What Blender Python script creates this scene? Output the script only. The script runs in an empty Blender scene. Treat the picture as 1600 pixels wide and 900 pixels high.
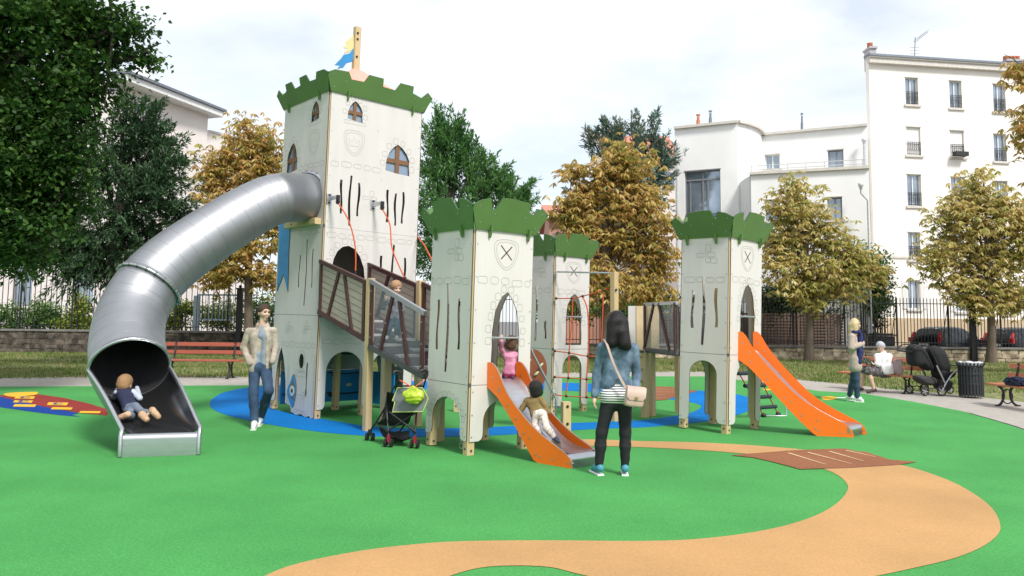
import bpy, bmesh, math, random
import numpy as np
from mathutils import Vector, Matrix
from mathutils.geometry import tessellate_polygon
random.seed(7); RNG = np.random.default_rng(11)
scene = bpy.context.scene
COL = scene.collection
R_ = math.radians

# ---------------------------------------------------------------- camera, sky, sun, exposure
CAM_H = 1.55; FOC = 1200.0; PCY = -51.0; ROLL = 0.010; PITCH = math.atan(102 / FOC)
cp, sp = math.cos(PITCH), math.sin(PITCH)
_F = np.array([0, cp, sp]); _U0 = np.array([0, -sp, cp]); _R0 = np.array([1., 0, 0])
_c, _s = math.cos(ROLL), math.sin(ROLL)
_R = _c * _R0 + _s * _U0; _U = -_s * _R0 + _c * _U0
cd = bpy.data.cameras.new('camera'); cam = bpy.data.objects.new('camera', cd); COL.objects.link(cam)
cd.sensor_width = 36; cd.lens = FOC / 1600 * 36; cd.shift_y = PCY / 1600; cd.clip_end = 2000; cd.clip_start = .05
m = Matrix.Identity(4)
for i in range(3):
    m[i][0] = _R[i]; m[i][1] = _U[i]; m[i][2] = -_F[i]
m[0][3] = 0; m[1][3] = 0; m[2][3] = CAM_H
cam.matrix_world = m
scene.camera = cam

SUN_EL = R_(48); SUN_AZ = R_(148)          # azimuth clockwise from +Y (the view direction): from behind, to the right
w = bpy.data.worlds.new('World'); scene.world = w; w.use_nodes = True
nt = w.node_tree; nt.nodes.clear()
def nd(t, nt=None, **k):
    n = nt.nodes.new(t)
    for a, b in k.items(): setattr(n, a, b)
    return n
out = nd('ShaderNodeOutputWorld', nt); bg = nd('ShaderNodeBackground', nt); bg.inputs['Strength'].default_value = 0.095
sky = nd('ShaderNodeTexSky', nt, sky_type='NISHITA', sun_disc=False, sun_elevation=SUN_EL, sun_rotation=SUN_AZ, air_density=1.0, dust_density=1.6, ozone_density=2.5)
tc = nd('ShaderNodeTexCoord', nt); mp = nd('ShaderNodeMapping', nt); mp.inputs['Scale'].default_value = (1.0, 1.0, 2.6)
mp.inputs['Rotation'].default_value = (0, 0, .6)
nz = nd('ShaderNodeTexNoise', nt); nz.inputs['Scale'].default_value = 2.6; nz.inputs['Detail'].default_value = 9; nz.inputs['Roughness'].default_value = .58; nz.inputs['Distortion'].default_value = .35
cr = nd('ShaderNodeValToRGB', nt); cr.color_ramp.elements[0].position = .38; cr.color_ramp.elements[1].position = .62
cr.color_ramp.elements[0].color = (.62, .62, .62, 1); cr.color_ramp.elements[1].color = (.99, .99, .99, 1)
mx = nd('ShaderNodeMix', nt, data_type='RGBA'); mx.inputs[7].default_value = (6.1, 6.35, 6.6, 1)
L = nt.links.new
L(tc.outputs['Generated'], mp.inputs[0]); L(mp.outputs[0], nz.inputs[0]); L(nz.outputs[0], cr.inputs[0]); L(cr.outputs[0], mx.inputs[0])
L(sky.outputs[0], mx.inputs[6]); L(mx.outputs[2], bg.inputs[0]); L(bg.outputs[0], out.inputs[0])
sd = bpy.data.lights.new('sun', 'SUN'); sun = bpy.data.objects.new('sun', sd); COL.objects.link(sun)
sd.energy = 2.0; sd.angle = R_(12); sd.color = (1, .965, .925)
sdir = Vector((math.sin(SUN_AZ) * math.cos(SUN_EL), math.cos(SUN_AZ) * math.cos(SUN_EL), math.sin(SUN_EL)))
sun.rotation_euler = sdir.to_track_quat('Z', 'Y').to_euler(); sun.location = sdir * 60
scene.view_settings.view_transform = 'Standard'; scene.view_settings.look = 'None'
scene.view_settings.gamma = 1; scene.view_settings.use_curve_mapping = False; scene.view_settings.exposure = 0.95
scene.render.engine = 'CYCLES'; scene.cycles.max_bounces = 6; scene.cycles.transparent_max_bounces = 12
scene.cycles.caustics_reflective = False; scene.cycles.caustics_refractive = False

# ---------------------------------------------------------------- picture -> world helpers (survey of the photograph)
def ray(x, y): return _F * FOC + (x - 800) * _R - (y - 450 - PCY) * _U
def at(x, y, Y):
    d = ray(x, y); return np.array([0, 0, CAM_H]) + d * Y / d[1]
def gr(x, y, z=0.0):
    d = ray(x, y); return np.array([0, 0, CAM_H]) + d * (z - CAM_H) / d[2]
def onplane(P, Q, x, y):
    "pixel -> (distance along P->Q, height) on the vertical plane through P and Q"
    P = np.array(P[:2], float); Q = np.array(Q[:2], float); e = (Q - P) / np.hypot(*(Q - P))
    d = ray(x, y); M = np.array([[e[0], 0, -d[0]], [e[1], 0, -d[1]], [0, 1, -d[2]]])
    u, v, t = np.linalg.solve(M, np.array([-P[0], -P[1], CAM_H])); return float(u), float(v)

# ---------------------------------------------------------------- materials
MATS = {}
def mat(name, col, rough=.6, metal=0., var=.12, vscale=6., bump=0., bscale=40., spec=.5, coat=0., trans=0., alpha=1., island=0., stretch=(1, 1, 1), col2=None, detail=4., coords='Object', c2pos=(.4, .6)):
    if name in MATS: return MATS[name]
    mt = bpy.data.materials.new(name); mt.use_nodes = True; t = mt.node_tree; b = t.nodes['Principled BSDF']; LK = t.links.new
    b.inputs['Roughness'].default_value = rough; b.inputs['Metallic'].default_value = metal
    b.inputs['Specular IOR Level'].default_value = spec; b.inputs['Coat Weight'].default_value = coat
    b.inputs['Alpha'].default_value = alpha
    col = tuple(col) + (1,)
    tcn = nd('ShaderNodeTexCoord', t); mpn = nd('ShaderNodeMapping', t); mpn.inputs['Scale'].default_value = stretch
    LK(tcn.outputs[coords], mpn.inputs[0])
    n = nd('ShaderNodeTexNoise', t); n.inputs['Scale'].default_value = vscale; n.inputs['Detail'].default_value = detail; LK(mpn.outputs[0], n.inputs[0])
    if col2 is not None:
        r = nd('ShaderNodeValToRGB', t); r.color_ramp.elements[0].position = c2pos[0]; r.color_ramp.elements[1].position = c2pos[1]
        r.color_ramp.elements[0].color = col; r.color_ramp.elements[1].color = tuple(col2) + (1,)
        LK(n.outputs[0], r.inputs[0]); cout = r.outputs[0]
    else:
        rgb = nd('ShaderNodeRGB', t); rgb.outputs[0].default_value = col; cout = rgb.outputs[0]
    hs = nd('ShaderNodeHueSaturation', t); LK(cout, hs.inputs['Color'])
    mr = nd('ShaderNodeMapRange', t); mr.inputs[1].default_value = .25; mr.inputs[2].default_value = .75
    mr.inputs[3].default_value = 1 - var; mr.inputs[4].default_value = 1 + var; LK(n.outputs[0], mr.inputs[0])
    vout = mr.outputs[0]
    if island:
        g = nd('ShaderNodeNewGeometry', t); m2 = nd('ShaderNodeMapRange', t); m2.inputs[3].default_value = 1 - island; m2.inputs[4].default_value = 1 + island
        LK(g.outputs['Random Per Island'], m2.inputs[0]); mm = nd('ShaderNodeMath', t, operation='MULTIPLY'); LK(vout, mm.inputs[0]); LK(m2.outputs[0], mm.inputs[1]); vout = mm.outputs[0]
    LK(vout, hs.inputs['Value']); LK(hs.outputs[0], b.inputs['Base Color'])
    if bump:
        n2 = nd('ShaderNodeTexNoise', t); n2.inputs['Scale'].default_value = bscale; n2.inputs['Detail'].default_value = 5; LK(mpn.outputs[0], n2.inputs[0])
        bp = nd('ShaderNodeBump', t); bp.inputs['Strength'].default_value = bump; bp.inputs['Distance'].default_value = .01
        LK(n2.outputs[0], bp.inputs['Height']); LK(bp.outputs[0], b.inputs['Normal'])
    if trans: b.inputs['Transmission Weight'].default_value = trans
    MATS[name] = mt; return mt
def leafmat(name, cols, trl=.35, clump=.35, rough=.55):
    "leaf colours picked per leaf, shifted by clumps of the crown"
    if name in MATS: return MATS[name]
    mt = bpy.data.materials.new(name); mt.use_nodes = True; t = mt.node_tree; b = t.nodes['Principled BSDF']; LK = t.links.new
    b.inputs['Roughness'].default_value = rough; b.inputs['Specular IOR Level'].default_value = .35
    g = nd('ShaderNodeNewGeometry', t); tcn = nd('ShaderNodeTexCoord', t); n = nd('ShaderNodeTexNoise', t); n.inputs['Scale'].default_value = .9; n.inputs['Detail'].default_value = 3
    LK(tcn.outputs['Object'], n.inputs[0])
    a = nd('ShaderNodeMapRange', t); a.inputs[1].default_value = .3; a.inputs[2].default_value = .7; a.inputs[3].default_value = -clump; a.inputs[4].default_value = clump; LK(n.outputs[0], a.inputs[0])
    ad = nd('ShaderNodeMath', t, operation='ADD'); LK(g.outputs['Random Per Island'], ad.inputs[0]); LK(a.outputs[0], ad.inputs[1])
    r = nd('ShaderNodeValToRGB', t); els = r.color_ramp.elements
    while len(els) < len(cols): els.new(.5)
    for i, c in enumerate(cols): els[i].position = i / (len(cols) - 1); els[i].color = tuple(c) + (1,)
    LK(ad.outputs[0], r.inputs[0]); LK(r.outputs[0], b.inputs['Base Color'])
    tr = nd('ShaderNodeBsdfTranslucent', t); LK(r.outputs[0], tr.inputs[0]); ms = nd('ShaderNodeMixShader', t); ms.inputs[0].default_value = trl
    o = t.nodes['Material Output']; LK(b.outputs[0], ms.inputs[1]); LK(tr.outputs[0], ms.inputs[2]); LK(ms.outputs[0], o.inputs[0])
    MATS[name] = mt; return mt
def glassmat(name, col, rough=.05, mixa=.35):
    "thin clear sheet: mostly see-through with a tint and a glossy reflection"
    if name in MATS: return MATS[name]
    mt = bpy.data.materials.new(name); mt.use_nodes = True; t = mt.node_tree; LK = t.links.new
    b = t.nodes['Principled BSDF']; b.inputs['Base Color'].default_value = tuple(col) + (1,); b.inputs['Roughness'].default_value = rough
    tr = nd('ShaderNodeBsdfTransparent', t); tr.inputs[0].default_value = tuple(.86 + .14 * c for c in col) + (1,)
    ms = nd('ShaderNodeMixShader', t); ms.inputs[0].default_value = mixa; o = t.nodes['Material Output']
    LK(tr.outputs[0], ms.inputs[1]); LK(b.outputs[0], ms.inputs[2]); LK(ms.outputs[0], o.inputs[0])
    MATS[name] = mt; return mt

# ---------------------------------------------------------------- mesh builder
class MB:
    def __init__(s): s.v = []; s.f = []; s.m = []; s.sm = []
    def add(s, verts, faces, mi=0, smooth=False):
        o = len(s.v); s.v += [tuple(map(float, q)) for q in verts]
        for f in faces: s.f.append(tuple(i + o for i in f)); s.m.append(mi); s.sm.append(smooth)
        return s
    def box(s, c, h, rot=None, mi=0, bev=0.0):
        "centre c, half sizes h, rot = 3x3 columns; bev chamfers the edges along the longest axis"
        c = np.array(c, float); h = np.array(h, float); rot = np.eye(3) if rot is None else np.array(rot, float)
        if bev > 0:
            ax = int(np.argmax(h)); a, b = [i for i in range(3) if i != ax]; hb = min(bev, h[a] * .49, h[b] * .49)
            prof = [(-h[a] + hb, -h[b]), (h[a] - hb, -h[b]), (h[a], -h[b] + hb), (h[a], h[b] - hb), (h[a] - hb, h[b]), (-h[a] + hb, h[b]), (-h[a], h[b] - hb), (-h[a], -h[b] + hb)]
            V = []
            for sg in (-1, 1):
                for (p, q) in prof:
                    l = np.zeros(3); l[ax] = sg * h[ax]; l[a] = p; l[b] = q; V.append(c + rot @ l)
            F = [(i, (i + 1) % 8, 8 + (i + 1) % 8, 8 + i) for i in range(8)] + [tuple(range(7, -1, -1)), tuple(range(8, 16))]
            if (a, b) != ((ax + 1) % 3, (ax + 2) % 3): F = [f[::-1] for f in F]
            return s.add(V, F, mi)
        V = [c + rot @ (h * np.array([x, y, z])) for z in (-1, 1) for y in (-1, 1) for x in (-1, 1)]
        return s.add(V, [(0, 2, 3, 1), (4, 5, 7, 6), (0, 1, 5, 4), (2, 6, 7, 3), (0, 4, 6, 2), (1, 3, 7, 5)], mi)
    def bar(s, p, q, w, t, up=(0, 0, 1), mi=0, bev=0.0):
        "rectangular bar from p to q, w across (in the plane of up), t thick"
        p = np.array(p, float); q = np.array(q, float); d = q - p; Ln = np.linalg.norm(d); d /= Ln
        up = np.array(up, float); sx = np.cross(d, up)
        if np.linalg.norm(sx) < 1e-4: sx = np.cross(d, (1, 0, 0))
        sx /= np.linalg.norm(sx); uz = np.cross(sx, d)
        return s.box((p + q) / 2, (t / 2, Ln / 2, w / 2), np.array([sx, d, uz]).T, mi, bev)
    def tube(s, pts, r, n=10, mi=0, cap=True, smooth=True, closed=False):
        P = np.array(pts, float); K = len(P); r = np.broadcast_to(np.array(r, float), (K,))
        T = np.zeros_like(P)
        if closed: T = np.roll(P, -1, 0) - np.roll(P, 1, 0)
        else:
            T[1:-1] = P[2:] - P[:-2]; T[0] = P[1] - P[0]; T[-1] = P[-1] - P[-2]
        T /= np.linalg.norm(T, axis=1)[:, None] + 1e-12
        a = np.cross(T[0], (0, 0, 1.)); a = np.cross(T[0], (1., 0, 0)) if np.linalg.norm(a) < .05 else a
        a /= np.linalg.norm(a); V = []
        for i in range(K):
            a = a - T[i] * (a @ T[i]); a /= np.linalg.norm(a); b = np.cross(T[i], a)
            for k in range(n):
                an = 2 * math.pi * k / n; V.append(P[i] + r[i] * (math.cos(an) * a + math.sin(an) * b))
        F = []; KK = K if closed else K - 1
        for i in range(KK):
            for k in range(n):
                j = (i + 1) % K; k2 = (k + 1) % n; F.append((i * n + k, i * n + k2, j * n + k2, j * n + k))
        s.add(V, F, mi, smooth)
        if cap and not closed:
            s.add(V[:n], [tuple(range(n - 1, -1, -1))], mi); s.add(V[-n:], [tuple(range(n))], mi)
        return s
    def disc(s, c, ax, r, t, n=12, mi=0, smooth=False):
        c = np.array(c, float); ax = np.array(ax, float); ax /= np.linalg.norm(ax)
        return s.tube([c - ax * t / 2, c + ax * t / 2], r, n, mi, True, smooth)
    def ball(s, c, r, n=8, mi=0):
        c = np.array(c, float); r = np.broadcast_to(np.array(r, float), (3,)); V = []; F = []
        for i in range(n + 1):
            th = math.pi * i / n
            for k in range(2 * n):
                ph = math.pi * k / n; V.append(c + r * np.array([math.sin(th) * math.cos(ph), math.sin(th) * math.sin(ph), math.cos(th)]))
        for i in range(n):
            for k in range(2 * n):
                k2 = (k + 1) % (2 * n)
                F.append((i * 2 * n + k, (i + 1) * 2 * n + k, (i + 1) * 2 * n + k2, i * 2 * n + k2))
        return s.add(V, F, mi, True)
    def lathe(s, prof, c=(0, 0, 0), n=24, mi=0, smooth=True):
        c = np.array(c, float); V = []; F = []
        for (r, z) in prof:
            for k in range(n):
                a = 2 * math.pi * k / n; V.append(c + np.array([r * math.cos(a), r * math.sin(a), z]))
        for i in range(len(prof) - 1):
            for k in range(n):
                k2 = (k + 1) % n; F.append((i * n + k, i * n + k2, (i + 1) * n + k2, (i + 1) * n + k))
        return s.add(V, F, mi, smooth)
    def plate(s, O, eu, ev, en, outer, holes=(), t=.013, mi=0, me=1, mb=None):
        "flat panel: outline with holes, front face at O + t*en"
        O = np.array(O, float); eu = np.array(eu, float); ev = np.array(ev, float); en = np.array(en, float)
        loops = [list(outer)] + [list(h) for h in holes]
        def area(l): return sum(l[i][0] * l[(i + 1) % len(l)][1] - l[(i + 1) % len(l)][0] * l[i][1] for i in range(len(l)))
        if area(loops[0]) < 0: loops[0].reverse()
        for h in loops[1:]:
            if area(h) > 0: h.reverse()
        tri = tessellate_polygon([[Vector((a, b, 0)) for a, b in l] for l in loops]); flat = [p for l in loops for p in l]; n = len(flat)
        hand = np.dot(np.cross(eu, ev), en) > 0
        fr = [O + a * eu + b * ev + t * en for a, b in flat]; bk = [O + a * eu + b * ev for a, b in flat]
        ff = []
        for q in tri:
            a, b, c = [flat[i] for i in q]; ar = (b[0] - a[0]) * (c[1] - a[1]) - (c[0] - a[0]) * (b[1] - a[1])
            if abs(ar) < 1e-12: continue
            ff.append(tuple(q) if (ar > 0) == hand else tuple(q)[::-1])
        s.add(fr, ff, mi); s.add(bk, [f[::-1] for f in ff], mi if mb is None else mb)
        V = fr + bk; F = []; o = 0
        for l in loops:
            k = len(l)
            for i in range(k):
                j = (i + 1) % k; q = (o + i, n + o + i, n + o + j, o + j); F.append(q if hand else q[::-1])
            o += k
        s.add(V, F, me); return s
    def ribbon(s, O, eu, ev, en, pts, wd=.007, mi=0, closed=True, lift=.0015):
        P = np.array(pts, float); K = len(P)
        if closed: T = np.roll(P, -1, 0) - np.roll(P, 1, 0)
        else: T = np.gradient(P, axis=0)
        T /= np.linalg.norm(T, axis=1)[:, None] + 1e-9; N = np.stack([-T[:, 1], T[:, 0]], 1) * wd / 2
        A = P + N; B = P - N; O = np.array(O, float) + lift * np.array(en); eu = np.array(eu, float); ev = np.array(ev, float)
        V = [O + a * eu + b * ev for a, b in A] + [O + a * eu + b * ev for a, b in B]
        hand = np.dot(np.cross(eu, ev), en) > 0; F = []
        for i in range(K if closed else K - 1):
            j = (i + 1) % K; q = (i, K + i, K + j, j); F.append(q if hand else q[::-1])
        return s.add(V, F, mi)
    def build(s, name, mats, parent=None, inv=None, smooth=None):
        me = bpy.data.meshes.new(name); V = s.v
        if inv is not None:
            A = np.array(V); A = A @ np.array(inv.to_3x3()).T + np.array(inv.translation); V = A.tolist()
        me.from_pydata(V, [], s.f); mats = mats if isinstance(mats, (list, tuple)) else [mats]
        for q in mats: me.materials.append(q)
        me.polygons.foreach_set('material_index', [min(i, len(mats) - 1) for i in s.m])
        me.polygons.foreach_set('use_smooth', [bool(x) if smooth is None else smooth for x in s.sm]); me.update()
        o = bpy.data.objects.new(name, me); COL.objects.link(o)
        if parent is not None: o.parent = parent
        return o
def meta(o, label=None, cat=None, group=None, kind=None):
    if label: o['label'] = label
    if cat: o['category'] = cat
    if group: o['group'] = group
    if kind: o['kind'] = kind
    return o
class Thing:
    "an Empty at the base of a thing; parts given in world or in local coordinates"
    def __init__(s, name, label, cat, loc=(0, 0, 0), rotz=0., group=None, world=True, mtx=None):
        s.o = bpy.data.objects.new(name, None); COL.objects.link(s.o); s.o.empty_display_size = .2
        meta(s.o, label, cat, group)
        M = mtx if mtx is not None else Matrix.Translation(Vector(tuple(map(float, loc)))) @ Matrix.Rotation(rotz, 4, 'Z')
        s.o.matrix_world = M; s.inv = M.inverted() if world else None
    def part(s, name, mb, mats, parent=None, label=None, smooth=None):
        o = mb.build(name, mats, parent or s.o, s.inv, smooth)
        if label: o['label'] = label
        return o
def copy_thing(root, loc, rotz, label, scale=None):
    def cp_(o, par):
        c = o.copy(); COL.objects.link(c); c.parent = par
        for ch in kids.get(o.name, []): cp_(ch, c)
        return c
    kids = {}
    for o in bpy.data.objects:
        if o.parent is not None: kids.setdefault(o.parent.name, []).append(o)
    c = cp_(root, None); c.location = tuple(map(float, loc)); c.rotation_euler = (0, 0, rotz); c['label'] = label
    if scale: c.scale = scale
    return c
def npmesh(name, V, F, mats, parent=None, mi=None, smooth=False, inv=None):
    "V (n,3), F (m,k) arrays"
    V = np.asarray(V, np.float64); F = np.asarray(F, np.int32)
    if inv is not None: V = V @ np.array(inv.to_3x3()).T + np.array(inv.translation)
    me = bpy.data.meshes.new(name); k = F.shape[1]
    me.vertices.add(len(V)); me.vertices.foreach_set('co', V.astype(np.float32).ravel())
    me.loops.add(F.size); me.loops.foreach_set('vertex_index', F.ravel())
    me.polygons.add(len(F)); me.polygons.foreach_set('loop_start', np.arange(len(F), dtype=np.int32) * k); me.polygons.foreach_set('loop_total', np.full(len(F), k, np.int32))
    for q in (mats if isinstance(mats, (list, tuple)) else [mats]): me.materials.append(q)
    if mi is not None: me.polygons.foreach_set('material_index', np.asarray(mi, np.int32))
    me.polygons.foreach_set('use_smooth', np.full(len(F), smooth)); me.update(calc_edges=True); me.validate()
    o = bpy.data.objects.new(name, me); COL.objects.link(o)
    if parent is not None: o.parent = parent
    return o
def spline(pts, n=8, closed=True):
    P = np.array(pts, float); K = len(P); o = []
    for i in range(K if closed else K - 1):
        a, b, c, d = (P[(i - 1) % K], P[i], P[(i + 1) % K], P[(i + 2) % K]) if closed else (P[max(i - 1, 0)], P[i], P[i + 1], P[min(i + 2, K - 1)])
        for k in range(n):
            t = k / n; o.append(.5 * (2 * b + (c - a) * t + (2 * a - 5 * b + 4 * c - d) * t * t + (-a + 3 * b - 3 * c + d) * t ** 3))
    if not closed: o.append(P[-1])
    return np.array(o)
def rrect(cx, cy, w, h, r=None, n=4, wob=0):
    r = min(w, h) * .35 if r is None else r; o = []
    for (sx, sy, a0) in ((1, 1, 0), (-1, 1, 90), (-1, -1, 180), (1, -1, 270)):
        for k in range(n):
            a = R_(a0 + 90 * k / (n - 1)); o.append((cx + sx * (w / 2 - r) + r * math.cos(a) + random.uniform(-wob, wob), cy + sy * (h / 2 - r) + r * math.sin(a) + random.uniform(-wob, wob)))
    return o

# ---------------------------------------------------------------- the ground
def rubber(name, col, amt=.22):
    if name in MATS: return MATS[name]
    mt = bpy.data.materials.new(name); mt.use_nodes = True; t = mt.node_tree; b = t.nodes['Principled BSDF']; LK = t.links.new
    b.inputs['Roughness'].default_value = .82; b.inputs['Specular IOR Level'].default_value = .1
    tcn = nd('ShaderNodeTexCoord', t)
    v = nd('ShaderNodeTexVoronoi', t); v.inputs['Scale'].default_value = 210; LK(tcn.outputs['Object'], v.inputs[0])
    n = nd('ShaderNodeTexNoise', t); n.inputs['Scale'].default_value = .8; n.inputs['Detail'].default_value = 6; LK(tcn.outputs['Object'], n.inputs[0])
    n3 = nd('ShaderNodeTexNoise', t); n3.inputs['Scale'].default_value = 48; n3.inputs['Detail'].default_value = 4; LK(tcn.outputs['Object'], n3.inputs[0])
    hs = nd('ShaderNodeHueSaturation', t); hs.inputs['Color'].default_value = tuple(col) + (1,)
    sx = nd('ShaderNodeSeparateColor', t); LK(v.outputs['Color'], sx.inputs[0])
    m1 = nd('ShaderNodeMapRange', t); m1.inputs[3].default_value = 1 - amt; m1.inputs[4].default_value = 1 + amt; LK(sx.outputs[0], m1.inputs[0])
    m2 = nd('ShaderNodeMapRange', t); m2.inputs[1].default_value = .3; m2.inputs[2].default_value = .7; m2.inputs[3].default_value = .88; m2.inputs[4].default_value = 1.12; LK(n.outputs[0], m2.inputs[0])
    m3 = nd('ShaderNodeMapRange', t); m3.inputs[1].default_value = .3; m3.inputs[2].default_value = .7; m3.inputs[3].default_value = 1 - amt * .6; m3.inputs[4].default_value = 1 + amt * .6; LK(n3.outputs[0], m3.inputs[0])
    mm = nd('ShaderNodeMath', t, operation='MULTIPLY'); LK(m1.outputs[0], mm.inputs[0]); LK(m2.outputs[0], mm.inputs[1])
    m4 = nd('ShaderNodeMath', t, operation='MULTIPLY'); LK(mm.outputs[0], m4.inputs[0]); LK(m3.outputs[0], m4.inputs[1])
    LK(m4.outputs[0], hs.inputs['Value']); LK(hs.outputs[0], b.inputs['Base Color'])
    bp = nd('ShaderNodeBump', t); bp.inputs['Strength'].default_value = .35; bp.inputs['Distance'].default_value = .004; LK(v.outputs['Distance'], bp.inputs['Height']); LK(bp.outputs[0], b.inputs['Normal'])
    MATS[name] = mt; return mt
def sheet(name, pts, z, mt, closed_spline=0, kind='structure', **k):
    P = np.array([p[:2] for p in pts]); P = spline(P, closed_spline) if closed_spline else P
    ring = [Vector((float(a), float(b), 0)) for a, b in P]
    tri = tessellate_polygon([ring]); V = [(a.x, a.y, z) for a in ring]; F = []
    for q in tri:
        a, b, c = [ring[i] for i in q]
        F.append(tuple(q) if (b - a).cross(c - a).z > 0 else tuple(q)[::-1])
    mb = MB(); mb.add(V, F); o = mb.build(name, mt); meta(o, kind=kind, **k); return o
G2 = lambda pts: [gr(*p) for p in pts]
asphalt = mat('asphalt', (.16, .155, .15), .9, var=.2, vscale=3, bump=.3, bscale=90)
sheet('ground', [(-500, -60), (500, -60), (500, 900), (-500, 900)], -.016, asphalt)
lawn_m = mat('lawn', (.10, .15, .03), .95, var=.25, vscale=7, bump=.8, bscale=60, col2=(.26, .22, .10), c2pos=(.42, .64), detail=8)
WALLP = [(-40, 33.2), (0, 33.2), (40, 33.4)]
far_edge = [(-900, 597), (-300, 593), (0, 592), (370, 590), (600, 592.5), (800, 585), (1000, 582), (1100, 582), (1200, 589), (1300, 599), (1400, 609.5), (1500, 619), (1600, 629), (1900, 668), (2600, 800)]
fe = G2(far_edge)
sheet('lawn', [(fe[-1][0], fe[-1][1])] + [(36, 33.4), (-60, 33.4)] + [(a[0], a[1]) for a in fe[:-1]], -.010, lawn_m)
path_m = mat('stabilised_sand', (.36, .33, .29), .95, var=.14, vscale=5, bump=.3, bscale=150, detail=9)
near_edge = [(-900, 612), (-300, 606), (0, 604), (370, 602), (500, 601.5), (583, 598), (700, 594), (840, 590), (1000, 588), (1100, 588), (1190, 597), (1280, 611), (1347, 614.5), (1424, 627), (1502, 642), (1564, 660), (1700, 705), (2100, 1000)]
ne = G2(near_edge)
sheet('path', [(a[0], a[1] + .6) for a in fe] + [(40, 2), (30, -10), (10, -20), (8, 3)] + [(a[0], a[1] - .3) for a in ne[::-1]], -.005, path_m)
green = rubber('green_rubber', (.066, .285, .075)); 
sheet('rubber_surface', [(a[0], a[1]) for a in ne] + [(7, -6), (-30, -6)], 0, green)
outer = [(328, 632), (334, 622), (355, 612), (400, 604.5), (480, 600), (583, 597.3), (700, 595), (840, 597), (930, 600), (1010, 606), (1100, 611), (1150, 616), (1176, 625), (1178, 637), (1150, 649), (1100, 659), (1040, 665), (1000, 668), (920, 671), (800, 679), (720, 682), (640, 683), (570, 681), (500, 675), (430, 665), (370, 653), (337, 642)]
inner = [(1096, 635), (1085, 643), (1060, 649), (1000, 657), (900, 661), (800, 666), (720, 669), (640, 670), (575, 666), (540, 661), (500, 654), (460, 647), (425, 638), (432, 628), (470, 618), (583, 610), (700, 608), (840, 609), (930, 613), (1010, 620), (1060, 626), (1085, 630)]
blue = rubber('blue_rubber', (.004, .155, .46)); orange = rubber('orange_rubber', (.47, .275, .12), .12); brown = rubber('brown_rubber', (.25, .105, .055)); red = rubber('dark_red_rubber', (.25, .035, .03)); yellow = rubber('yellow_rubber', (.72, .42, .04)); navy = rubber('navy_rubber', (.01, .05, .26)); cream = rubber('pale_rubber', (.62, .45, .25)); white = rubber('white_rubber', (.7, .7, .66))
def ring_sheet(name, o, i, z, mt):
    O = spline(np.array([p[:2] for p in G2(o)]), 5); I = spline(np.array([p[:2] for p in G2(i)]), 5)
    mb = MB(); mb.plate((0, 0, z - .002), (1, 0, 0), (0, 1, 0), (0, 0, 1), [tuple(p) for p in O], [[tuple(p) for p in I]], .002, 0, 0); return meta(mb.build(name, mt), kind='structure')
ring_sheet('blue_river_marking', outer, inner, .004, blue)
orange_px = [(870, 688), (925, 687), (1000, 689.5), (1100, 692), (1200, 698), (1290, 707), (1400, 725), (1480, 750), (1540, 785), (1563, 820), (1550, 845), (1500, 870), (1420, 890), (1340, 906), (1200, 928), (1050, 925), (915, 900), (860, 887), (800, 884.5), (750, 888), (705, 900), (640, 925), (560, 990), (350, 990), (370, 930), (415, 900), (470, 880), (560, 862), (640, 852), (720, 846.5), (850, 845), (1000, 846), (1100, 842), (1200, 828), (1270, 808), (1310, 785), (1325, 763), (1316, 748), (1295, 736), (1260, 725), (1200, 713), (1150, 708), (1080, 703), (1000, 699), (925, 697), (870, 697)]
sheet('orange_path_marking', G2(orange_px), .004, orange, 4)
sheet('brown_bridge_marking', G2([(1142, 712), (1180, 709), (1230, 705), (1262, 703.5), (1320, 701.5), (1340, 706), (1352, 706.5), (1372, 713), (1390, 719), (1410, 720.5), (1432, 722.5), (1418, 725), (1400, 727.5), (1325, 732), (1250, 734), (1232, 729), (1205, 722), (1178, 716)]), .008, brown)
for a, b in (((1232, 709), (1290, 727)), ((1262, 708), (1330, 726)), ((1296, 706.5), (1350, 722)), ((1322, 705), (1368, 715))):
    P, Q = gr(*a), gr(*b); d = (Q - P) / np.linalg.norm(Q - P); n = np.array([-d[1], d[0], 0]) * .018
    sheet('plank_line_marking', [P - n, Q - n * .4, Q + n * .4, P + n], .012, cream)
sheet('brown_bridge_marking', G2([(985, 605), (1014, 603.5), (1050, 605), (1090, 611.5), (1062, 619), (1040, 625), (1014, 627), (990, 627)]), .008, brown)
for k in range(4):
    P, Q = gr(992, 608 + 4.6 * k), gr(1052 - 6 * k, 609 + 4.4 * k); n = np.array([0, .03, 0])
    sheet('plank_line_marking', [P - n, Q - n * .4, Q + n * .4, P + n], .012, cream)
sheet('kite_marking', G2([(-30, 617), (0, 618), (59, 616), (100, 622), (140, 631), (172, 641), (168, 649.5), (130, 646.5), (60, 634), (0, 620)]), .004, red)
sheet('kite_marking', G2([(-60, 612), (0, 620), (60, 634), (123, 646), (112, 648.5), (126, 651.5), (105, 650), (60, 645), (0, 636.5), (-70, 626)]), .0045, navy)
sheet('kite_marking', G2([(6, 617.5), (14, 614.3), (54, 612.8), (59, 614.5), (54, 617.5), (22, 620.5)]), .008, yellow, 3)
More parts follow.
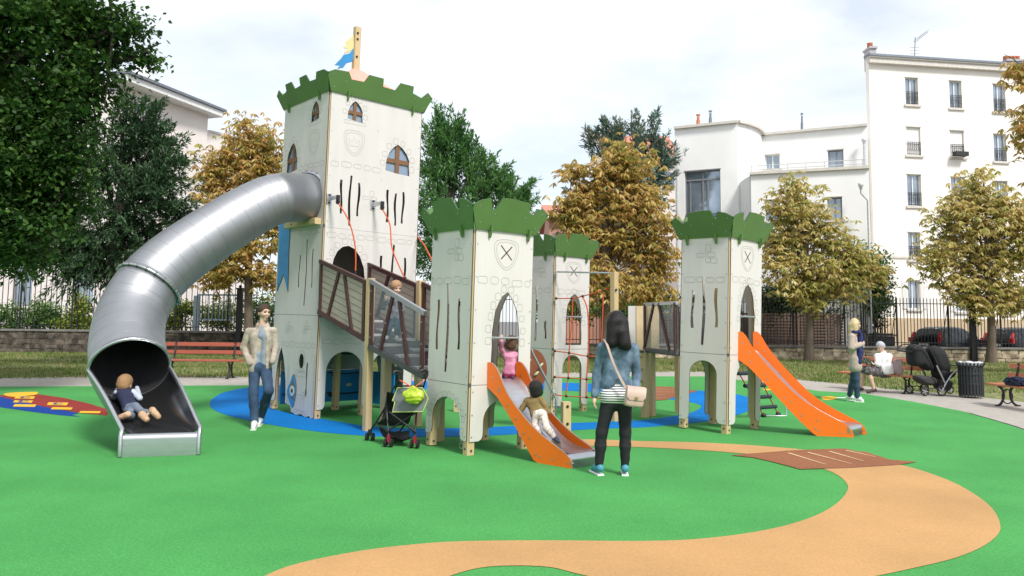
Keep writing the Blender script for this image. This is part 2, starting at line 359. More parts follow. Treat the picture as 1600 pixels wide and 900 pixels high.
for (x0, x1, y0, y1, q) in ((22, 55, 619.5, 624, 1), (20, 52, 626, 630, 1), (20, 57, 632.3, 636.6, 0), (73, 107, 629.3, 634.2, 1), (79, 114, 637, 641, 0), (123, 158, 643, 646.5, 0)):
    sheet('kite_marking', G2([(x0 + 3, y0), (x1, y0 + .5), (x1 - 3, y1), (x0, y1 - .6)]), .009, yellow)
    if q:
        a, b = (x0 + x1) / 2, (y0 + y1) / 2
        for (p0, p1) in (((a - 8, b - 1), (a - 1, b - 1.2)), ((a - 1, b - 1.2), (a - 6, b + 1.2)), ((a - 6, b + 1.2), (a + 9, b + 1)), ((a + 2, b - 1), (a + 8, b - .8))):
            P, Q = gr(*p0), gr(*p1); d = (Q - P) / np.linalg.norm(Q - P); n = np.array([-d[1], d[0], 0]) * .02
            sheet('kite_marking', [P - n, Q - n, Q + n, P + n], .013, navy)
sheet('small_ground_marking', G2([(1284, 620), (1300, 619.5), (1307, 622), (1300, 625), (1286, 624.5)]), .004, yellow, 3)
sheet('small_ground_marking', G2([(1306, 621), (1330, 621), (1330, 622.3), (1306, 622.3)]), .004, white)
sheet('small_ground_marking', G2([(1192, 608), (1206, 607.6), (1208, 609.8), (1194, 610)]), .004, yellow)

# lawn grass
def grass():
    n = 150000
    px = RNG.uniform(-80, 1680, n); py = 0
    Y = RNG.uniform(18.0, 33.1, n); X = (px - 800) / 1200 * Y
    fx = np.array([p[0] for p in fe]); fy = np.array([p[1] for p in fe]); o = np.argsort(fx)
    ok = Y > np.interp(X, fx[o], fy[o]) + .1
    # worn patches
    s = np.sin(X * .9 + 1.3 * np.sin(Y * .7)) + np.sin(Y * 1.7 + X * .31)
    ok &= (RNG.random(n) < np.clip(.75 + .3 * s, .15, 1))
    X, Y = X[ok], Y[ok]; n = len(X); a = RNG.uniform(0, 6.28, n); h = RNG.uniform(.03, .09, n) * (1 + .6 * (RNG.random(n) > .93)); wd = RNG.uniform(.004, .010, n) * 1.8
    lx = RNG.normal(0, .03, n); ly = RNG.normal(0, .03, n)
    V = np.zeros((n, 3, 3)); V[:, 0] = np.stack([X - wd * np.cos(a), Y - wd * np.sin(a), -.01 + 0 * X], 1); V[:, 1] = np.stack([X + wd * np.cos(a), Y + wd * np.sin(a), -.01 + 0 * X], 1)
    V[:, 2] = np.stack([X + lx, Y + ly, h], 1)
    o = npmesh('grass', V.reshape(-1, 3), np.arange(3 * n).reshape(-1, 3), leafmat('grass_blades', [(.07, .13, .02), (.12, .20, .035), (.17, .25, .05), (.30, .28, .12), (.36, .31, .16)], .3, .45))
    meta(o, 'short patchy green and straw coloured grass between path and wall', 'grass', kind='stuff')
grass()
# ---------------------------------------------------------------- boundary wall and railings
stone_l = mat('old_rubble_stone', (.17, .145, .115), .95, var=.35, vscale=3.2, bump=1., bscale=7, col2=(.30, .25, .19), c2pos=(.4, .62), stretch=(1, 1, 2.2), detail=6)
coping_m = mat('weathered_coping', (.17, .16, .15), .9, var=.25, vscale=4, bump=.5, bscale=30)
iron = mat('black_painted_iron', (.012, .012, .014), .45, var=.3, vscale=20)
zwl = float(at(60, 515, 33.2)[2]); zwr = float(at(1400, 542, 33.2)[2])
ztl = float(at(60, 423, 33.2)[2]); ztr = float(at(1404, 466, 33.2)[2])
for (x0, x1, zw, zt, sp, lab, flab) in ((-45, -7.0, zwl, ztl, .235, 'shade-toned rubble stone boundary wall behind the red bench and tube slide, on the left', 'tall black iron railing on the shade-toned left wall in front of hedges'),
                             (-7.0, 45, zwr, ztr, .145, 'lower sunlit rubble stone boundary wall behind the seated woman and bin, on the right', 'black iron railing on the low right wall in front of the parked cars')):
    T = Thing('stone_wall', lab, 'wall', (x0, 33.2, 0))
    mb = MB(); n = 60; V = []; F = []
    mb.box(((x0 + x1) / 2, 33.4, zw / 2 - .05), ((x1 - x0) / 2, .2, zw / 2 - .02)); T.part('wall_body', mb, stone_l)
    # face stones, individually bulged
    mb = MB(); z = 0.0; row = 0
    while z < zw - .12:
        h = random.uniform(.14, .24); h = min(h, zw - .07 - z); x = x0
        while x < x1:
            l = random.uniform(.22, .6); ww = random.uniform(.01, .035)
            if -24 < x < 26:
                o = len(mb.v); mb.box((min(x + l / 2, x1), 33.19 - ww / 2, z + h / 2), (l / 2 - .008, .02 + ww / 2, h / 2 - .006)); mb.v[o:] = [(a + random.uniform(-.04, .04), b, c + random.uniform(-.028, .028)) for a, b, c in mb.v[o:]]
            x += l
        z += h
    T.part('facing_stones', mb, mat('facing_stone_shaded', (.055, .045, .036), .95, var=.3, vscale=4, bump=.9, bscale=18, island=.4, col2=(.12, .098, .078), c2pos=(.35, .65)) if x0 < -20 else mat('facing_stone', (.26, .205, .135), .95, var=.3, vscale=4, bump=.9, bscale=18, island=.35, col2=(.40, .34, .25), c2pos=(.35, .65)))  # left stones coloured darker to stand in for the shade of the trees
    mb = MB(); x = x0
    while x < x1:
        l = min(1.1, x1 - x); mb.box((x + l / 2, 33.38, zw - .03), (l / 2 - .004, .29, .045), bev=.012); x += l
    T.part('coping', mb, coping_m)
    Fn = Thing('iron_railing', flab, 'railing', (x0, 33.4, zw))
    mb = MB(); x = x0 + .1
    while x < x1:
        if -25 < x < 27:
            r = .012; mb.box((x, 33.4, (zw + zt) / 2), (r, r, (zt - zw) / 2 - .02)); mb.tube([(x, 33.4, zt - .03), (x, 33.4, zt + .05)], [.02, .001], 4, smooth=False)
        x += sp
    Fn.part('pickets', mb, iron)
    for zz in (zt - .22, zw + .18):
        mb = MB(); mb.box(((x0 + x1) / 2, 33.4, zz), ((x1 - x0) / 2, .022, .016)); Fn.part('rail', mb, iron)
    x = x0 + 1.2
    while x < x1:
        mb = MB(); mb.box((x, 33.4, (zw + zt) / 2), (.025, .03, (zt - zw) / 2 + .02)); mb.tube([(x, 33.4, zt), (x, 33.4, zt + .12)], [.035, .002], 6)
        mb.bar((x, 33.43, zt - .3), (x, 34.0, zw), .03, .02)
        if -25 < x < 27: Fn.part('post', mb, iron)
        x += 2.25
for (px, yb, yt, lab) in ((373, 515, 452, 'thick dark iron gate pillar beside the chestnut trunk left of the castle'), (1521, 541, 455, 'thick dark iron pillar in front of the parked cars')):
    b = at(px, yb, 33.05); t_ = at(px, yt, 33.05); T = Thing('iron_pillar', lab, 'pillar', b * np.array([1, 1, 0]))
    mb = MB(); mb.box((b[0], 33.05, t_[2] / 2), (.12, .1, t_[2] / 2), bev=.02); T.part('shaft', mb, iron)
    mb = MB(); mb.box((b[0], 33.05, t_[2] + .03), (.15, .13, .03)); mb.ball((b[0], 33.05, t_[2] + .12), .07, 6); T.part('cap', mb, iron)
# pale metal gate post behind the left railing
gm = mat('pale_galvanised', (.36, .43, .48), .45, .3, var=.1)
a = at(306, 513, 34.2); b = at(306, 462, 34.2); T = Thing('metal_gate', 'pale blue grey metal gate post and frame behind the left railing', 'gate', (a[0], 34.2, 0))
mb = MB(); mb.box((a[0], 34.2, b[2] / 2), (.13, .08, b[2] / 2), bev=.02); T.part('gate_post', mb, gm)
mb = MB(); c = at(372, 500, 34.2)
for z in (c[2], c[2] + 1.1): mb.box(((a[0] + c[0]) / 2, 34.2, z), ((c[0] - a[0]) / 2, .03, .04))
for k in range(12): mb.box((a[0] + (c[0] - a[0]) * (k + .5) / 12, 34.2, c[2] + .55), (.012, .012, .55))
T.part('gate_leaf', mb, gm)

# ---------------------------------------------------------------- buildings
plaster_w = mat('white_render', (.86, .85, .83), .85, var=.05, vscale=.8, bump=.15, bscale=40, detail=7)
plaster_c = mat('cream_render', (.85, .80, .73), .85, var=.06, vscale=.6, bump=.15, bscale=40, detail=7)
plaster_p = mat('pale_pink_render', (.74, .68, .64), .85, var=.07, vscale=.5, bump=.15, bscale=30, detail=7)
frame_g = mat('grey_window_frame', (.22, .22, .23), .4); frame_w = mat('white_window_frame', (.75, .75, .73), .4)
zinc = mat('zinc_roof', (.20, .22, .25), .5, .4, var=.15); stone_sill = mat('stone_sill', (.62, .58, .52), .8)
win_glass = mat('window_glass', (.30, .36, .43), .08, .55, var=.45, vscale=.7, spec=1., coat=.5)
dark_in = mat('dark_room', (.02, .02, .022), .9); shutter_m = mat('roller_shutter', (.78, .76, .73), .6, var=.03); curtain = mat('net_curtain', (.7, .7, .68), .9)
def facade(T, name, P, Q, z0, z1, wins, mt, t=.3, holes_extra=()):
    "wall from P to Q; wins = (x0,y0,x1,y1,style) in photograph pixels, measured back onto this wall"
    P = np.array([P[0], P[1], 0.]); Q = np.array([Q[0], Q[1], 0.]); Ln = np.linalg.norm(Q - P); eu = (Q - P) / Ln
    en = np.array([eu[1], -eu[0], 0])                      # towards the park
    if en @ (P - np.array([0, 0, 0])) > 0: en = -en
    hs = []; info = []
    for (x0, y0, x1, y1, st) in wins:
        xm, ym = (x0 + x1) / 2, (y0 + y1) / 2
        u0 = onplane(P, Q, x0, ym)[0]; u1 = onplane(P, Q, x1, ym)[0]; v1 = onplane(P, Q, xm, y0)[1]; v0 = onplane(P, Q, xm, y1)[1]
        hs.append([(u0, v0), (u1, v0), (u1, v1), (u0, v1)]); info.append((u0, u1, v0, v1, st))
    mb = MB(); mb.plate(P - en * t, eu, (0, 0, 1), en, [(0, z0), (Ln, z0), (Ln, z1), (0, z1)], hs, t, 0, 0); wall = T.part('wall', mb, mt)
    rot = np.array([eu, en, (0, 0, 1)]).T
    def bx(mb, u0, u1, v0, v1, d0, d1, mi=0): mb.box(P + eu * (u0 + u1) / 2 + en * (d0 + d1) / 2 + np.array([0, 0, (v0 + v1) / 2]), ((u1 - u0) / 2, abs(d1 - d0) / 2, (v1 - v0) / 2), rot, mi)
    for (u0, u1, v0, v1, st) in info:
        wd, hg = u1 - u0, v1 - v0; fw = .055; D = -.2
        mb = MB(); fm = frame_g if st in ('big', 'small') else frame_w
        for (a, b, c, d) in ((u0, u0 + fw, v0, v1), (u1 - fw, u1, v0, v1), (u0 + fw, u1 - fw, v0, v0 + fw), (u0 + fw, u1 - fw, v1 - fw, v1)): bx(mb, a, b, c, d, D, D + .06)
        muls = {'big': [.14, .5, .64], 'small': [.55]}.get(st, [.5])
        for q in muls: bx(mb, u0 + wd * q - fw * .6, u0 + wd * q + fw * .6, v0 + fw, v1 - fw - (hg * .2 if st == 'big' and q != .5 else 0), D + .002, D + .055)
        if st == 'big': bx(mb, u0 + fw, u1 - fw, v0 + hg * .8, v0 + hg * .8 + fw * 1.6, D + .004, D + .065)
        if st != 'shut':
            W = T.part('window', mb, fm)
            g = MB(); bx(g, u0 + .01, u1 - .01, v0 + .01, v1 - .01, D - .03, D + .01); T.part('pane', g, win_glass, W)
        else:
            mb = MB(); n = int(hg / .055)
            for k in range(n): bx(mb, u0 + .02, u1 - .02, v0 + k * hg / n + .003, v0 + (k + 1) * hg / n, D + .02, D + .1)
            W = T.part('roller_shutter', mb, shutter_m)
        s_ = MB(); bx(s_, u0 - .12, u1 + .12, v0 - .12, v0 - .002, -.1, .1); T.part('sill', s_, stone_sill, W)
        if st in ('french', 'shut', 'big'):
            r = MB(); rh = .75 if st != 'big' else .25
            for zz in (.08, rh - .1, rh): bx(r, u0 + .01, u1 - .01, v0 + zz - .012, v0 + zz + .012, -.03, -.005)
            n = max(int(wd / .11), 3)
            for k in range(n + 1):
                uu = u0 + .02 + (wd - .04) * k / n; bx(r, uu - .007, uu + .007, v0 + .02, v0 + rh, -.024, -.01)
            if st != 'big':
                for k in range(n):
                    uu = u0 + .02 + (wd - .04) * (k + .5) / n; c = P + eu * uu + np.array([0, 0, v0 + .36]) + en * -.018
                    r.tube([c + eu * .045 * math.cos(t_) + np.array([0, 0, .11 * math.sin(t_)]) for t_ in np.linspace(0, 2 * math.pi, 9)[:-1]], .006, 4, closed=True)
            T.part('window_railing', r, iron, W)
        if st == 'shutters':
            for (a, b) in ((u0 - wd * .52, u0 - .03), (u1 + .03, u1 + wd * .52)):
                r = MB(); bx(r, a, b, v0, v1, .005, .04)
                n = int(hg / .09)
                for k in range(n): bx(r, a + .06, b - .06, v0 + .05 + k * (hg - .1) / n, v0 + .05 + (k + .6) * (hg - .1) / n, .04, .052)
                T.part('shutter', r, shutter_m, W)
        # brise / lintel box
        l = MB(); bx(l, u0 - .03, u1 + .03, v1 - .002, v1 + .05, -.02, .035); T.part('lintel', l, stone_sill if st != 'big' else frame_g, W)
    return P, eu, en, Ln, rot
def block(T, name, P, Q, bv, z1, mt):
    "the body behind a facade: party walls running back along bv, back wall and roof slab"
    P = np.array([P[0], P[1], 0.]); Q = np.array([Q[0], Q[1], 0.]); eu = (Q - P) / np.linalg.norm(Q - P); bv = np.array([bv[0], bv[1], 0.]); mb = MB(); bn = bv / np.linalg.norm(bv)
    a, b = P + eu * .17 + bn * .36, Q - eu * .17 + bn * .36; h = np.array([0, 0, z1 / 2 - .01])
    for p in (a, b): mb.bar(p + h, p + bv + h, z1 - .02, .3)
    mb.bar(a + bv + h + bn * .2, b + bv + h + bn * .2, z1 - .03, .3)
    for z in [z1 - .25] + list(np.arange(3, z1 - 2, 3.)):
        q = [a + eu * .2, b - eu * .2, b - eu * .2 + bv, a + eu * .2 + bv]; mb.add([p + [0, 0, z] for p in q] + [p + [0, 0, z - .2] for p in q], [(0, 1, 2, 3), (7, 6, 5, 4), (0, 4, 5, 1), (1, 5, 6, 2), (2, 6, 7, 3), (3, 7, 4, 0)])
    return T.part(name, mb, mt)
# right: tall cream apartment house
zr = float(at(1355, 92, 42)[2])
def depth_for(px, py, z):
    lo, hi = 5., 300.
    for _ in range(60):
        mi = (lo + hi) / 2
        if (at(px, py, mi)[2] - z) * (at(px, py, lo)[2] - z) <= 0: hi = mi
        else: lo = mi
    return lo
Y2 = depth_for(1588, 107, zr); A0 = at(1357, 92, 42); A1 = at(1588, 107, Y2); e = (A1 - A0) / np.hypot(*(A1 - A0)[:2]); A2 = A0 + e * 13.5
T = Thing('apartment_building', 'tall cream apartment house with three columns of windows and a zinc roof edge', 'building', (A0[0], A0[1], 0))
wins = [(1414.8, 121.5, 1434.6, 163.7, 'french'), (1483.7, 126.3, 1502.8, 169, 'french'), (1552, 131.4, 1571, 174.7, 'french'),
        (1416.6, 198.5, 1438.6, 242.5, 'shut'), (1484.8, 204, 1506.5, 246, 'shut'), (1553, 209.5, 1572.5, 252.4, 'french'),
        (1417.7, 272.6, 1439.7, 322, 'french'), (1486.5, 276.5, 1508, 326, 'french'), (1555, 283, 1575, 330, 'french'),
        (1419.3, 363, 1438, 406, 'french'), (1488, 364, 1507, 408, 'french'), (1556, 367, 1575, 410, 'french'),
        (1419, 438, 1437, 483, 'shutters'), (1494, 444, 1512, 487, 'shutters'), (1566, 448, 1584, 490, 'shutters')]
P, eu, en, Ln, rot = facade(T, 'w', A0, A2, 0, zr, wins, plaster_c)
block(T, 'side_and_back_walls', A0, A2, (6.5, 10), zr, plaster_c)
mb = MB(); c = (A0 + A2) / 2; c[2] = zr
mb.box(c + en * .14 + np.array([0, 0, -.14]), (Ln / 2 + .1, .14, .14), rot); mb.box(c + en * .17 + np.array([0, 0, .035]), (Ln / 2 + .15, .2, .035), rot); T.part('cornice', mb, stone_sill)
mb = MB(); mb.box(c + en * .12 + np.array([0, 0, .13]), (Ln / 2 + .18, .3, .06), rot); q_ = [c - eu * Ln / 2, c + eu * Ln / 2, c + eu * Ln / 2 + np.array([6.2, 9.5, 0]), c - eu * Ln / 2 + np.array([6.2, 9.5, 0])]; mb.add([p + [0, 0, .02] for p in q_] + [p + [0, 0, .16] for p in q_], [(3, 2, 1, 0), (4, 5, 6, 7), (0, 1, 5, 4), (1, 2, 6, 5), (2, 3, 7, 6), (3, 0, 4, 7)]); T.part('roof', mb, zinc)
base_c = mat('tan_plinth', (.55, .42, .27), .85, var=.1, vscale=2); mb = MB(); mb.box((A0 + A2) / 2 * np.array([1, 1, 0]) + en * .03 + np.array([0, 0, .95]), (Ln / 2, .029, .95), rot); T.part('plinth', mb, base_c)
terracotta = mat('terracotta', (.50, .17, .08), .8, var=.2, vscale=5); chim_m = mat('chimney_render', (.45, .43, .44), .9, var=.1)
def chimney(T, px, yb, yt, Y, wpx, pots=1, pc=None):
    b = at(px, yb, Y); t_ = at(px, yt, Y); w_ = wpx / 1200 * Y / 2; z0 = b[2]; z1 = t_[2]
    mb = MB(); hz = (z1 - z0) * .62; mb.box((b[0], Y + .4, z0 + hz / 2 - .3), (w_ * .8, .35, hz / 2 + .3)); mb.box((b[0], Y + .4, z0 + hz + .05), (w_, .43, .06)); C_ = T.part('chimney', mb, chim_m)
    for k in range(pots):
        xx = b[0] + (k - (pots - 1) / 2) * w_ * 1.6 / max(pots, 1); mb = MB(); mb.lathe([(.0, 0), (.17, 0), (.14, (z1 - z0) * .3), (.17, (z1 - z0) * .36), (.10, (z1 - z0) * .36), (.1, .1)], (xx, Y + .4, z0 + hz + .1), 12); T.part('chimney_pot', mb, terracotta, C_)
chimney(T, 1365, 90, 66, 42.3, 13, 1); chimney(T, 1588, 108, 87, 45, 30, 4)
mb = MB(); b = at(1428, 92, 44); t_ = at(1430, 58, 44); mb.tube([b - np.array([0, 0, .5]), t_], .025, 5); mb.tube([at(1430, 66, 44), at(1450, 50, 44)], .015, 4)
for k in range(6): q = at(1432 + 2.8 * k, 64.5 - 2.2 * k, 44); mb.tube([q - np.array([.0, .4, -.12]), q + np.array([.0, .4, .12])], .01, 4)
for k in range(3): q = at(1429, 74 + 5 * k, 44); mb.tube([q - np.array([.25, 0, 0]), q + np.array([.25, 0, 0])], .01, 4)
T.part('aerial', mb, zinc)
mb = MB(); q = at(1496, 242, 0.5 * (42 + Y2)); mb.box(q + en * .25, (.4, .15, .12), rot); T.part('window_box', mb, mat('dark_planter', (.03, .03, .03), .8))
mb = MB()
for z in (zr * .32,): mb.box((A0 + A2) / 2 * np.array([1, 1, 0]) + en * .02 + np.array([0, 0, z]), (Ln / 2, .03, .06), rot)
T.part('string_course', mb, stone_sill)

# right of centre: low white modern house
zt_ = float(at(1352, 197, 39.5)[2]); B1 = at(1354, 197, 39.5); B0 = at(1190, 212, depth_for(1190, 212, zt_)); C1 = at(1152, 192, depth_for(1152, 192, zt_)); C0 = at(1054, 202, depth_for(1054, 202, zt_))
T = Thing('white_house', 'low white modern house with a large grey framed window and a balcony ledge', 'building', (C0[0], C0[1], 0))
facade(T, 'w', B0, B1, 0, zt_, [(1195.5, 241.4, 1218.6, 264.5, 'shutp'), (1293.8, 234, 1318, 262.7, 'small')], plaster_w)
eC = (C1 - C0) / np.linalg.norm(C1 - C0)
facade(T, 'w', C0, C1, 0, zt_, [(1070, 266.4, 1125.8, 341.5, 'big')], plaster_w)
mb = MB(); cc = [C1[:2]]; k0 = C1[:2]; k1 = B0[:2]
ctrl = (k0 + k1) / 2 + np.array([.55, -.35])
arc = [tuple((1 - t) ** 2 * k0 + 2 * t * (1 - t) * ctrl + t * t * k1) for t in np.linspace(0, 1, 10)]
for i in range(9):
    p, q = arc[i], arc[i + 1]; mb.add([(p[0], p[1], 0), (q[0], q[1], 0), (q[0], q[1], zt_), (p[0], p[1], zt_)], [(0, 1, 2, 3)], 0, True)
T.part('curved_corner_wall', mb, plaster_w)
mb = MB(); pth = [C0[:2], C1[:2]] + [np.array(a) for a in arc[1:]] + [B1[:2]]
for i in range(len(pth) - 1):
    p = np.array([*pth[i], zt_ + .05]); q = np.array([*pth[i + 1], zt_ + .05]); mb.bar(p, q + (q - p) / np.linalg.norm(q - p) * .02, .13, .36)
T.part('cornice', mb, stone_sill)
block(T, 'side_walls_and_roof', C0, C1, (2.4, 7), zt_, plaster_w); block(T, 'side_walls_and_roof', B0, B1, (3.2, 7), zt_, plaster_w)
# lower storey under the ledge stands forward
E0 = at(1173, 273, 37.4); zl = float(E0[2]); E1 = at(1356, 263, depth_for(1356, 263, zl))
facade(T, 'w', E0, E1, 0, zl, [(1293, 308, 1316, 343, 'small'), (1196, 312, 1219, 345, 'small')], plaster_w)
mb = MB(); eE = (E1 - E0); Lq = np.linalg.norm(eE[:2]); eE = eE / Lq; nE = np.array([eE[1], -eE[0], 0]); rE = np.array([eE, nE, (0, 0, 1)]).T; c = (E0 + E1) / 2; c[2] = zl + .05
mb.box(c - nE * .75, (Lq / 2 + .06, .9, .07), rE); T.part('balcony_slab', mb, stone_sill)
mb = MB(); mb.box((E0[0] + .15, E0[1] + 1.4, zl / 2), (.149, 1.1, zl / 2 - .02)); T.part('balcony_side_wall', mb, plaster_w)
mb = MB()
for zz in (.25, .45): mb.tube([E0 + np.array([.05, .1, zz]), E1 + np.array([-.05, .1, zz])], .02, 6)
for k in range(7): q = E0 + (E1 - E0) * (k + .1) / 6.3 + np.array([0, .1, 0]); mb.tube([q, q + np.array([0, 0, .45])], .018, 6)
T.part('balcony_rail', mb, mat('pale_rail', (.6, .6, .6), .4, .5))
for (x, y0, x2, y2, pl) in ((1057, 225, 1057.5, 400, C0[1]), (1350, 220, 1353, 262, B1[1]), (1345, 290, 1352, 400, E1[1] - .3)):
    mb = MB(); a = at(x, y0, pl - .25); b = at(x2, y2, pl - .25)
    if x == 1345: mb.tube([a, a + np.array([0, 0, -.35]), a + np.array([.3, 0, -.7]), np.array([a[0] + .3, a[1], 0.1])], .045, 8)
    else: mb.tube([a, np.array([a[0], a[1], .1 if x == 1057 else b[2]])], .06, 8)
    mb.lathe([(.05, -.2), (.11, 0), (.13, .1), (.09, .11)], a, 10); T.part('downpipe', mb, mat('zinc_pipe', (.58, .58, .58), .45, .4))
for (x, yb, yt, w_) in ((1091, 193, 180, 6), (1110, 192, 174, 5), (1253, 203, 178, 4)):
    mb = MB(); a = at(x, yb + 3, 41.5); b = at(x, yt, 41.5); r = w_ / 1200 * 41.5 / 2; mb.tube([a, (a + b) / 2], r, 10); mb.tube([(a + b) / 2, b - np.array([0, 0, .1])], r * .7, 10); mb.disc(b, (0, 0, 1), r * 1.1, .08, 10)
    T.part('roof_vent', mb, terracotta if x == 1091 else zinc)
# red tiled houses in the gaps
tile_m = mat('red_roof_tiles', (.48, .20, .13), .8, var=.25, vscale=9, bump=.6, bscale=25, stretch=(1, 1, 4)); brick_m = mat('orange_brick', (.50, .26, .18), .85, var=.25, vscale=12, stretch=(1, 1, 3))
def tiled_house(lab, x0, x1, y_eave, y_ridge, Y, wm, dep=8):
    a = at(x0, y_eave, Y); b = at(x1, y_eave, Y); r = float(at(x0, y_ridge, Y + dep / 2)[2]); T = Thing('tiled_house', lab, 'building', (a[0], Y, 0)); cx = (a[0] + b[0]) / 2; hw = (b[0] - a[0]) / 2; ze = a[2]
    mb = MB(); mb.box((cx, Y + dep / 2, ze / 2), (hw, dep / 2, ze / 2)); mb.add([(a[0] + .01, Y + .01, ze), (a[0] + .01, Y + dep - .01, ze), (a[0] + .01, Y + dep / 2, r - .15), (b[0] - .01, Y + .01, ze), (b[0] - .01, Y + dep - .01, ze), (b[0] - .01, Y + dep / 2, r - .15)], [(0, 2, 1), (3, 4, 5)]); T.part('wall', mb, wm)
    mb = MB(); mb.bar((cx, Y - .4, ze - .1), (cx, Y + dep / 2, r), .14, 2 * hw + .6); mb.bar((cx, Y + dep + .4, ze - .1), (cx, Y + dep / 2, r + .002), .14, 2 * hw + .6)
    rf = T.part('roof', mb, tile_m); 
    mb = MB()
    for k in range(3): mb.box((a[0] + 2 * hw * (k + .5) / 3, Y - .03, ze - 1.6), (.4, .035, .6))
    T.part('windows', mb, win_glass); mb = MB(); mb.tube([(a[0] - .3, Y - .45, ze - .12), (b[0] + .3, Y - .45, ze - .12)], .08, 8); T.part('gutter', mb, frame_w)
tiled_house('brick house with red tiled roof between the yew and the golden chestnut', 858, 960, 338, 322, 46, brick_m)
tiled_house('pale house with red tiled roof beside the white modern house', 985, 1056, 246, 214, 52, plaster_p)
# left: pale building behind the dark trees
z_e = float(at(185, 128, 40)[2]); Lc = at(185, 128, 40); Ld = at(326, 178, depth_for(326, 178, z_e - .0)); z2 = z_e - 1.0; Le = at(380, 203, depth_for(380, 203, z2))
T = Thing('pale_apartment_building', 'pale pink rendered building behind the dark trees, with an overhanging roof edge', 'building', (Lc[0], Lc[1], 0))
facade(T, 'w', (Lc[0] - 24, 40), (Lc[0], 40), 0, z_e, [(116, 418, 146, 478, 'small'), (20, 418, 50, 478, 'small')], plaster_p)
mb = MB(); mb.bar((Lc[0] - .15, 40, z_e / 2 + .0), (Ld[0] - .15, Ld[1], z_e / 2), z_e, .3); mb.bar((Ld[0] - .4, Ld[1], z2 / 2 - .01), (Le[0] - .4, Le[1] + 4, z2 / 2 - .01), z2 - .02, .3)
T.part('side_wall', mb, plaster_p)
mb = MB(); mb.box((Lc[0] - 12, 45, z_e - .3), (11.6, 4.6, .1)); T.part('roof_slab', mb, zinc)
mb = MB(); mb.bar((Lc[0] + .25, 39.4, z_e + .02), (Ld[0] + .25, Ld[1] + .4, z_e + .02), .34, 1.3); T.part('soffit', mb, frame_w)
mb = MB(); mb.bar((Lc[0] + .3, 39.3, z_e + .27), (Ld[0] + .3, Ld[1] + .5, z_e + .27), .14, 1.5); T.part('roof_edge', mb, zinc)
mb = MB(); mb.bar((Ld[0] - .3, Ld[1] + .5, z2 + .02), (Le[0] - .3, Le[1] + 4, z2 + .02), .12, .7); T.part('parapet', mb, stone_sill)
q = at(229, 140, 42.5); mb = MB(); mb.box((q[0] - .4, 42.8, q[2] + .2), (.28, .4, 1.5)); C_ = T.part('chimney', mb, plaster_w)
mb = MB(); mb.box((q[0] - .4, 42.8, q[2] + 1.75), (.36, .48, .05)); T.part('chimney_cap', mb, zinc, C_)
# brown lattice fence behind the right railing
lat = mat('brown_lattice_wood', (.16, .105, .075), .8, var=.2, vscale=6, stretch=(1, 1, 6)); a = at(985, 488, 36); b = at(1335, 492, 36)
T = Thing('lattice_fence', 'brown wooden lattice fence behind the railing beneath the ivy', 'fence', (a[0], 36, 0)); mb = MB(); k = 0
for z in np.arange(.15, a[2], .14): mb.box(((a[0] + b[0]) / 2, 36, z), ((b[0] - a[0]) / 2, .012, .045))
for x in np.arange(a[0], b[0], .35): mb.box((x, 36.03, a[2] / 2), (.025, .012, a[2] / 2))
mb.box(((a[0] + b[0]) / 2, 36.3, a[2] / 2 - .05), ((b[0] - a[0]) / 2, .03, a[2] / 2 - .05), mi=1)
T.part('lattice', mb, [lat, mat('grey_board', (.13, .11, .10), .9, var=.2)])
for x in np.arange(a[0], b[0] + .1, 2.6): mb = MB(); mb.box((x, 35.95, a[2] / 2 + .05), (.05, .04, a[2] / 2 + .05)); T.part('post', mb, lat)

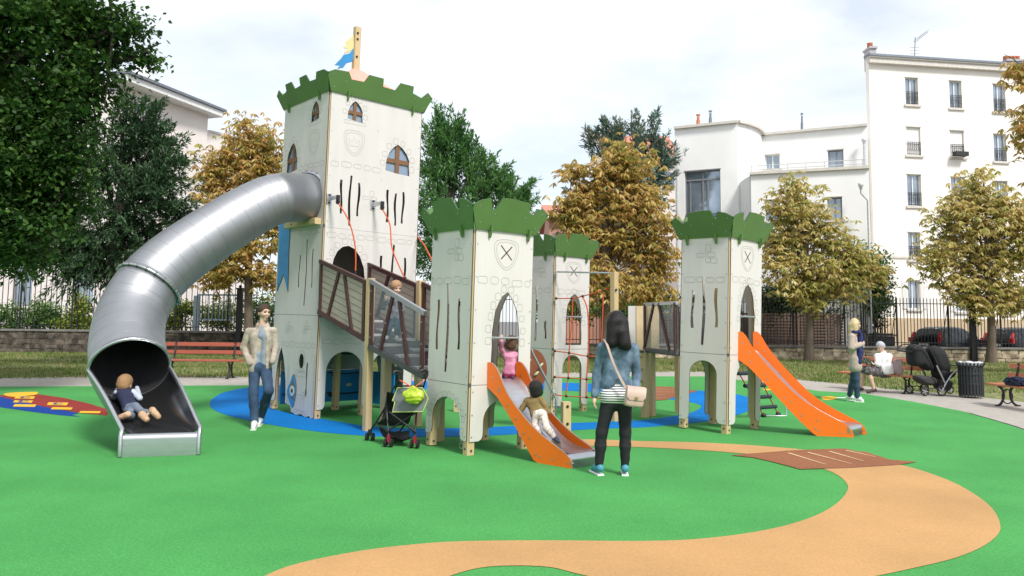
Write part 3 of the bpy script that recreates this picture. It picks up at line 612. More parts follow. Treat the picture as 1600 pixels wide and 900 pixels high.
# ---------------------------------------------------------------- trees
def quads(P, d, L_, wf, sag=.12, tip=.55):
    n = len(P); d = d / np.linalg.norm(d, axis=1)[:, None]
    rnd = RNG.normal(0, .75, (n, 3)); rnd[:, 2] += 1.8; s = np.cross(d, rnd); s /= np.linalg.norm(s, axis=1)[:, None]; up = np.cross(s, d); L_ = L_[:, None]
    V = np.zeros((n, 4, 3)); V[:, 0] = P; V[:, 1] = P + d * L_ * tip + s * L_ * wf - up * L_ * .06; V[:, 2] = P + d * L_ - np.array([0, 0, 1]) * L_ * sag; V[:, 3] = P + d * L_ * tip - s * L_ * wf - up * L_ * .06
    return V.reshape(-1, 3)
def leafcloud(C, n_per, kind, size, spread):
    """C (n,6) clump centres with an outward direction -> leaf quads.
    Every clump is a twig end: leaves crowd it, and air is left between the clumps."""
    c, o = C[:, :3], C[:, 3:]; n0 = len(c)
    rep = np.repeat(c, n_per, 0); ro = np.repeat(o, n_per, 0); n = len(rep)
    if kind == 'whorl':
        # n_per leaflets per whorl, several whorls per twig
        nw = 6; w0 = np.repeat(c, nw, 0) + RNG.normal(0, 1, (n0 * nw, 3)) * np.array([.26, .26, .13]) + np.repeat(o, nw, 0) * RNG.uniform(-.25, .25, (n0 * nw, 1)); k = 6
        P = np.repeat(w0, k, 0); az = np.tile(np.linspace(0, 2 * np.pi, k, endpoint=False), len(w0)) + np.repeat(RNG.uniform(0, 6.3, len(w0)), k) + RNG.normal(0, .18, len(P)); dz = np.repeat(RNG.uniform(-1.3, -.1, len(w0)), k) + RNG.normal(0, .15, len(P))
        d = np.stack([np.cos(az), np.sin(az), dz], 1); return quads(P, d, size * RNG.uniform(.65, 1.25, len(P)), .17, .15)
    if kind == 'broad':
        P = rep + RNG.normal(0, 1, (n, 3)) * spread * np.array([1.5, 1.5, .8]) + ro * RNG.uniform(-.3, .3, (n, 1)) * spread * 6; az = RNG.uniform(0, 6.3, n); d = np.stack([np.cos(az), np.sin(az), RNG.uniform(-1.2, .1, n)], 1)
        return quads(P, d, size * RNG.uniform(.6, 1.25, n), .36, .15, .45)
    # plumes: long feathery sprays leaning outwards and up (or drooping)
    dirs = o + np.array([0, 0, .9 if kind == 'needle_up' else .35]) + RNG.normal(0, .25, (n0, 3)); dirs /= np.linalg.norm(dirs, axis=1)[:, None]
    rd = np.repeat(dirs, n_per, 0); t = RNG.uniform(0, 1, (n, 1)); Lp = np.repeat(RNG.uniform(.6, 1.3, (n0, 1)), n_per, 0) * spread * 4.5
    P = rep + rd * (t - .4) * Lp + RNG.normal(0, 1, (n, 3)) * spread * .42 * (1.15 - t) - np.array([0, 0, 1.]) * (t ** 2) * Lp * (.0 if kind == 'needle_up' else .35)
    d = rd * .9 + RNG.normal(0, .55, (n, 3)) + np.array([0, 0, 0. if kind == 'needle_up' else -.35]); return quads(P, d, size * RNG.uniform(.6, 1.2, n), .13, .05)
def crown_points(blobs, Y, dens, gap=.0, depth=1., shell=.45):
    out = []; ctr = []; mid = np.mean([at(b[0], b[1], Y) for b in blobs], 0)
    for (x, y, rx, ry) in blobs:
        c = at(x, y, Y); k = Y / FOC; rX, rZ = rx * k, ry * k; rY = (rX + rZ) / 2 * depth; c = c + np.array([0, random.uniform(-.35, .35) * rY, 0]); ctr.append(c)
        n = int(dens * (4.19 * rX * rY * rZ) ** .72) + 8
        u = RNG.normal(0, 1, (n, 3)); u /= np.linalg.norm(u, axis=1)[:, None]; r = RNG.random(n)[:, None] ** shell * (1 + .13 * RNG.normal(0, 1, (n, 1)))
        p = c + u * r * np.array([rX, rY, rZ]); o = p - mid; o /= np.linalg.norm(o, axis=1)[:, None] + 1e-6; o = .5 * o + .5 * u; out.append(np.hstack([p, o]))
    P = np.concatenate(out)
    if gap:
        q = P[:, :3] * 1.9; f = np.sin(q[:, 0] * 1.7 + 2 * np.sin(q[:, 2] * .9)) + np.sin(q[:, 2] * 2.3 + 1.5 * np.sin(q[:, 0] * 1.1 + q[:, 1])) + np.sin(q[:, 1] * 1.9 + q[:, 2] * .7)
        P = P[(f > -3 + gap * 3.2) | (RNG.random(len(P)) < .06)]
    return P, ctr
bark = mat('bark', (.13, .10, .075), .95, var=.3, vscale=8, bump=1., bscale=20, stretch=(1, 1, .25)); bark_d = mat('dark_bark', (.05, .04, .032), .95, var=.3, vscale=8, bump=1., bscale=20, stretch=(1, 1, .25))
def tree(name, lab, cat, base, Y, ztop_px, blobs, kind, size, dens, nper, lm, tr=.16, gap=.6, bk=None, spread=.12, group=None, shell=.45, trunk_hidden=False):
    b = at(base, 450, Y); T = Thing(name, lab, cat, (b[0], Y, 0), group=group); bk = bk or bark
    P, ctr = crown_points(blobs, Y, dens, gap, shell=shell)
    top = max(c[2] for c in ctr); zt = at(base, ztop_px, Y)[2]
    pts = [np.array([b[0] + .05 * math.sin(z * 1.3), Y + .05 * math.cos(z), z]) for z in np.linspace(-.05, max(top, zt), 9)]
    rad = np.interp(np.linspace(0, 1, 9), [0, .06, .5, 1], [tr * 1.45, tr, tr * .7, tr * .2]); mb = MB(); mb.tube(pts, rad, 12); T.part('trunk', mb, bk)
    mb = MB()
    for c in ctr:
        k = np.clip(.45 + .3 * (c[2] - zt) / max(top - zt, .5), .3, .85); s0 = pts[0] + (np.array([b[0], Y, zt + max(0, (c[2] - zt)) * .35]) - pts[0]); s0 = np.array([b[0], Y, min(zt + max(0, c[2] - zt) * .4, c[2])])
        md = (s0 + c) / 2 + np.array([0, 0, .15 * abs(c[0] - s0[0])]); L_ = spline([s0, md, c], 4, False); mb.tube(L_, np.linspace(tr * .42, tr * .12, len(L_)), 7)
        for _ in range(5):
            e_ = P[RNG.integers(len(P))][:3] if RNG.random() < .3 else c + RNG.normal(0, .5, 3) * .8; e_ = c + (e_ - c) * min(1, 1.6 / (np.linalg.norm(e_ - c) + .01)); mb.tube([c - (c - md) * .3 * RNG.random(), (c + e_) / 2 + np.array([0, 0, .08]), e_], [tr * .14, tr * .09, tr * .03], 5)
    T.part('branches', mb, bk)
    V = leafcloud(P, nper, kind, size, spread); npmesh('crown', V, np.arange(len(V)).reshape(-1, 4), lm, T.o, inv=T.inv)
    return T
gold = leafmat('golden_chestnut_leaves', [(.20, .23, .05), (.40, .36, .08), (.56, .42, .12), (.60, .40, .13), (.48, .25, .08), (.80, .64, .30)], .45, .3)
olive = leafmat('olive_gold_chestnut_leaves', [(.20, .27, .055), (.38, .40, .10), (.56, .49, .15), (.64, .52, .20), (.48, .32, .11), (.80, .70, .38)], .45, .3)
maple = leafmat('dark_green_broad_leaves', [(.018, .05, .010), (.03, .08, .014), (.05, .12, .02), (.10, .19, .035)], .4, .3)
yewm = leafmat('yew_green_needles', [(.022, .058, .026), (.042, .095, .042), (.07, .135, .058), (.11, .19, .085)], .25, .3)
yewb = leafmat('bright_yew_needles', [(.045, .125, .033), (.075, .19, .05), (.12, .27, .07), (.20, .36, .12)], .35, .3)
sprm = leafmat('blue_spruce_needles', [(.09, .17, .12), (.15, .24, .19), (.21, .31, .26), (.36, .24, .14)], .1, .3)
shrubm = leafmat('fresh_green_shrub_leaves', [(.04, .10, .02), (.08, .19, .03), (.14, .27, .06), (.24, .34, .08)], .35, .3)
ivym = leafmat('dark_ivy_leaves', [(.008, .024, .008), (.015, .04, .012), (.035, .075, .02), (.08, .12, .03)], .2, .3)
yelm = leafmat('yellow_green_hedge_leaves', [(.08, .14, .02), (.18, .26, .03), (.32, .38, .04), (.45, .46, .06)], .35, .3)
tree('broadleaf_tree', 'large dark green broadleaf tree filling the upper left corner', 'tree', -150, 15, 330, [(30, 30, 150, 90), (130, 45, 85, 62), (185, 55, 38, 48), (222, 88, 24, 15), (20, 150, 130, 95), (120, 140, 75, 65), (95, 215, 80, 80), (20, 270, 110, 95), (60, 340, 75, 60), (120, 290, 42, 55), (10, 390, 80, 45), (-140, 120, 190, 220), (-160, 320, 150, 120), (40, -90, 170, 90), (-120, -160, 200, 120)], 'broad', .115, 60, 26, maple, .28, .55, bark_d, .10)
tree('yew_tree', 'dark green drooping yew behind the tube slide', 'tree', 178, 24, 440, [(215, 190, 45, 45), (238, 225, 45, 45), (215, 270, 70, 60), (265, 290, 45, 45), (210, 345, 90, 55), (275, 345, 38, 38), (150, 385, 80, 40), (95, 360, 60, 60), (245, 390, 45, 25), (150, 250, 60, 70), (50, 395, 60, 25), (160, 425, 30, 20), (115, 425, 22, 20)], 'spray', .20, 26, 48, yewm, .25, .4, bark_d, .17)
tree('chestnut_tree', 'golden brown chestnut left of the castle, above the tube slide', 'tree', 389, 31, 440, [(385, 215, 32, 38), (415, 235, 30, 40), (352, 250, 42, 32), (400, 280, 55, 40), (330, 285, 30, 25), (365, 330, 60, 45), (420, 340, 35, 50), (330, 390, 45, 35), (385, 400, 60, 40), (345, 432, 45, 22), (415, 435, 30, 28)], 'whorl', .25, 15, 7, gold, .19, .35)
tree('yew_tree', 'bright green feathery yew rising behind the middle towers', 'tree', 700, 26, 440, [(690, 215, 36, 36), (720, 225, 30, 30), (680, 270, 45, 45), (735, 265, 38, 38), (770, 275, 25, 25), (760, 305, 50, 38), (805, 305, 30, 22), (810, 330, 30, 25), (690, 340, 60, 50), (770, 355, 60, 45), (680, 400, 50, 40), (750, 410, 60, 40)], 'needle_up', .21, 24, 48, yewb, .22, .38, bark_d, .16)
tree('spruce_tree', 'blue green spruce tops rising behind the golden chestnut', 'tree', 990, 37, 420, [(927, 222, 12, 18), (945, 215, 11, 20), (967, 208, 9, 22), (960, 235, 30, 18), (995, 212, 12, 28), (1022, 208, 9, 30), (1010, 240, 30, 22), (1040, 245, 16, 18), (1035, 270, 22, 22), (990, 290, 50, 50), (950, 330, 60, 60)], 'needle_up', .3, 12, 44, sprm, .22, .2, bark_d, .17)
tree('chestnut_tree', 'large golden brown chestnut behind the small tower with the rope net', 'tree', 945, 29.5, 470, [(965, 238, 26, 24), (985, 262, 42, 32), (940, 275, 38, 32), (908, 300, 30, 28), (1010, 305, 45, 36), (960, 325, 70, 42), (900, 345, 34, 36), (1025, 350, 36, 38), (960, 385, 88, 42), (1025, 405, 38, 38), (895, 405, 36, 36), (940, 440, 70, 34), (1010, 452, 48, 26), (888, 452, 30, 25), (890, 270, 14, 14), (880, 330, 16, 18)], 'whorl', .25, 15, 7, gold, .22, .35)
tree('chestnut_tree', 'olive gold chestnut with a pale trunk between the right tower and the blonde woman', 'tree', 1262, 32.3, 470, [(1243, 298, 26, 22), (1222, 330, 32, 26), (1262, 330, 36, 30), (1240, 368, 50, 30), (1205, 372, 26, 22), (1285, 352, 26, 24), (1335, 395, 28, 22), (1360, 425, 24, 18), (1300, 378, 30, 20), (1215, 408, 34, 26), (1285, 412, 55, 28), (1345, 415, 30, 24), (1240, 442, 48, 26), (1310, 445, 48, 24), (1262, 470, 16, 18)], 'whorl', .25, 15, 7, olive, .17, .35)
tree('chestnut_tree', 'olive gold chestnut in front of the cream apartments, over the litter bin', 'tree', 1545, 32.5, 470, [(1530, 285, 26, 22), (1512, 315, 40, 26), (1562, 320, 36, 30), (1490, 345, 36, 26), (1545, 360, 50, 32), (1590, 345, 32, 36), (1485, 385, 45, 26), (1545, 405, 50, 30), (1595, 400, 40, 36), (1462, 412, 22, 16), (1500, 435, 40, 24), (1560, 445, 42, 24), (1600, 460, 32, 28), (1510, 465, 24, 16), (1545, 480, 20, 20)], 'whorl', .25, 15, 7, olive, .17, .35)
tree('chestnut_tree', 'orange brown chestnut branch tips at the far right edge', 'tree', 1760, 24, 420, [(1618, 120, 22, 26), (1600, 108, 9, 12), (1622, 175, 30, 30), (1607, 205, 12, 14), (1680, 170, 60, 90), (1700, 300, 80, 90), (1740, 80, 80, 80)], 'whorl', .25, 15, 7, gold, .2, .35)
def bush(name, lab, cat, Y, blobs, kind, size, dens, nper, lm, group=None, spread=.1):
    b = at(blobs[0][0], 450, Y); T = Thing(name, lab, cat, (b[0], Y, 0), group=group); P, ctr = crown_points(blobs, Y, dens * 1.8, .15); P = P[P[:, 2] > 0.05]
    mb = MB()
    for c in ctr:
        for _ in range(4): r = RNG.normal(0, .15, 3); mb.tube([(c[0] + r[0] * .5, c[1] + r[1], 0), (c[0] + r[0], c[1] + r[1], c[2])], [.03, .01], 5)
    T.part('stems', mb, bark_d); V = leafcloud(P, nper, kind, size, spread); npmesh('foliage', V, np.arange(len(V)).reshape(-1, 4), lm, T.o, inv=T.inv)
bush('hedge', 'green clipped hedge behind the railing at the far left', 'hedge', 35, [(0, 495, 30, 30), (30, 500, 25, 28), (60, 495, 25, 32), (80, 500, 20, 30)], 'broad', .12, 33, 16, shrubm)
bush('conical_bush', 'yellow green conical bush behind the railing under the yew', 'shrub', 34.8, [(125, 470, 9, 15), (125, 490, 18, 20), (122, 508, 26, 18), (108, 505, 15, 15), (142, 508, 15, 15)], 'broad', .12, 55, 16, yelm)
bush('hedge', 'yellow green hedge behind the railing between tube slide and chestnut trunk', 'hedge', 35.5, [(245, 505, 25, 20), (275, 495, 25, 25), (330, 492, 30, 24), (355, 495, 25, 26), (290, 482, 30, 12)], 'broad', .12, 33, 16, yelm)
bush('hedge', 'darker green hedge behind the railing beside the castle', 'hedge', 36.5, [(395, 490, 25, 30), (425, 485, 25, 30), (460, 485, 30, 35)], 'broad', .12, 33, 16, shrubm)
bush('ivy_hedge', 'dark ivy mass above the lattice fence behind the right tower', 'ivy', 36.6, [(1205, 465, 30, 32), (1240, 470, 30, 28), (1280, 468, 35, 30), (1320, 470, 35, 30), (1345, 490, 25, 50), (1360, 460, 25, 35), (1100, 470, 40, 14), (1030, 468, 50, 14)], 'broad', .12, 38, 16, ivym)
bush('green_shrub', 'fresh green shrub at the edge of the ivy, behind the blonde woman', 'shrub', 35.8, [(1345, 395, 24, 18), (1368, 412, 24, 26), (1378, 440, 18, 26), (1350, 440, 28, 26), (1370, 475, 20, 26)], 'broad', .12, 33, 16, shrubm)
bush('hedge', 'green hedge seen between the middle towers above the lattice fence', 'hedge', 36, [(860, 480, 40, 26), (910, 478, 35, 25), (970, 480, 40, 22), (1010, 478, 40, 20)], 'broad', .12, 33, 16, shrubm)
# ---------------------------------------------------------------- castle play structure
panel = mat('offwhite_panel', (.63, .59, .56), .38, var=.05, stretch=(2.5, 2.5, .5), vscale=2.2, bump=.12, bscale=260, detail=6)
edge = mat('panel_edge', (.10, .065, .04), .6); pedge = mat('panel_cut_edge', (.30, .24, .16), .6)
engr = mat('engraved_line', (.37, .36, .32), .7); greenp = mat('green_battlement', (.095, .19, .05), .4, var=.08, vscale=3, bump=.12, bscale=200)
gedge = mat('green_panel_edge', (.03, .09, .03), .5); wood = mat('pale_glued_timber', (.60, .45, .25), .65, var=.13, vscale=5, stretch=(6, 6, .5), bump=.15, bscale=60, col2=(.52, .37, .19), c2pos=(.45, .6))
steel = mat('brushed_steel', (.52, .53, .55), .34, .95, var=.08, vscale=6, stretch=(1, 1, 6)); dsteel = mat('dark_steel', (.12, .12, .125), .45, .7)
screw = mat('steel_screw', (.45, .45, .43), .35, .9); blackp = mat('black_plastic', (.012, .012, .013), .45)
brownp = mat('dark_brown_board', (.065, .022, .020), .5, var=.2, vscale=8, stretch=(1, 1, .4)); windowbrown = mat('window_cross_brown', (.19, .09, .04), .6, var=.2, vscale=9)
orangep = mat('orange_slide_side', (.86, .155, .008), .32, var=.05, vscale=2, bump=.06, bscale=120, coat=.15); oedge = mat('slide_edge', (.25, .2, .19), .5)
bluep = mat('blue_panel', (.01, .22, .50), .4, var=.06); deckm = mat('grey_deck', (.13, .13, .13), .85, bump=.3, bscale=100); pane_m = glassmat('clear_polycarbonate', (.50, .56, .62), .08, .15); paneb = glassmat('blue_grey_pane', (.32, .40, .52), .06, .7)
plank_m = mat('beige_plank', (.50, .42, .35), .6, var=.1, vscale=4, stretch=(.4, .4, 3)); ropem = mat('orange_rope', (.62, .10, .03), .8, bump=.6, bscale=200)
pinkroof = mat('salmon_roof', (.78, .33, .25), .45, var=.05); flag_y = mat('yellow_flag_panel', (.72, .62, .30), .5); flag_b = mat('blue_flag_panel', (.03, .25, .55), .5)
TW = {'M': (-.491, 8.975, .902, .905, .905, 2.647, .019, -.004), 'T': (3.028, 10.888, .800, .80, .92, 2.794, .027, -.003), 'B': (.683, 12.977, .866, .85, .85, 2.69, .017, -.001), 'A': (-3.033, 12.064, .854, 1.649, 1.77, 5.214, .018, -.001)}
def tmtx(k):
    X, Y, a, wl, wr, H, lx, ly = TW[k]; dr = Vector((math.sin(a), math.cos(a), 0)); dl = Vector((-math.cos(a), math.sin(a), 0)); up = Vector((lx, ly, 1))
    up.normalize(); dl2 = up.cross(dr).normalized(); dr2 = dl2.cross(up).normalized()
    M = Matrix.Identity(4)
    for i in range(3): M[i][0] = dr2[i]; M[i][1] = dl2[i]; M[i][2] = up[i]
    M[0][3] = X; M[1][3] = Y; return M
def faces(wr, wl):
    return {'R': ((0, 0, 0), (1, 0, 0), (0, -1, 0), wr), 'L': ((0, 0, 0), (0, 1, 0), (-1, 0, 0), wl), 'K': ((wr, 0, 0), (0, 1, 0), (1, 0, 0), wl), 'N': ((0, wl, 0), (1, 0, 0), (0, 1, 0), wr)}
def slot(u, v0, v1, w=.035, ph=0.):
    n = 7; vs = np.linspace(v0, v1, n); c = [u + .012 * math.sin(ph + 3.2 * i / n * 2) for i in range(n)]; ws = [w * (.75 + .35 * abs(math.cos(ph + i * .55))) for i in range(n)]
    return [(c[i] - ws[i] / 2, vs[i]) for i in range(n)] + [(c[i] + ws[i] / 2, vs[i]) for i in range(n - 1, -1, -1)]
def gothic(u0, u1, v0, v1, wob=.008):
    uc = (u0 + u1) / 2; h = v1 - v0; hw = (u1 - u0) / 2; P = [(u0, v0), (u1, v0)]
    prof = [(1.02, .2), (.97, .4), (1.0, .55), (.90, .68), (.80, .78), (.58, .88), (.36, .95), (.04, 1)]
    P += [(uc + hw * a + random.uniform(-wob, wob), v0 + h * b) for a, b in prof]; P += [(uc - hw * a + random.uniform(-wob, wob), v0 + h * b) for a, b in prof[::-1][1:]]
    return P
def arch_panel(w, vt, u0, u1, vs, va, leg=.15):
    "lower panel with an arch and rounded legs, open at the bottom"
    uc = (u0 + u1) / 2; hw = (u1 - u0) / 2; P = [(.015, vt), (.015, leg)]
    P += [(u0 - .06, leg), (u0 - .025, leg + .015), (u0 - .005, leg + .05), (u0, leg + .1)]
    P += [(uc - hw * math.cos(t), vs + (va - vs) * math.sin(t)) for t in np.linspace(0, math.pi, 15)]
    P += [(u1, leg + .1), (u1 + .005, leg + .05), (u1 + .025, leg + .015), (u1 + .06, leg), (w - .015, leg), (w - .015, vt)]
    return P
def stonerow(w, v, hgt=.085, n=None, s=.0):
    o = []; u = .05 + s; i = 0
    while u < w - .1:
        l = random.uniform(.13, .2); l = min(l, w - .04 - u); o.append(rrect(u + l / 2, v + random.uniform(-.012, .012), l - .02, hgt * random.uniform(.8, 1.05), .03, 4, .002)); u += l + random.uniform(.01, .03)
    return o
def bricks(u, v, s=1., fl=1):
    return [rrect(u, v + .09 * s, .085 * s, .10 * s, .025 * s), rrect(u - fl * .11 * s, v, .15 * s, .055 * s, .02 * s), rrect(u + fl * .05 * s, v + .0 * s, .11 * s, .055 * s, .02 * s), rrect(u + .0 * s, v - .075 * s, .075 * s, .07 * s, .025 * s), rrect(u + fl * .09 * s, v - .08 * s, .1 * s, .075 * s, .03 * s)]
def shield(u, v, w, h):
    p = [(-.42, .42), (0, .5), (.42, .42), (.5, .2), (.42, -.12), (.24, -.38), (0, -.5), (-.24, -.38), (-.42, -.12), (-.5, .2)]
    return [tuple(q) for q in spline([(u + a * w, v + b * h) for a, b in p], 3)]
def around(op, out=.045, sz=.085, lo=None):
    P = np.array(op); c = P.mean(0); s = spline(P, 4); d = np.r_[0, np.cumsum(np.linalg.norm(np.diff(s, axis=0), axis=1))]; o = []; t = 0
    while t < d[-1] - sz * .5:
        q = np.array([np.interp(t, d, s[:, 0]), np.interp(t, d, s[:, 1])]); n = q - c; n /= np.linalg.norm(n)
        if (lo is None or q[1] > lo) and abs(n[0]) + max(n[1], 0) > .75: o.append(rrect(*(q + n * (out + .01)), sz * random.uniform(.75, 1.), sz * random.uniform(.8, 1.1), .022, 4, .003))
        t += sz * 1.28
    return o
class Tower:
    def __init__(s, key, lab):
        X, Y, a, s.wl, s.wr, s.H, _, _ = TW[key]; s.T = Thing('castle_tower', lab, 'play tower', mtx=tmtx(key), world=False); s.F = faces(s.wr, s.wl); s.M = tmtx(key)
    def P(s, face, name, outer, holes=(), lines=(), dots=(), t=.013, mats=None, off=0., thick_lines=(), lab=None):
        O, eu, en, w = s.F[face]; O = np.array(O, float) + np.array(en, float) * off; mb = MB(); mb.plate(O, eu, (0, 0, 1), en, outer, holes, t)
        O2 = O + np.array(en, float) * t
        for l in lines: mb.ribbon(O2, eu, (0, 0, 1), en, l, .006, 2)
        for l in thick_lines: mb.ribbon(O2, eu, (0, 0, 1), en, l, .016, 1, False)
        for (u, v) in dots: mb.disc(O2 + np.array(eu, float) * u + np.array([0, 0, v]), en, .009, .006, 8, 3)
        return s.T.part(name, mb, mats or [panel, edge, engr, screw], label=lab)
    def post(s, x, y, top, r=.05, bot=0., mt=None):
        mb = MB(); mb.box((x, y, (top + bot) / 2), (r, r, (top - bot) / 2), bev=.008); mb.disc((x - r - .002, y, .07), (1, 0, 0), .014, .012, 8, 1); mb.disc((x, y - r - .002, .05), (0, 1, 0), .014, .012, 8, 1)
        return s.T.part('post', mb, [mt or wood, dsteel])
    def battlement(s, face, prof, tabs, z, tilt=.30):
        O, eu, en, w = s.F[face]; eu = np.array(eu, float); en = np.array(en, float); ev = np.array([0, 0, math.cos(tilt)]) + en * math.sin(tilt); n2 = en * math.cos(tilt) - np.array([0, 0, math.sin(tilt)])
        Ob = np.array(O, float) + np.array([0, 0, z]) + en * .022
        mb = MB(); mb.plate(Ob, eu, ev, n2, prof, (), .018)
        O2 = Ob + n2 * .018
        for (u, v) in ((.03, .08), (-.02, .27), (.22, .2), (w - .22, .2), (w - .03, .08), (w + .03, .27)): mb.disc(O2 + eu * u + ev * v, n2, .011, .006, 8, 2)
        b = s.T.part('battlement', mb, [greenp, gedge, screw])
        for u in tabs:
            mb = MB(); q = np.array(O, float) + eu * u + np.array([0, 0, z])
            mb.plate(q - eu * .012, en, (0, 0, 1), eu, [(.013, .05), (.085, .05), (.075, -.01), (.05, -.085), (.03, -.1), (.013, -.03)], (), .024, 0, 0); s.T.part('bracket', mb, greenp, b)
def cren_small(w):
    return [(-.01, 0), (w + .01, 0), (w + .135, .27), (w + .035, .335), (w - .075, .235), (w - .17, .27), (w - .19, .385), (w / 2, .405), (w / 2 - .165, .40), (w / 2 - .235, .255), (.17, .245), (.12, .375), (.0, .345), (-.125, .275)]
def cren_big(w):
    P = [(-.01, 0), (w + .01, 0), (w + .135, .27), (w + .02, .35), (w - .09, .235)]
    P += [(w - .28, .28), (w - .29, .395), (w - .55, .395), (w - .63, .255), (.90, .265), (.88, .395), (.61, .395), (.54, .265), (.31, .255), (.24, .36), (.0, .345), (-.125, .275)]
    return P
def small_tower(key, lab, seam, slots, door, arch_lo, simple=False, lowholes=True, knob=False):
    t = Tower(key, lab); H = t.H; wl, wr = t.wl, t.wr; T_ = t.T
    for (x, y) in ((.053, .053), (wr - .053, .053), (.053, wl - .053), (wr - .053, wl - .053)): t.post(x, y, H - .03)
    sh = shield(.47 * wr / .9, H - .30, .37, .37); sh2 = shield(.47 * wr / .9, H - .30, .30, .31); cu, cv = .47 * wr / .9, H - .275
    X1 = [(cu - .085, cv + .085), (cu + .085, cv - .085)]; X2 = [(cu + .085, cv + .08), (cu - .08, cv - .08)]
    def dots(w, lo, hi): return [(u, v) for u in (.04, w - .04) for v in np.linspace(lo, hi, 5)]
    d = gothic(*door)
    for f in 'RLKN':
        w = wr if f in 'RN' else wl; up = [(.015, seam + .003), (w - .015, seam + .003), (w - .015, H), (.015, H)]
        if f == 'L':
            hs = [slot(u, a, b, .045, i * 1.9) for i, (u, a, b) in enumerate(slots)]; o = t.P(f, 'upper_panel', up, hs, stonerow(w, H - .63) + bricks(.34, H - .27, 1.05, -1), dots(w, seam + .1, H - .2))
        elif f == 'K': o = t.P(f, 'upper_panel', up, [gothic(.2, w - .22, seam + .03, H - .75)], stonerow(w, H - .63) + bricks(.5, H - .27), dots(w, seam + .1, H - .2))
        else:
            dd = d if f == 'R' else gothic(.19, w - .19, seam + .02, H - .72)
            t.P(f, 'upper_panel', up, [dd], [sh, sh2] + stonerow(w, H - .63) + around(dd, .05, .09, seam + .15), dots(w, seam + .1, H - .2), thick_lines=[X1, X2])
        u0, u1, vs, va, lg = arch_lo[f] if f in arch_lo else arch_lo['L']; u1 = min(u1, w - .13)
        ap = arch_panel(w, seam - .003, u0, u1, vs, va, lg)
        ln = []
        if f == 'L' and knob:
            n = 12
            for k in range(n):
                th = math.pi * (k + .5) / n; rr = 1.11; uu = (u0 + u1) / 2 - (u1 - u0) / 2 * (math.cos(th) * 1.2); vv = vs + (va - vs) * math.sin(th) * 1.1 - (0 if 2 < k < 9 else 0)
                ln.append(rrect(uu, vv, .055, .07, .012, 4, .004))
            for k in range(3):
                for q in (u0 - .045, u1 + .045): ln.append(rrect(q, vs - .09 - .085 * k, .055, .06, .012, 4, .003))
        t.P(f, 'lower_panel', ap, (), ln, [(.04, lg + .05), (w - .04, lg + .05), (.04, lg + .3), (w - .04, lg + .3), (.04, seam - .08), (w - .04, seam - .08)])
        t.battlement(f, cren_small(w), (.2, w - .12), H - .02)
    mb = MB(); mb.box((wr / 2, wl / 2, seam + .0), (wr / 2 - .002, wl / 2 - .002, .022)); T_.part('deck', mb, deckm)
    mb = MB(); mb.tube([(door[0] + .02, -.03, seam + .55), (door[1] - .02, -.03, seam + .55)], .014, 8)
    for q in (door[0] + .02, door[1] - .02): mb.tube([(q, -.03, seam + .55), (q, -.01, seam + .55)], .02, 8)
    T_.part('grab_bar', mb, steel)
    return t
tM = small_tower('M', 'middle small white play tower nearest the woman, with a toddler in its doorway', .80, [(.70, 1.18, 1.79), (.485, .92, 1.99), (.24, 1.20, 1.80)], (.29, .70, .83, 1.90), {'L': (.15, .75, .36, .63, .16), 'R': (.2, .72, .38, .61, .155), 'K': (.2, .72, .38, .61, .155), 'N': (.2, .72, .38, .61, .155)}, knob=True)
tT = small_tower('T', 'right small white play tower standing apart, with a long orange slide', 1.10, [(.585, 1.46, 2.01), (.405, 1.22, 2.2), (.195, 1.48, 2.04)], (.29, .71, 1.12, 2.12), {'L': (.17, .62, .8, 1.0, .13), 'R': (.19, .76, .7, 1.0, .13), 'K': (.2, .6, .8, 1.0, .13), 'N': (.2, .72, .7, 1.0, .13)})
tB = small_tower('B', 'rear small white play tower seen between two others, behind a red rope net', 1.08, [(.62, 1.45, 2.0), (.42, 1.2, 2.15), (.18, 1.25, 1.55)], (.28, .66, 1.15, 2.03), {'L': (.17, .66, .75, .98, .13), 'R': (.22, .68, .75, .98, .13), 'K': (.2, .66, .8, .98, .13), 'N': (.2, .66, .7, .98, .13)})

# ---- the big tower
t = tA = Tower('A', 'tall white play tower with green battlements, salmon roof and flagpole'); H = t.H; wl, wr = t.wl, t.wr
t.T.o.name = 'tall_castle_tower'
for (x, y) in ((.053, .053), (wr - .053, .053), (.053, wl - .053), (wr - .053, wl - .053)): t.post(x, y, H - .03)
t.post(.86, .053, 1.55); t.post(.86, .95, 1.55); t.post(.86, wl - .053, 1.55)
s1, s2 = 1.60, 3.0
def win_shape(u0, u1, v0, v1):
    hw = (u1 - u0) / 2; uc = (u0 + u1) / 2; h = v1 - v0
    return [(uc - hw * 1.0, v0 + .05 * h), (uc - hw * .1, v0), (uc + hw, v0 - .02 * h), (uc + hw * .93, v0 + .3 * h), (uc + hw * .96, v0 + .5 * h), (uc + hw * .72, v0 + .72 * h), (uc + hw * .35, v0 + .9 * h), (uc - hw * .05, v0 + h), (uc - hw * .4, v0 + .88 * h), (uc - hw * .72, v0 + .68 * h), (uc - hw * .95, v0 + .4 * h)]
def crown_lines(u, v, s=.2):
    return [[(u - s * .42, v - s * .3), (u - s * .5, v + s * .3), (u - s * .2, v - s * .02), (u, v + s * .4), (u + s * .2, v - s * .02), (u + s * .5, v + s * .3), (u + s * .42, v - s * .3)]]
def dotcol(us, vs): return [(u, v) for u in us for v in vs]
W1, W2 = (.32, .60, 4.79, 5.12), (1.07, 1.55, 4.04, 4.54)
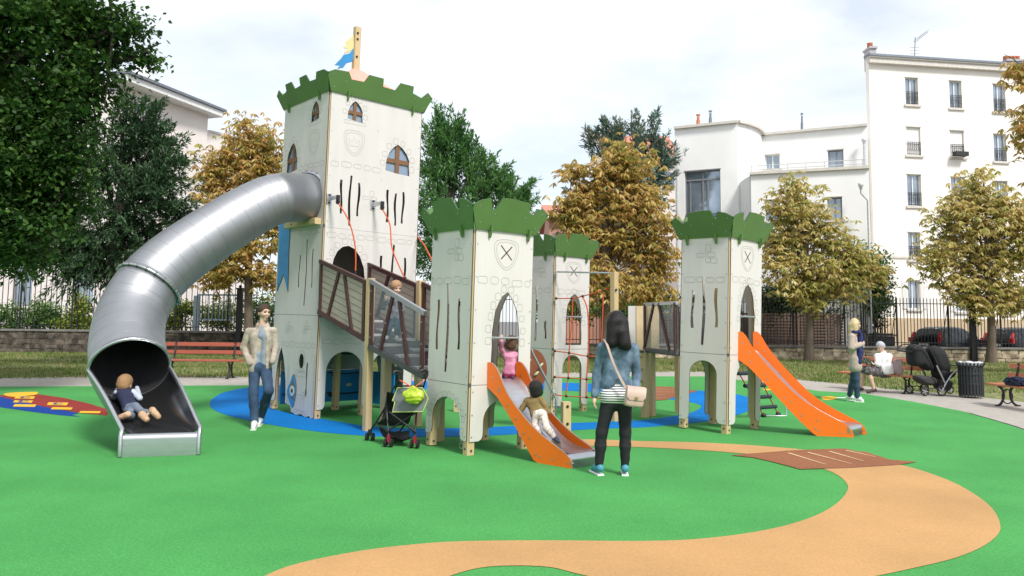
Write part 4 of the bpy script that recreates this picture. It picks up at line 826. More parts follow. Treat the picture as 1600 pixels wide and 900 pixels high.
for f in 'RLKN':
    w = wr if f in 'RN' else wl; x2 = W2 if f in 'RN' else (1.04, 1.45, 4.03, 4.54)
    ws = [win_shape(*W1), win_shape(*x2)]
    sl = []; lines = [shield(.46, 4.42, .38, .42), shield(.46, 4.42, .30, .34), rrect(.46, 4.755, .4, .05, .015)] + crown_lines(.46, 4.43) + stonerow(w * .62, 4.04) + around(ws[0], .05, .08, 4.82) + around(ws[1], .055, .1, 4.1)
    if f in 'RN': sl = [slot(.27, 3.24, 3.79, .04, 0), slot(.43, 3.06, 3.88, .04, 2.), slot(.585, 3.23, 3.78, .04, 4.), slot(1.14, 3.19, 3.74, .04, 0), slot(1.295, 3.15, 3.70, .04, 1.2), slot(1.445, 3.2, 3.74, .04, 4.)]; lines += bricks(.83, 3.55, .9)
    else: lines += bricks(1.3, 3.6, .9); sl = [slot(1.3, 3.2, 3.6), slot(1.45, 3.15, 3.7)] if f == 'K' else []
    t.P(f, 'upper_panel', [(.015, s2), (w - .015, s2), (w - .015, H), (.015, H)], ws + sl, lines, dotcol((.05, w - .05), np.linspace(s2 + .1, H - .3, 6)) + [(.9, 4.7), (1.0, 3.9)])
    # middle
    if f == 'R':
        door = gothic(.17, .76, 1.64, 2.74, .006); door = [(u, v) for u, v in door]
        door = [(.17, 1.64), (.76, 1.64), (.77, 2.2), (.74, 2.4), (.66, 2.58), (.56, 2.69), (.45, 2.735), (.34, 2.71), (.25, 2.63), (.19, 2.5), (.165, 2.35)]
        t.P(f, 'middle_panel', [(.015, s1 + .003), (w - .015, s1 + .003), (w - .015, s2 - .003), (.015, s2 - .003)], [door, slot(1.07, 2.0, 2.62, .04), slot(1.29, 1.85, 2.82, .04, 2.), slot(1.53, 2.0, 2.62, .04, 4)], stonerow(w, 2.88) + around(door, .06, .1, 2.0), dotcol((.05, w - .05), (1.8, 2.4, 2.9)))
    else:
        t.P(f, 'middle_panel', [(.015, s1 + .003), (w - .015, s1 + .003), (w - .015, s2 - .003), (.015, s2 - .003)], [slot(.76, 2.05, 2.58, .03), slot(.52, 1.75, 2.83, .03, 2.), slot(.30, 2.04, 2.66, .03, 4)], (stonerow(.9, 2.95)), dotcol((.05, w - .05), (1.8, 2.4, 2.9)))
    # lower
    if f in 'RN':
        P = [(.015, s1 - .003), (.015, .14), (.09, .14), (.125, .155), (.145, .19), (.15, .24)] + [(.475 - .325 * math.cos(a), .72 + .32 * math.sin(a)) for a in np.linspace(0, math.pi, 15)] + [(.80, .24), (.805, .19), (.825, .155), (.85, .14), (.90, .14), (.925, .155), (.945, .19), (.95, .24)]
        P += [(1.27 - .32 * math.cos(a), .72 + .32 * math.sin(a)) for a in np.linspace(0, math.pi, 15)] + [(1.59, .24), (1.6, .19), (1.63, .155), (1.66, .14), (w - .015, .14), (w - .015, s1 - .003)]
        t.P(f, 'lower_panel', P, (), stonerow(w, 1.2) + bricks(.3, 1.42, .8), dotcol((.04,), (.2, .6, 1.1, 1.5)) + [(w - .04, .2), (.86, .2), (.86, .6)])
    else:
        arch = [(1.06, .0), (1.03, .25), (1.06, .5), (1.12, .72), (1.18, .88), (1.28, 1.05), (1.36, .92), (1.42, .72), (1.45, .45), (1.44, .2), (1.45, .0)]
        P = [(.015, s1 - .003), (.015, .02), (.12, .0), (.16, .03), (.3, .0), (.45, .03), (.62, -.0), (.8, .03), (.84, .12), (.95, .14)] + [(1.04, .15)] + arch[1:-1] + [(1.46, .15), (w - .1, .15), (w - .015, .16), (w - .015, s1 - .003)]
        head = [(.52 + .085 * math.cos(a), .86 + .12 * math.sin(a)) for a in np.linspace(0, 2 * math.pi, 17)[:-1]]
        sword = [(.285, .84), (.31, .86), (.335, .8), (.325, .45), (.34, .38), (.32, .31), (.3, .31), (.28, .38), (.295, .45)]
        L1 = [[(u, v) for u, v in spline([(.52 + .12 * math.cos(a), .86 + .17 * math.sin(a)) for a in np.linspace(.0, 2 * math.pi, 9)[:-1]], 3)], rrect(.5, .5, .38, .36, .1, 5), rrect(.42, .17, .1, .2, .03), rrect(.58, .17, .1, .2, .03), rrect(.52, .66, .42, .09, .04), rrect(.4, .33, .12, .09, .04)] + stonerow(w * .8, 1.12) + bricks(.4, 1.4, .8) + bricks(1.05, 1.38, .75)
        L1 += [rrect(.06, .1 + .085 * k, .05, .06, .012) for k in range(11)] + [rrect(.96, .2 + .085 * k, .05, .06, .012) for k in range(7)] + [rrect(.3 + .12 * k, .06, .09, .045, .012) for k in range(4)]
        t.P(f, 'lower_panel', P, [head, sword] if f == 'L' else [head], L1, dotcol((.04, w - .04), (.3, .9, 1.4)))
    t.battlement(f, cren_big(w) if f in 'RN' else [(-.01, 0), (w + .01, 0), (w + .135, .27), (w + .02, .35), (w - .09, .235), (w - .26, .28), (w - .27, .39), (w - .50, .39), (w - .57, .255), (.86, .265), (.84, .39), (.60, .39), (.53, .265), (.31, .255), (.24, .36), (.0, .345), (-.125, .275)], (.3, w - .22), H - .02)
    # window crosses behind the openings
    O, eu, en, _ = t.F[f]; O = np.array(O, float); eu = np.array(eu, float); en = np.array(en, float)
    for q in (W1, x2):
        uc = (q[0] + q[1]) / 2; vc = q[2] + (q[3] - q[2]) * .42; k = .055 if q[1] - q[0] < .4 else .075; mb = MB()
        mb.plate(O - en * .022, eu, (0, 0, 1), en, [(uc - k / 2, q[2] - .04), (uc + k / 2, q[2] - .04), (uc + k / 2, vc - k / 2), (q[1] + .03, vc - k / 2), (q[1] + .03, vc + k / 2), (uc + k / 2, vc + k / 2), (uc + k / 2, q[3] + .03), (uc - k / 2, q[3] + .03), (uc - k / 2, vc + k / 2), (q[0] - .03, vc + k / 2), (q[0] - .03, vc - k / 2), (uc - k / 2, vc - k / 2)], (), .018, 0, 0)
        wd = t.T.part('window_cross', mb, windowbrown); mb = MB(); c = O - en * .03 + eu * uc + np.array([0, 0, (q[2] + q[3]) / 2]); mb.box(c, np.abs(eu) * (q[1] - q[0]) * .56 + np.abs(en) * .004 + np.array([0, 0, (q[3] - q[2]) * .56])); t.T.part('pane', mb, paneb, wd)
for z in (s1, s2 + .02): mb = MB(); mb.box((wr / 2, wl / 2, z), (wr / 2 - .002, wl / 2 - .002, .025)); t.T.part('deck', mb, deckm)
# blue banner with swallow tail and the fish shield on the left face
mb = MB(); mb.plate((-.014, 0, 0), (0, 1, 0), (0, 0, 1), (-1, 0, 0), [(1.17, 3.25), (1.62, 3.25), (1.58, 2.6), (1.56, 2.0), (1.33, 2.28), (1.13, 1.98), (1.17, 2.6)], (), .012); t.T.part('banner', mb, [flag_b, edge])
mb = MB(); fish = [tuple(q) for q in spline([(.76, .64), (.66, .52), (.64, .36), (.68, .2), (.74, .1), (.86, .2), (.96, .34), (.86, .5)], 3)]; mb.plate((-.014, 0, 0), (0, 1, 0), (0, 0, 1), (-1, 0, 0), fish, (), .012); sh_ = t.T.part('fish_shield', mb, [bluep, edge])
mb = MB(); mb.plate((-.0265, 0, 0), (0, 1, 0), (0, 0, 1), (-1, 0, 0), [(.70, .22), (.79, .25), (.86, .42), (.76, .55), (.67, .45)], (), .002, 0, 0); t.T.part('shield_patch', mb, mat('dark_slate_panel', (.09, .11, .12), .5), sh_)
mb = MB()
for r, mi, o in ((.085, 0, .031), (.035, 1, .034)): mb.disc((-o, .765, .37), (1, 0, 0), r, .003, 20, mi)
t.T.part('shield_eye', mb, [panel, blackp], sh_)
# arms with pulleys and red ropes over the stair
for u in (.06, .86):
    mb = MB(); mb.box((u, -.165, 3.45), (.022, .15, .028)); mb.box((u, -.02, 3.45), (.045, .006, .08), mi=0)
    for zz in (3.39, 3.51): mb.disc((u, -.032, zz), (0, 1, 0), .018, .02, 8, 1)
    a = t.T.part('pulley_arm', mb, [steel, blackp]); mb = MB(); mb.disc((u + .0, -.31, 3.38), (1, 0, 0), .045, .03, 12); mb.box((u, -.31, 3.43), (.025, .02, .05)); t.T.part('pulley', mb, blackp, a)
# salmon pyramid roof and pole with flags
z0 = H + .12; ap = (wr / 2, wl / 2, H + .78); mb = MB(); q = [(.03, .03, z0), (wr - .03, .03, z0), (wr - .03, wl - .03, z0), (.03, wl - .03, z0)]
mb.add(q + [ap], [(0, 1, 4), (1, 2, 4), (2, 3, 4), (3, 0, 4), (3, 2, 1, 0)]); t.T.part('roof', mb, pinkroof)
mb = MB(); mb.box((wr / 2, wl / 2, H + .88), (.055, .055, .62), bev=.012); pole = t.T.part('flagpole', mb, wood)
mb = MB()
for zz in (H + 1.38, H + 1.27, H + .95): mb.disc((wr / 2 - .02, wl / 2 - .06, zz), (0, 1, 0), .02, .02, 8)
t.T.part('bolt', mb, blackp, pole)
Mi = tA.M.inverted()
def to_local(px, py, Y): return np.array(Mi @ Vector(at(px, py, Y)))
for (nm, pts, mt) in (('flag', [(553, 55), (545, 62), (539, 66), (541, 71), (536, 75), (543, 77), (537, 84), (545, 82), (553, 76)], flag_y), ('flag', [(553, 76), (546, 84), (537, 86), (533, 92), (523, 102), (531, 103), (527, 108), (536, 106), (541, 99), (549, 97), (553, 92)], flag_b)):
    Yp = float((tA.M @ Vector((wr / 2, wl / 2, H)))[1]) - .02; P3 = [to_local(x, y, Yp) for x, y in pts]; O = P3[0]; eu = (P3[1] - O); 
    V = np.array(P3); Vw = np.array([at(x, y, Yp) for x, y in pts]); mb = MB(); O = np.array([Vw[0][0], Yp, Vw[0][2]]); mb.plate(O, (1, 0, 0), (0, 0, 1), (0, -1, 0), [(p[0] - O[0], p[2] - O[2]) for p in Vw], (), .014)
    o = mb.build(nm, [mt, edge], pole, Mi)
# blue climbing wall with holds on the far side under the deck
for (u0, u1) in ((.08, .8), (.92, wr - .08)):
    mb = MB(); mb.box(((u0 + u1) / 2, wl - .2, .36), ((u1 - u0) / 2, .012, .28)); c_ = t.T.part('climbing_wall', mb, bluep)
    mb = MB(); mb.box(((u0 + u1) / 2, wl - .2, .95), ((u1 - u0) / 2, .012, .305)); t.T.part('climbing_wall_top', mb, mat('grey_panel', (.22, .24, .24), .6), c_)
    for k in range(6):
        mb = MB(); mb.ball((random.uniform(u0 + .1, u1 - .1), wl - .225, .2 + .17 * k), (.06, .03, .035), 5); t.T.part('climbing_hold', mb, mat('pale_hold', (.5, .55, .35), .6) if k % 2 else blackp, c_)
    mb = MB()
    for z in (.25, .6, .95): mb.tube([(u0, wl - .28, z), ((u0 + u1) / 2, wl - .3, z - .03), (u1, wl - .28, z)], .012, 6)
    t.T.part('climbing_rope', mb, blackp)
mb = MB(); mb.box((wr - .2, wl / 2, .36), (.012, .6, .28)); t.T.part('climbing_wall', mb, bluep)
# support beam under the tube
mb = MB(); mb.box((-.075, .62, 3.09), (.055, .56, .05), bev=.01); mb.disc((-.132, .9, 3.09), (1, 0, 0), .016, .01, 8, 1); t.T.part('support_beam', mb, [wood, blackp])

# ---- orange slides
def slide(lab, s0, s1, width, dirw, prof_top, prof_bot, deck):
    s0 = np.array([*s0, 0.]); s1 = np.array([*s1, 0.]); Ln = np.linalg.norm(s1 - s0); e = (s1 - s0) / Ln; dw = np.array([dirw[0], dirw[1], 0]); dw /= np.linalg.norm(dw)
    T = Thing('orange_slide', lab, 'slide', s1); n = np.array([e[1], -e[0], 0])
    tp = spline(prof_top, 4, False); k = Ln / prof_top[-1][0]; out = [(a * k, b) for a, b in tp] + [(a * k, b) for a, b in prof_bot]
    for j, off in enumerate((0, width)):
        mb = MB(); O = s0 + dw * off; mb.plate(O - n * .011, e, (0, 0, 1), n, out, (), .022)
        for (a, b) in prof_bot[1:-1]: mb.disc(O + e * (a * k + .03) + np.array([0, 0, b + .07]) , n, .012, .03, 8, 2)
        pts = [(a * k, b - .10) for a, b in tp[4::6]]
        for (a, b) in pts: mb.disc(O + e * a + np.array([0, 0, max(b - .06, .05)]), n, .011, .028, 8, 2)
        sd_ = T.part('side_panel', mb, [orangep, oedge, screw])
    # chute follows the side top minus a rise
    ch = [(a * k, b) for a, b in deck]; C = spline(ch, 4, False); V = []; F = []
    for (a, b) in C:
        for off in (.0, .06, width / 2, width - .06, width): V.append(s0 + dw * off + e * a + np.array([0, 0, b + (.0 if off in (.06, width / 2, width - .06) else .02)]))
    m_ = len(C)
    for (a, b) in C:
        for off in (.0, .06, width / 2, width - .06, width): V.append(s0 + dw * off + e * a + np.array([0, 0, b - .006]))
    for i in range(m_ - 1):
        for q in range(4): F.append((i * 5 + q, i * 5 + q + 1, i * 5 + q + 6, i * 5 + q + 5)); o = 5 * m_; F.append((o + i * 5 + q, o + i * 5 + q + 5, o + i * 5 + q + 6, o + i * 5 + q + 1))
    mb = MB(); mb.add(V, F, 0, True); p = C[-1]; q = s0 + e * p[0]
    r = .055; mb.tube([q + np.array([0, 0, p[1] - r]), q + dw * width + np.array([0, 0, p[1] - r])], r, 14)
    mb.add([q + e * .054 + np.array([0, 0, .0]), q + e * .054 + dw * width + np.array([0, 0, .0]), q + e * .054 + dw * width + np.array([0, 0, p[1] - r]), q + e * .054 + np.array([0, 0, p[1] - r])], [(0, 1, 2, 3), (3, 2, 1, 0)])
    T.part('chute', mb, steel)
    mb = MB(); c = s0 + e * Ln * .66 + dw * width / 2; mb.box(c + np.array([0, 0, .11]), (.05, .05, .11)); T.part('foot', mb, wood)
    return T
X, Y, a = TW['M'][:3]; drM = np.array([math.sin(a), math.cos(a)]); pM = np.array([X, Y])
nM = np.array([math.cos(a), -math.sin(a)])
slide('orange slide at the middle tower, a child climbing up it', pM + drM * .26 + nM * .03, (.66, 8.27), .43, drM,
      [(0, 1.06), (.08, 1.05), (.16, .98), (.23, .87), (.34, .70), (.56, .50), (.79, .34), (1.02, .225), (1.18, .15), (1.26, .09), (1.28, .04)], [(1.28, 0), (.8, 0), (.74, .02), (.56, .23), (.44, .38), (.31, .52), (.16, .67), (0, .77)],
      [(-.05, .86), (.06, .845), (.18, .75), (.34, .58), (.56, .37), (.79, .21), (.98, .145), (1.19, .135)])
X, Y, a = TW['T'][:3]; drT = np.array([math.sin(a), math.cos(a)]); pT = np.array([X, Y]); nT = np.array([math.cos(a), -math.sin(a)])
slide('long orange slide running down to the right from the right tower', pT + drT * .27 + nT * .03, (4.72, 10.72), .44, drT,
      [(0, 1.42), (.06, 1.425), (.13, 1.36), (.22, 1.21), (.4, .99), (.65, .73), (.89, .52), (1.13, .37), (1.36, .255), (1.53, .17), (1.61, .10), (1.64, .04)], [(1.64, 0), (1.12, 0), (1.07, .03), (.88, .2), (.64, .44), (.4, .69), (.15, .93), (0, 1.03)],
      [(-.05, 1.15), (.06, 1.13), (.2, 1.0), (.4, .80), (.65, .55), (.89, .36), (1.13, .23), (1.3, .16), (1.53, .145)])

# ---- tube slide
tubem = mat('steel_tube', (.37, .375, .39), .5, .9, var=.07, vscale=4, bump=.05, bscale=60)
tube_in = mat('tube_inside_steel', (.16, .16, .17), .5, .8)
Tt = Thing('tube_slide', 'large steel tube slide curving down from the tall tower to an open chute', 'slide', gr(250, 712))
cl = [at(484, 309, 12.42), at(470, 309, 12.22), at(442, 309, 11.98), at(415, 317, 11.82), at(370, 341, 11.52), at(318, 374, 11.2), at(268, 410, 10.88), at(232, 446, 10.62), at(207, 490, 10.35), at(199, 535, 9.98), at(203, 576, 9.62)]
cl = np.array(cl); S = spline(cl[2:], 5, False); S = np.vstack([cl[:2], S]); K = len(S)
def ring_frames(P):
    T_ = np.gradient(P, axis=0); T_ /= np.linalg.norm(T_, axis=1)[:, None]; A = []
    for t_ in T_:
        u = np.cross(t_, (0, 0, 1.)); u /= np.linalg.norm(u); A.append((u, np.cross(u, t_)))
    return T_, A
TT, AA = ring_frames(S); dist = np.r_[0, np.cumsum(np.linalg.norm(np.diff(S, axis=0), axis=1))]; rad = np.interp(dist, [0, dist[-1]], [.385, .455])
AA[0] = AA[1]
def tube_seg(i0, i1, mt, ro=0., n=40, name='tube_section'):
    mb = MB(); V = []; F = []; idx = list(range(i0, i1 + 1))
    for i in idx:
        for k in range(n):
            th = 2 * math.pi * k / n; V.append(S[i] + (rad[i] + ro) * (math.cos(th) * AA[i][0] + math.sin(th) * AA[i][1]))
    for i in idx:
        for k in range(n):
            th = 2 * math.pi * k / n; V.append(S[i] + (rad[i] + ro - .008) * (math.cos(th) * AA[i][0] + math.sin(th) * AA[i][1]))
    m_ = len(idx)
    for a_ in range(m_ - 1):
        for k in range(n):
            k2 = (k + 1) % n; F.append((a_ * n + k, a_ * n + k2, (a_ + 1) * n + k2, (a_ + 1) * n + k)); o = m_ * n; F.append((o + a_ * n + k, o + (a_ + 1) * n + k, o + (a_ + 1) * n + k2, o + a_ * n + k2))
    for a_ in (0, m_ - 1):
        for k in range(n): k2 = (k + 1) % n; F.append((a_ * n + k, m_ * n + a_ * n + k, m_ * n + a_ * n + k2, a_ * n + k2))
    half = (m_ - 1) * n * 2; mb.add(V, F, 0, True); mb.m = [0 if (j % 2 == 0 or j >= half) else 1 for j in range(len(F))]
    # welded seams between the sheet rings
    for i in idx[1:-1]:
        if i > 1 and i % 2 == 0: mb.tube([S[i] + (rad[i] + .0002) * (math.cos(t_) * AA[i][0] + math.sin(t_) * AA[i][1]) for t_ in np.linspace(0, 2 * math.pi, 41)[:-1]], .0022, 4, 0, closed=True)
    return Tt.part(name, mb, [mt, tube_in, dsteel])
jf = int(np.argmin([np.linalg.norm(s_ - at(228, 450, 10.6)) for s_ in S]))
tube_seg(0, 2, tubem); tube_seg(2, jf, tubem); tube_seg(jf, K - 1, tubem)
def flange(i, w_, out_, bolts=20):
    mb = MB(); n = 40; c = S[i]; tt = TT[i]; u, v = AA[i]
    mb.tube([c + (rad[i] + out_ / 2) * (math.cos(t_) * u + math.sin(t_) * v) for t_ in np.linspace(0, 2 * math.pi, n + 1)[:-1]], out_ * .75, 6, 0, closed=True)
    for k in range(bolts):
        th = 2 * math.pi * k / bolts; q = c + (rad[i] + out_ * .9) * (math.cos(th) * u + math.sin(th) * v); mb.disc(q, tt, .014, w_ * 2.4, 6, 1)
    Tt.part('flange', mb, [steel, dsteel])
flange(0, .02, .05, 24); flange(jf, .018, .028, 22); mb = MB(); mb.tube([S[-1] + (r_ := rad[-1] + .004) * (math.cos(t_) * AA[-1][0] + math.sin(t_) * AA[-1][1]) for t_ in np.linspace(0, math.pi, 25)], .02, 8); Tt.part('mouth_rim', mb, steel)
# open chute
ce = S[-1]; u, v = AA[-1]; r0 = rad[-1]
E0_, E1_ = gr(189, 713.5), gr(311, 709.5); Z1 = .25; ex = (E1_ - E0_) / np.linalg.norm(E1_ - E0_)
st = []; n = 21
for k in range(n):
    th = math.pi + math.pi * k / (n - 1); st.append(ce + r0 * (math.cos(th) * u + math.sin(th) * v))
if (st[0] - st[-1])[0] > 0: st = st[::-1]
st = np.array(st); wdt = np.linalg.norm(E1_ - E0_)
endp = []
for k in range(n):
    f = k / (n - 1); uu = (f - .5); lift = .05 * max(0, (abs(uu) - .42) / .08); endp.append(E0_ + ex * wdt * f + np.array([0, 0, Z1 + lift]))
endp = np.array(endp); back = np.array([ex[1], -ex[0], 0]); back = back if back[1] > 0 else -back
NL = 16; V = []
for i in range(NL):
    s_ = i / (NL - 1); base = []
    for k in range(n):
        f = k / (n - 1); a_, b_ = st[k], endp[k]; p = a_ * (1 - s_) + b_ * s_
        side = abs(f - .5) * 2
        zc = a_[2] * (1 - s_) ** 2.0 + b_[2] * (1 - (1 - s_) ** 2.0)           # flattens towards the end
        zr_ = a_[2] * (1 - s_ ** 1.25) + b_[2] * s_ ** 1.25
        p[2] = zc * (1 - side ** 3) + (zr_ * .55 + zc * .45) * side ** 3 + (.075 * math.sin(math.pi * s_) if side > .99 else 0); base.append(p)
    V += base
F = []
for i in range(NL - 1):
    for k in range(n - 1): F.append((i * n + k, i * n + k + 1, (i + 1) * n + k + 1, (i + 1) * n + k))
Vb = [p - np.array([0, 0, .008]) for p in V]; o = len(V); F2 = [(a + o, d + o, c + o, b + o) for a, b, c, d in F]
mb = MB(); mb.add(V, F, 0, True); mb.add(Vb, [tuple(x - o for x in f) for f in F2], 1, True); Tt.part('chute', mb, [mat('dark_chute_steel', (.30, .30, .31), .22, .95, var=.1, vscale=3), tubem])
for k in (0, n - 1):
    mb = MB(); pts = [V[i * n + k] for i in range(NL)]; q = pts[-1]; pts += [q - back * .03 - np.array([0, 0, .02]), q - back * .06 - np.array([0, 0, .07]), np.array([q[0], q[1], .01]) - back * .06]; mb.tube(pts, .024, 8); Tt.part('rim', mb, steel)
mb = MB(); NF = 8; A_ = []
for i in range(NF + 1):
    th = math.pi / 2 * i / NF; A_.append((.06 * math.sin(th), Z1 - .06 + .06 * math.cos(th)))
A_.append((.06, .0)); V = []; 
for (d_, z_) in A_: V += [E0_ - back * d_ + np.array([0, 0, z_]) + ex * .02, E1_ - back * d_ + np.array([0, 0, z_]) - ex * .02]
F = [(2 * i, 2 * i + 2, 2 * i + 3, 2 * i + 1) for i in range(len(A_) - 1)]; mb.add(V, F, 0, True); mb.add([p + back * .004 for p in V], [f[::-1] for f in F], 0, True)
Tt.part('end_box', mb, steel)
mb = MB(); mb.box((E0_ + E1_) / 2 + back * .35 + np.array([0, 0, .08]), (.3, .04, .08)); Tt.part('foot', mb, dsteel)

# ---- stair between the tall tower and the middle tower
P1 = np.array([*TW['A'][:2], 0.]); Mm = tM.M; P2 = np.array(Mm @ Vector((0, .905, 0))); P2[2] = 0
aA = TW['A'][2]; drA = np.array([math.sin(aA), math.cos(aA), 0]); P3 = P1 + drA * .86; P4 = np.array(Mm @ Vector((.9, .905, 0))); P4[2] = 0
Ts = Thing('stair_bridge', 'enclosed play stair between the tall tower and the middle tower, a child on it', 'stair', (P1 + P2) / 2)
def rail_frame(P, Q, u0, u1, tl, bl, tr_, br, style, back=False):
    "one bay: top-left/bottom-left heights at u0, top/bottom at u1"
    e = (Q - P) / np.linalg.norm(Q - P); en = np.array([e[1], -e[0], 0]); en = en if en @ (np.array([-1, -1, 0])) > 0 else -en
    top = lambda u: tl + (tr_ - tl) * (u - u0) / (u1 - u0); bot = lambda u: bl + (br - bl) * (u - u0) / (u1 - u0)
    mb = MB(); q = lambda u, v, o=0.: P + e * u + np.array([0, 0, v]) + en * o
    mb.plate(P - en * .02, e, (0, 0, 1), en, [(u0, bot(u0)), (u1, bot(u1)), (u1, top(u1)), (u0, top(u0))], (), .012, 0, 0)
    if style == 'planks':
        for k in range(1, 8):
            f = k / 8; mb.bar(q(u0, bot(u0) + (top(u0) - bot(u0)) * f, -.007), q(u1, bot(u1) + (top(u1) - bot(u1)) * f, -.007), .006, .003, mi=1)
    Ts.part('infill_planks' if style == 'planks' else 'clear_infill', mb, [plank_m if style == 'planks' else pane_m, edge])
    fr = MB(); bw = .06
    fr.bar(q(u0 + .03, bot(u0), .006), q(u0 + .03, top(u0), .006), bw, .028, up=e); fr.bar(q(u1 - .03, bot(u1), .006), q(u1 - .03, top(u1), .006), bw, .028, up=e)
    w_ = u1 - u0
    for (a_, b_) in ((.22, .44), (.74, .56)): fr.bar(q(u0 + w_ * a_, bot(u0 + w_ * a_) + .03, .008), q(u0 + w_ * b_, top(u0 + w_ * b_) - .03, .008), bw, .026, up=e)
    Ts.part('brown_batten', fr, brownp)
    tm = steel if style == 'glass' else brownp; r1 = MB(); r1.bar(q(u0 - .02, top(u0) + .0, 0), q(u1 + .02, top(u1) + .0, 0), .06, .05, mi=0); Ts.part('handrail', r1, tm)
    r2 = MB(); r2.bar(q(u0 - .02, bot(u0) + .0, 0), q(u1 + .02, bot(u1), 0), .07, .05); Ts.part('stringer', r2, dsteel if style == 'glass' else brownp)
    if style == 'glass':
        s_ = MB()
        for u_ in (u0 + .03, u1 - .03, u0 + w_ * .33, u0 + w_ * .65):
            for f in (.15, .5, .85): s_.disc(q(u_, bot(u_) + (top(u_) - bot(u_)) * f, .022), en, .012, .008, 8)
        Ts.part('bolt', s_, screw)
Lb = np.linalg.norm(P2 - P1)
rail_frame(P1, P2, .05, 1.5, 2.45, 1.66, 2.07, 1.27, 'planks'); rail_frame(P1, P2, 1.66, 3.02, 2.09, 1.17, 1.63, .84, 'glass')
rail_frame(P3, P4, .05, 1.5, 2.45, 1.66, 2.05, 1.27, 'planks'); rail_frame(P3, P4, 1.66, 3.02, 2.08, 1.17, 1.63, .84, 'planks')
def wpost(T, p, h, r=.05, name='post'):
    mb = MB(); rot = np.array([drA, np.cross((0, 0, 1.), drA), (0, 0, 1)]).T; mb.box(np.array([p[0], p[1], h / 2]), (r, r, h / 2), rot, bev=.008); return T.part(name, mb, [wood])
e12 = (P2 - P1) / Lb
wpost(Ts, P1 + e12 * 1.585 + drA * .03, 2.13); wpost(Ts, P3 + (P4 - P3) / np.linalg.norm(P4 - P3) * 1.58, 2.13); wpost(Ts, P1 + e12 * 2.9 + drA * .35, .84, .05); wpost(Ts, P1 + e12 * 1.2 + drA * .55, 1.3, .06)
tread = mat('dark_tread', (.075, .05, .055), .55, var=.2); nos = mat('white_nosing', (.62, .60, .56), .6); rs = mat('grey_riser', (.16, .14, .17), .6)
# a steep ramp with staggered white foot blocks
Z0r, Z1r, U0r, U1r = 1.60, .84, .35, Lb - .02; rsl_ = (Z1r - Z0r) / (U1r - U0r)
def rp_(u, w_, dz=0.): return P1 + e12 * u + drA * w_ + np.array([0, 0, Z0r + rsl_ * (u - U0r) + dz])
ramp = mat('purple_brown_ramp', (.075, .04, .05), .9, var=.15, vscale=5, bump=.2, bscale=80, spec=.15)
mb = MB(); q = [rp_(U0r, .03), rp_(U1r, .03), rp_(U1r, .83), rp_(U0r, .83)]; mb.add(q + [p - np.array([0, 0, .025]) for p in q], [(0, 1, 2, 3), (7, 6, 5, 4), (0, 4, 5, 1), (1, 5, 6, 2), (2, 6, 7, 3), (3, 7, 4, 0)]); Ts.part('ramp', mb, ramp)
mb = MB(); q = [P1 + e12 * a + drA * b + np.array([0, 0, 1.60]) for a, b in ((.0, .03), (U0r, .03), (U0r, .83), (.0, .83))]; mb.add(q + [p - np.array([0, 0, .025]) for p in q], [(0, 1, 2, 3), (7, 6, 5, 4), (0, 4, 5, 1), (1, 5, 6, 2), (2, 6, 7, 3), (3, 7, 4, 0)]); Ts.part('landing', mb, ramp)
k = 0; u_ = U0r + .12
while u_ < U1r - .12:
    w0 = .06 if k % 2 == 0 else .44; mb = MB(); tt_ = .035; V = []
    for (uu, dz) in ((u_ - .13, .002), (u_, .002), (u_, tt_), (u_ - .13, tt_ + rsl_ * .13)):
        for ww in (w0, w0 + .33): V.append(rp_(uu, ww, dz))
    mb.add(V, [(0, 1, 3, 2), (2, 3, 5, 4), (4, 5, 7, 6), (6, 7, 1, 0), (0, 2, 4, 6), (1, 7, 5, 3)]); Ts.part('foot_block', mb, mat('white_foot_block', (.62, .60, .57), .6)); k += 1; u_ += .235
# red ropes from the pulleys to the lower rail
def rope(lab, pts, mt=ropem, r=.011, name='climbing_rope', cat='rope', ends=True):
    P = spline(pts, 6, False); T = Thing(name, lab, cat, P[-1]); mb = MB(); mb.tube(P, r, 7); T.part('strand', mb, mt)
    if ends: mb = MB(); mb.tube([P[-1] + np.array([0, 0, .03]), P[-1] - np.array([0, 0, .05])], .022, 8); T.part('end_ferrule', mb, blackp)
pa = np.array(tA.M @ Vector((.06, -.31, 3.36))); pb = np.array(tA.M @ Vector((.86, -.31, 3.36)))
rope('orange red rope hanging from the left pulley arm of the tall tower', [pa, at(545, 345, pa[1] - .12), at(555, 385, pa[1] - .2), at(555.5, 426, pa[1] - .25)])
rope('orange red rope hanging from the right pulley arm of the tall tower', [pb, at(609, 350, pb[1] - .15), at(612, 385, pb[1] - .3), at(622, 412, pb[1] - .5), at(633, 436, pb[1] - .62)])
pc = np.array(tA.M @ Vector((1.74, -.06, 3.0))); rope('orange red rope slanting from the tall tower down behind the middle tower', [pc, at(664, 385, pc[1] - .5), at(684, 425, pc[1] - 1.2)], ends=False)

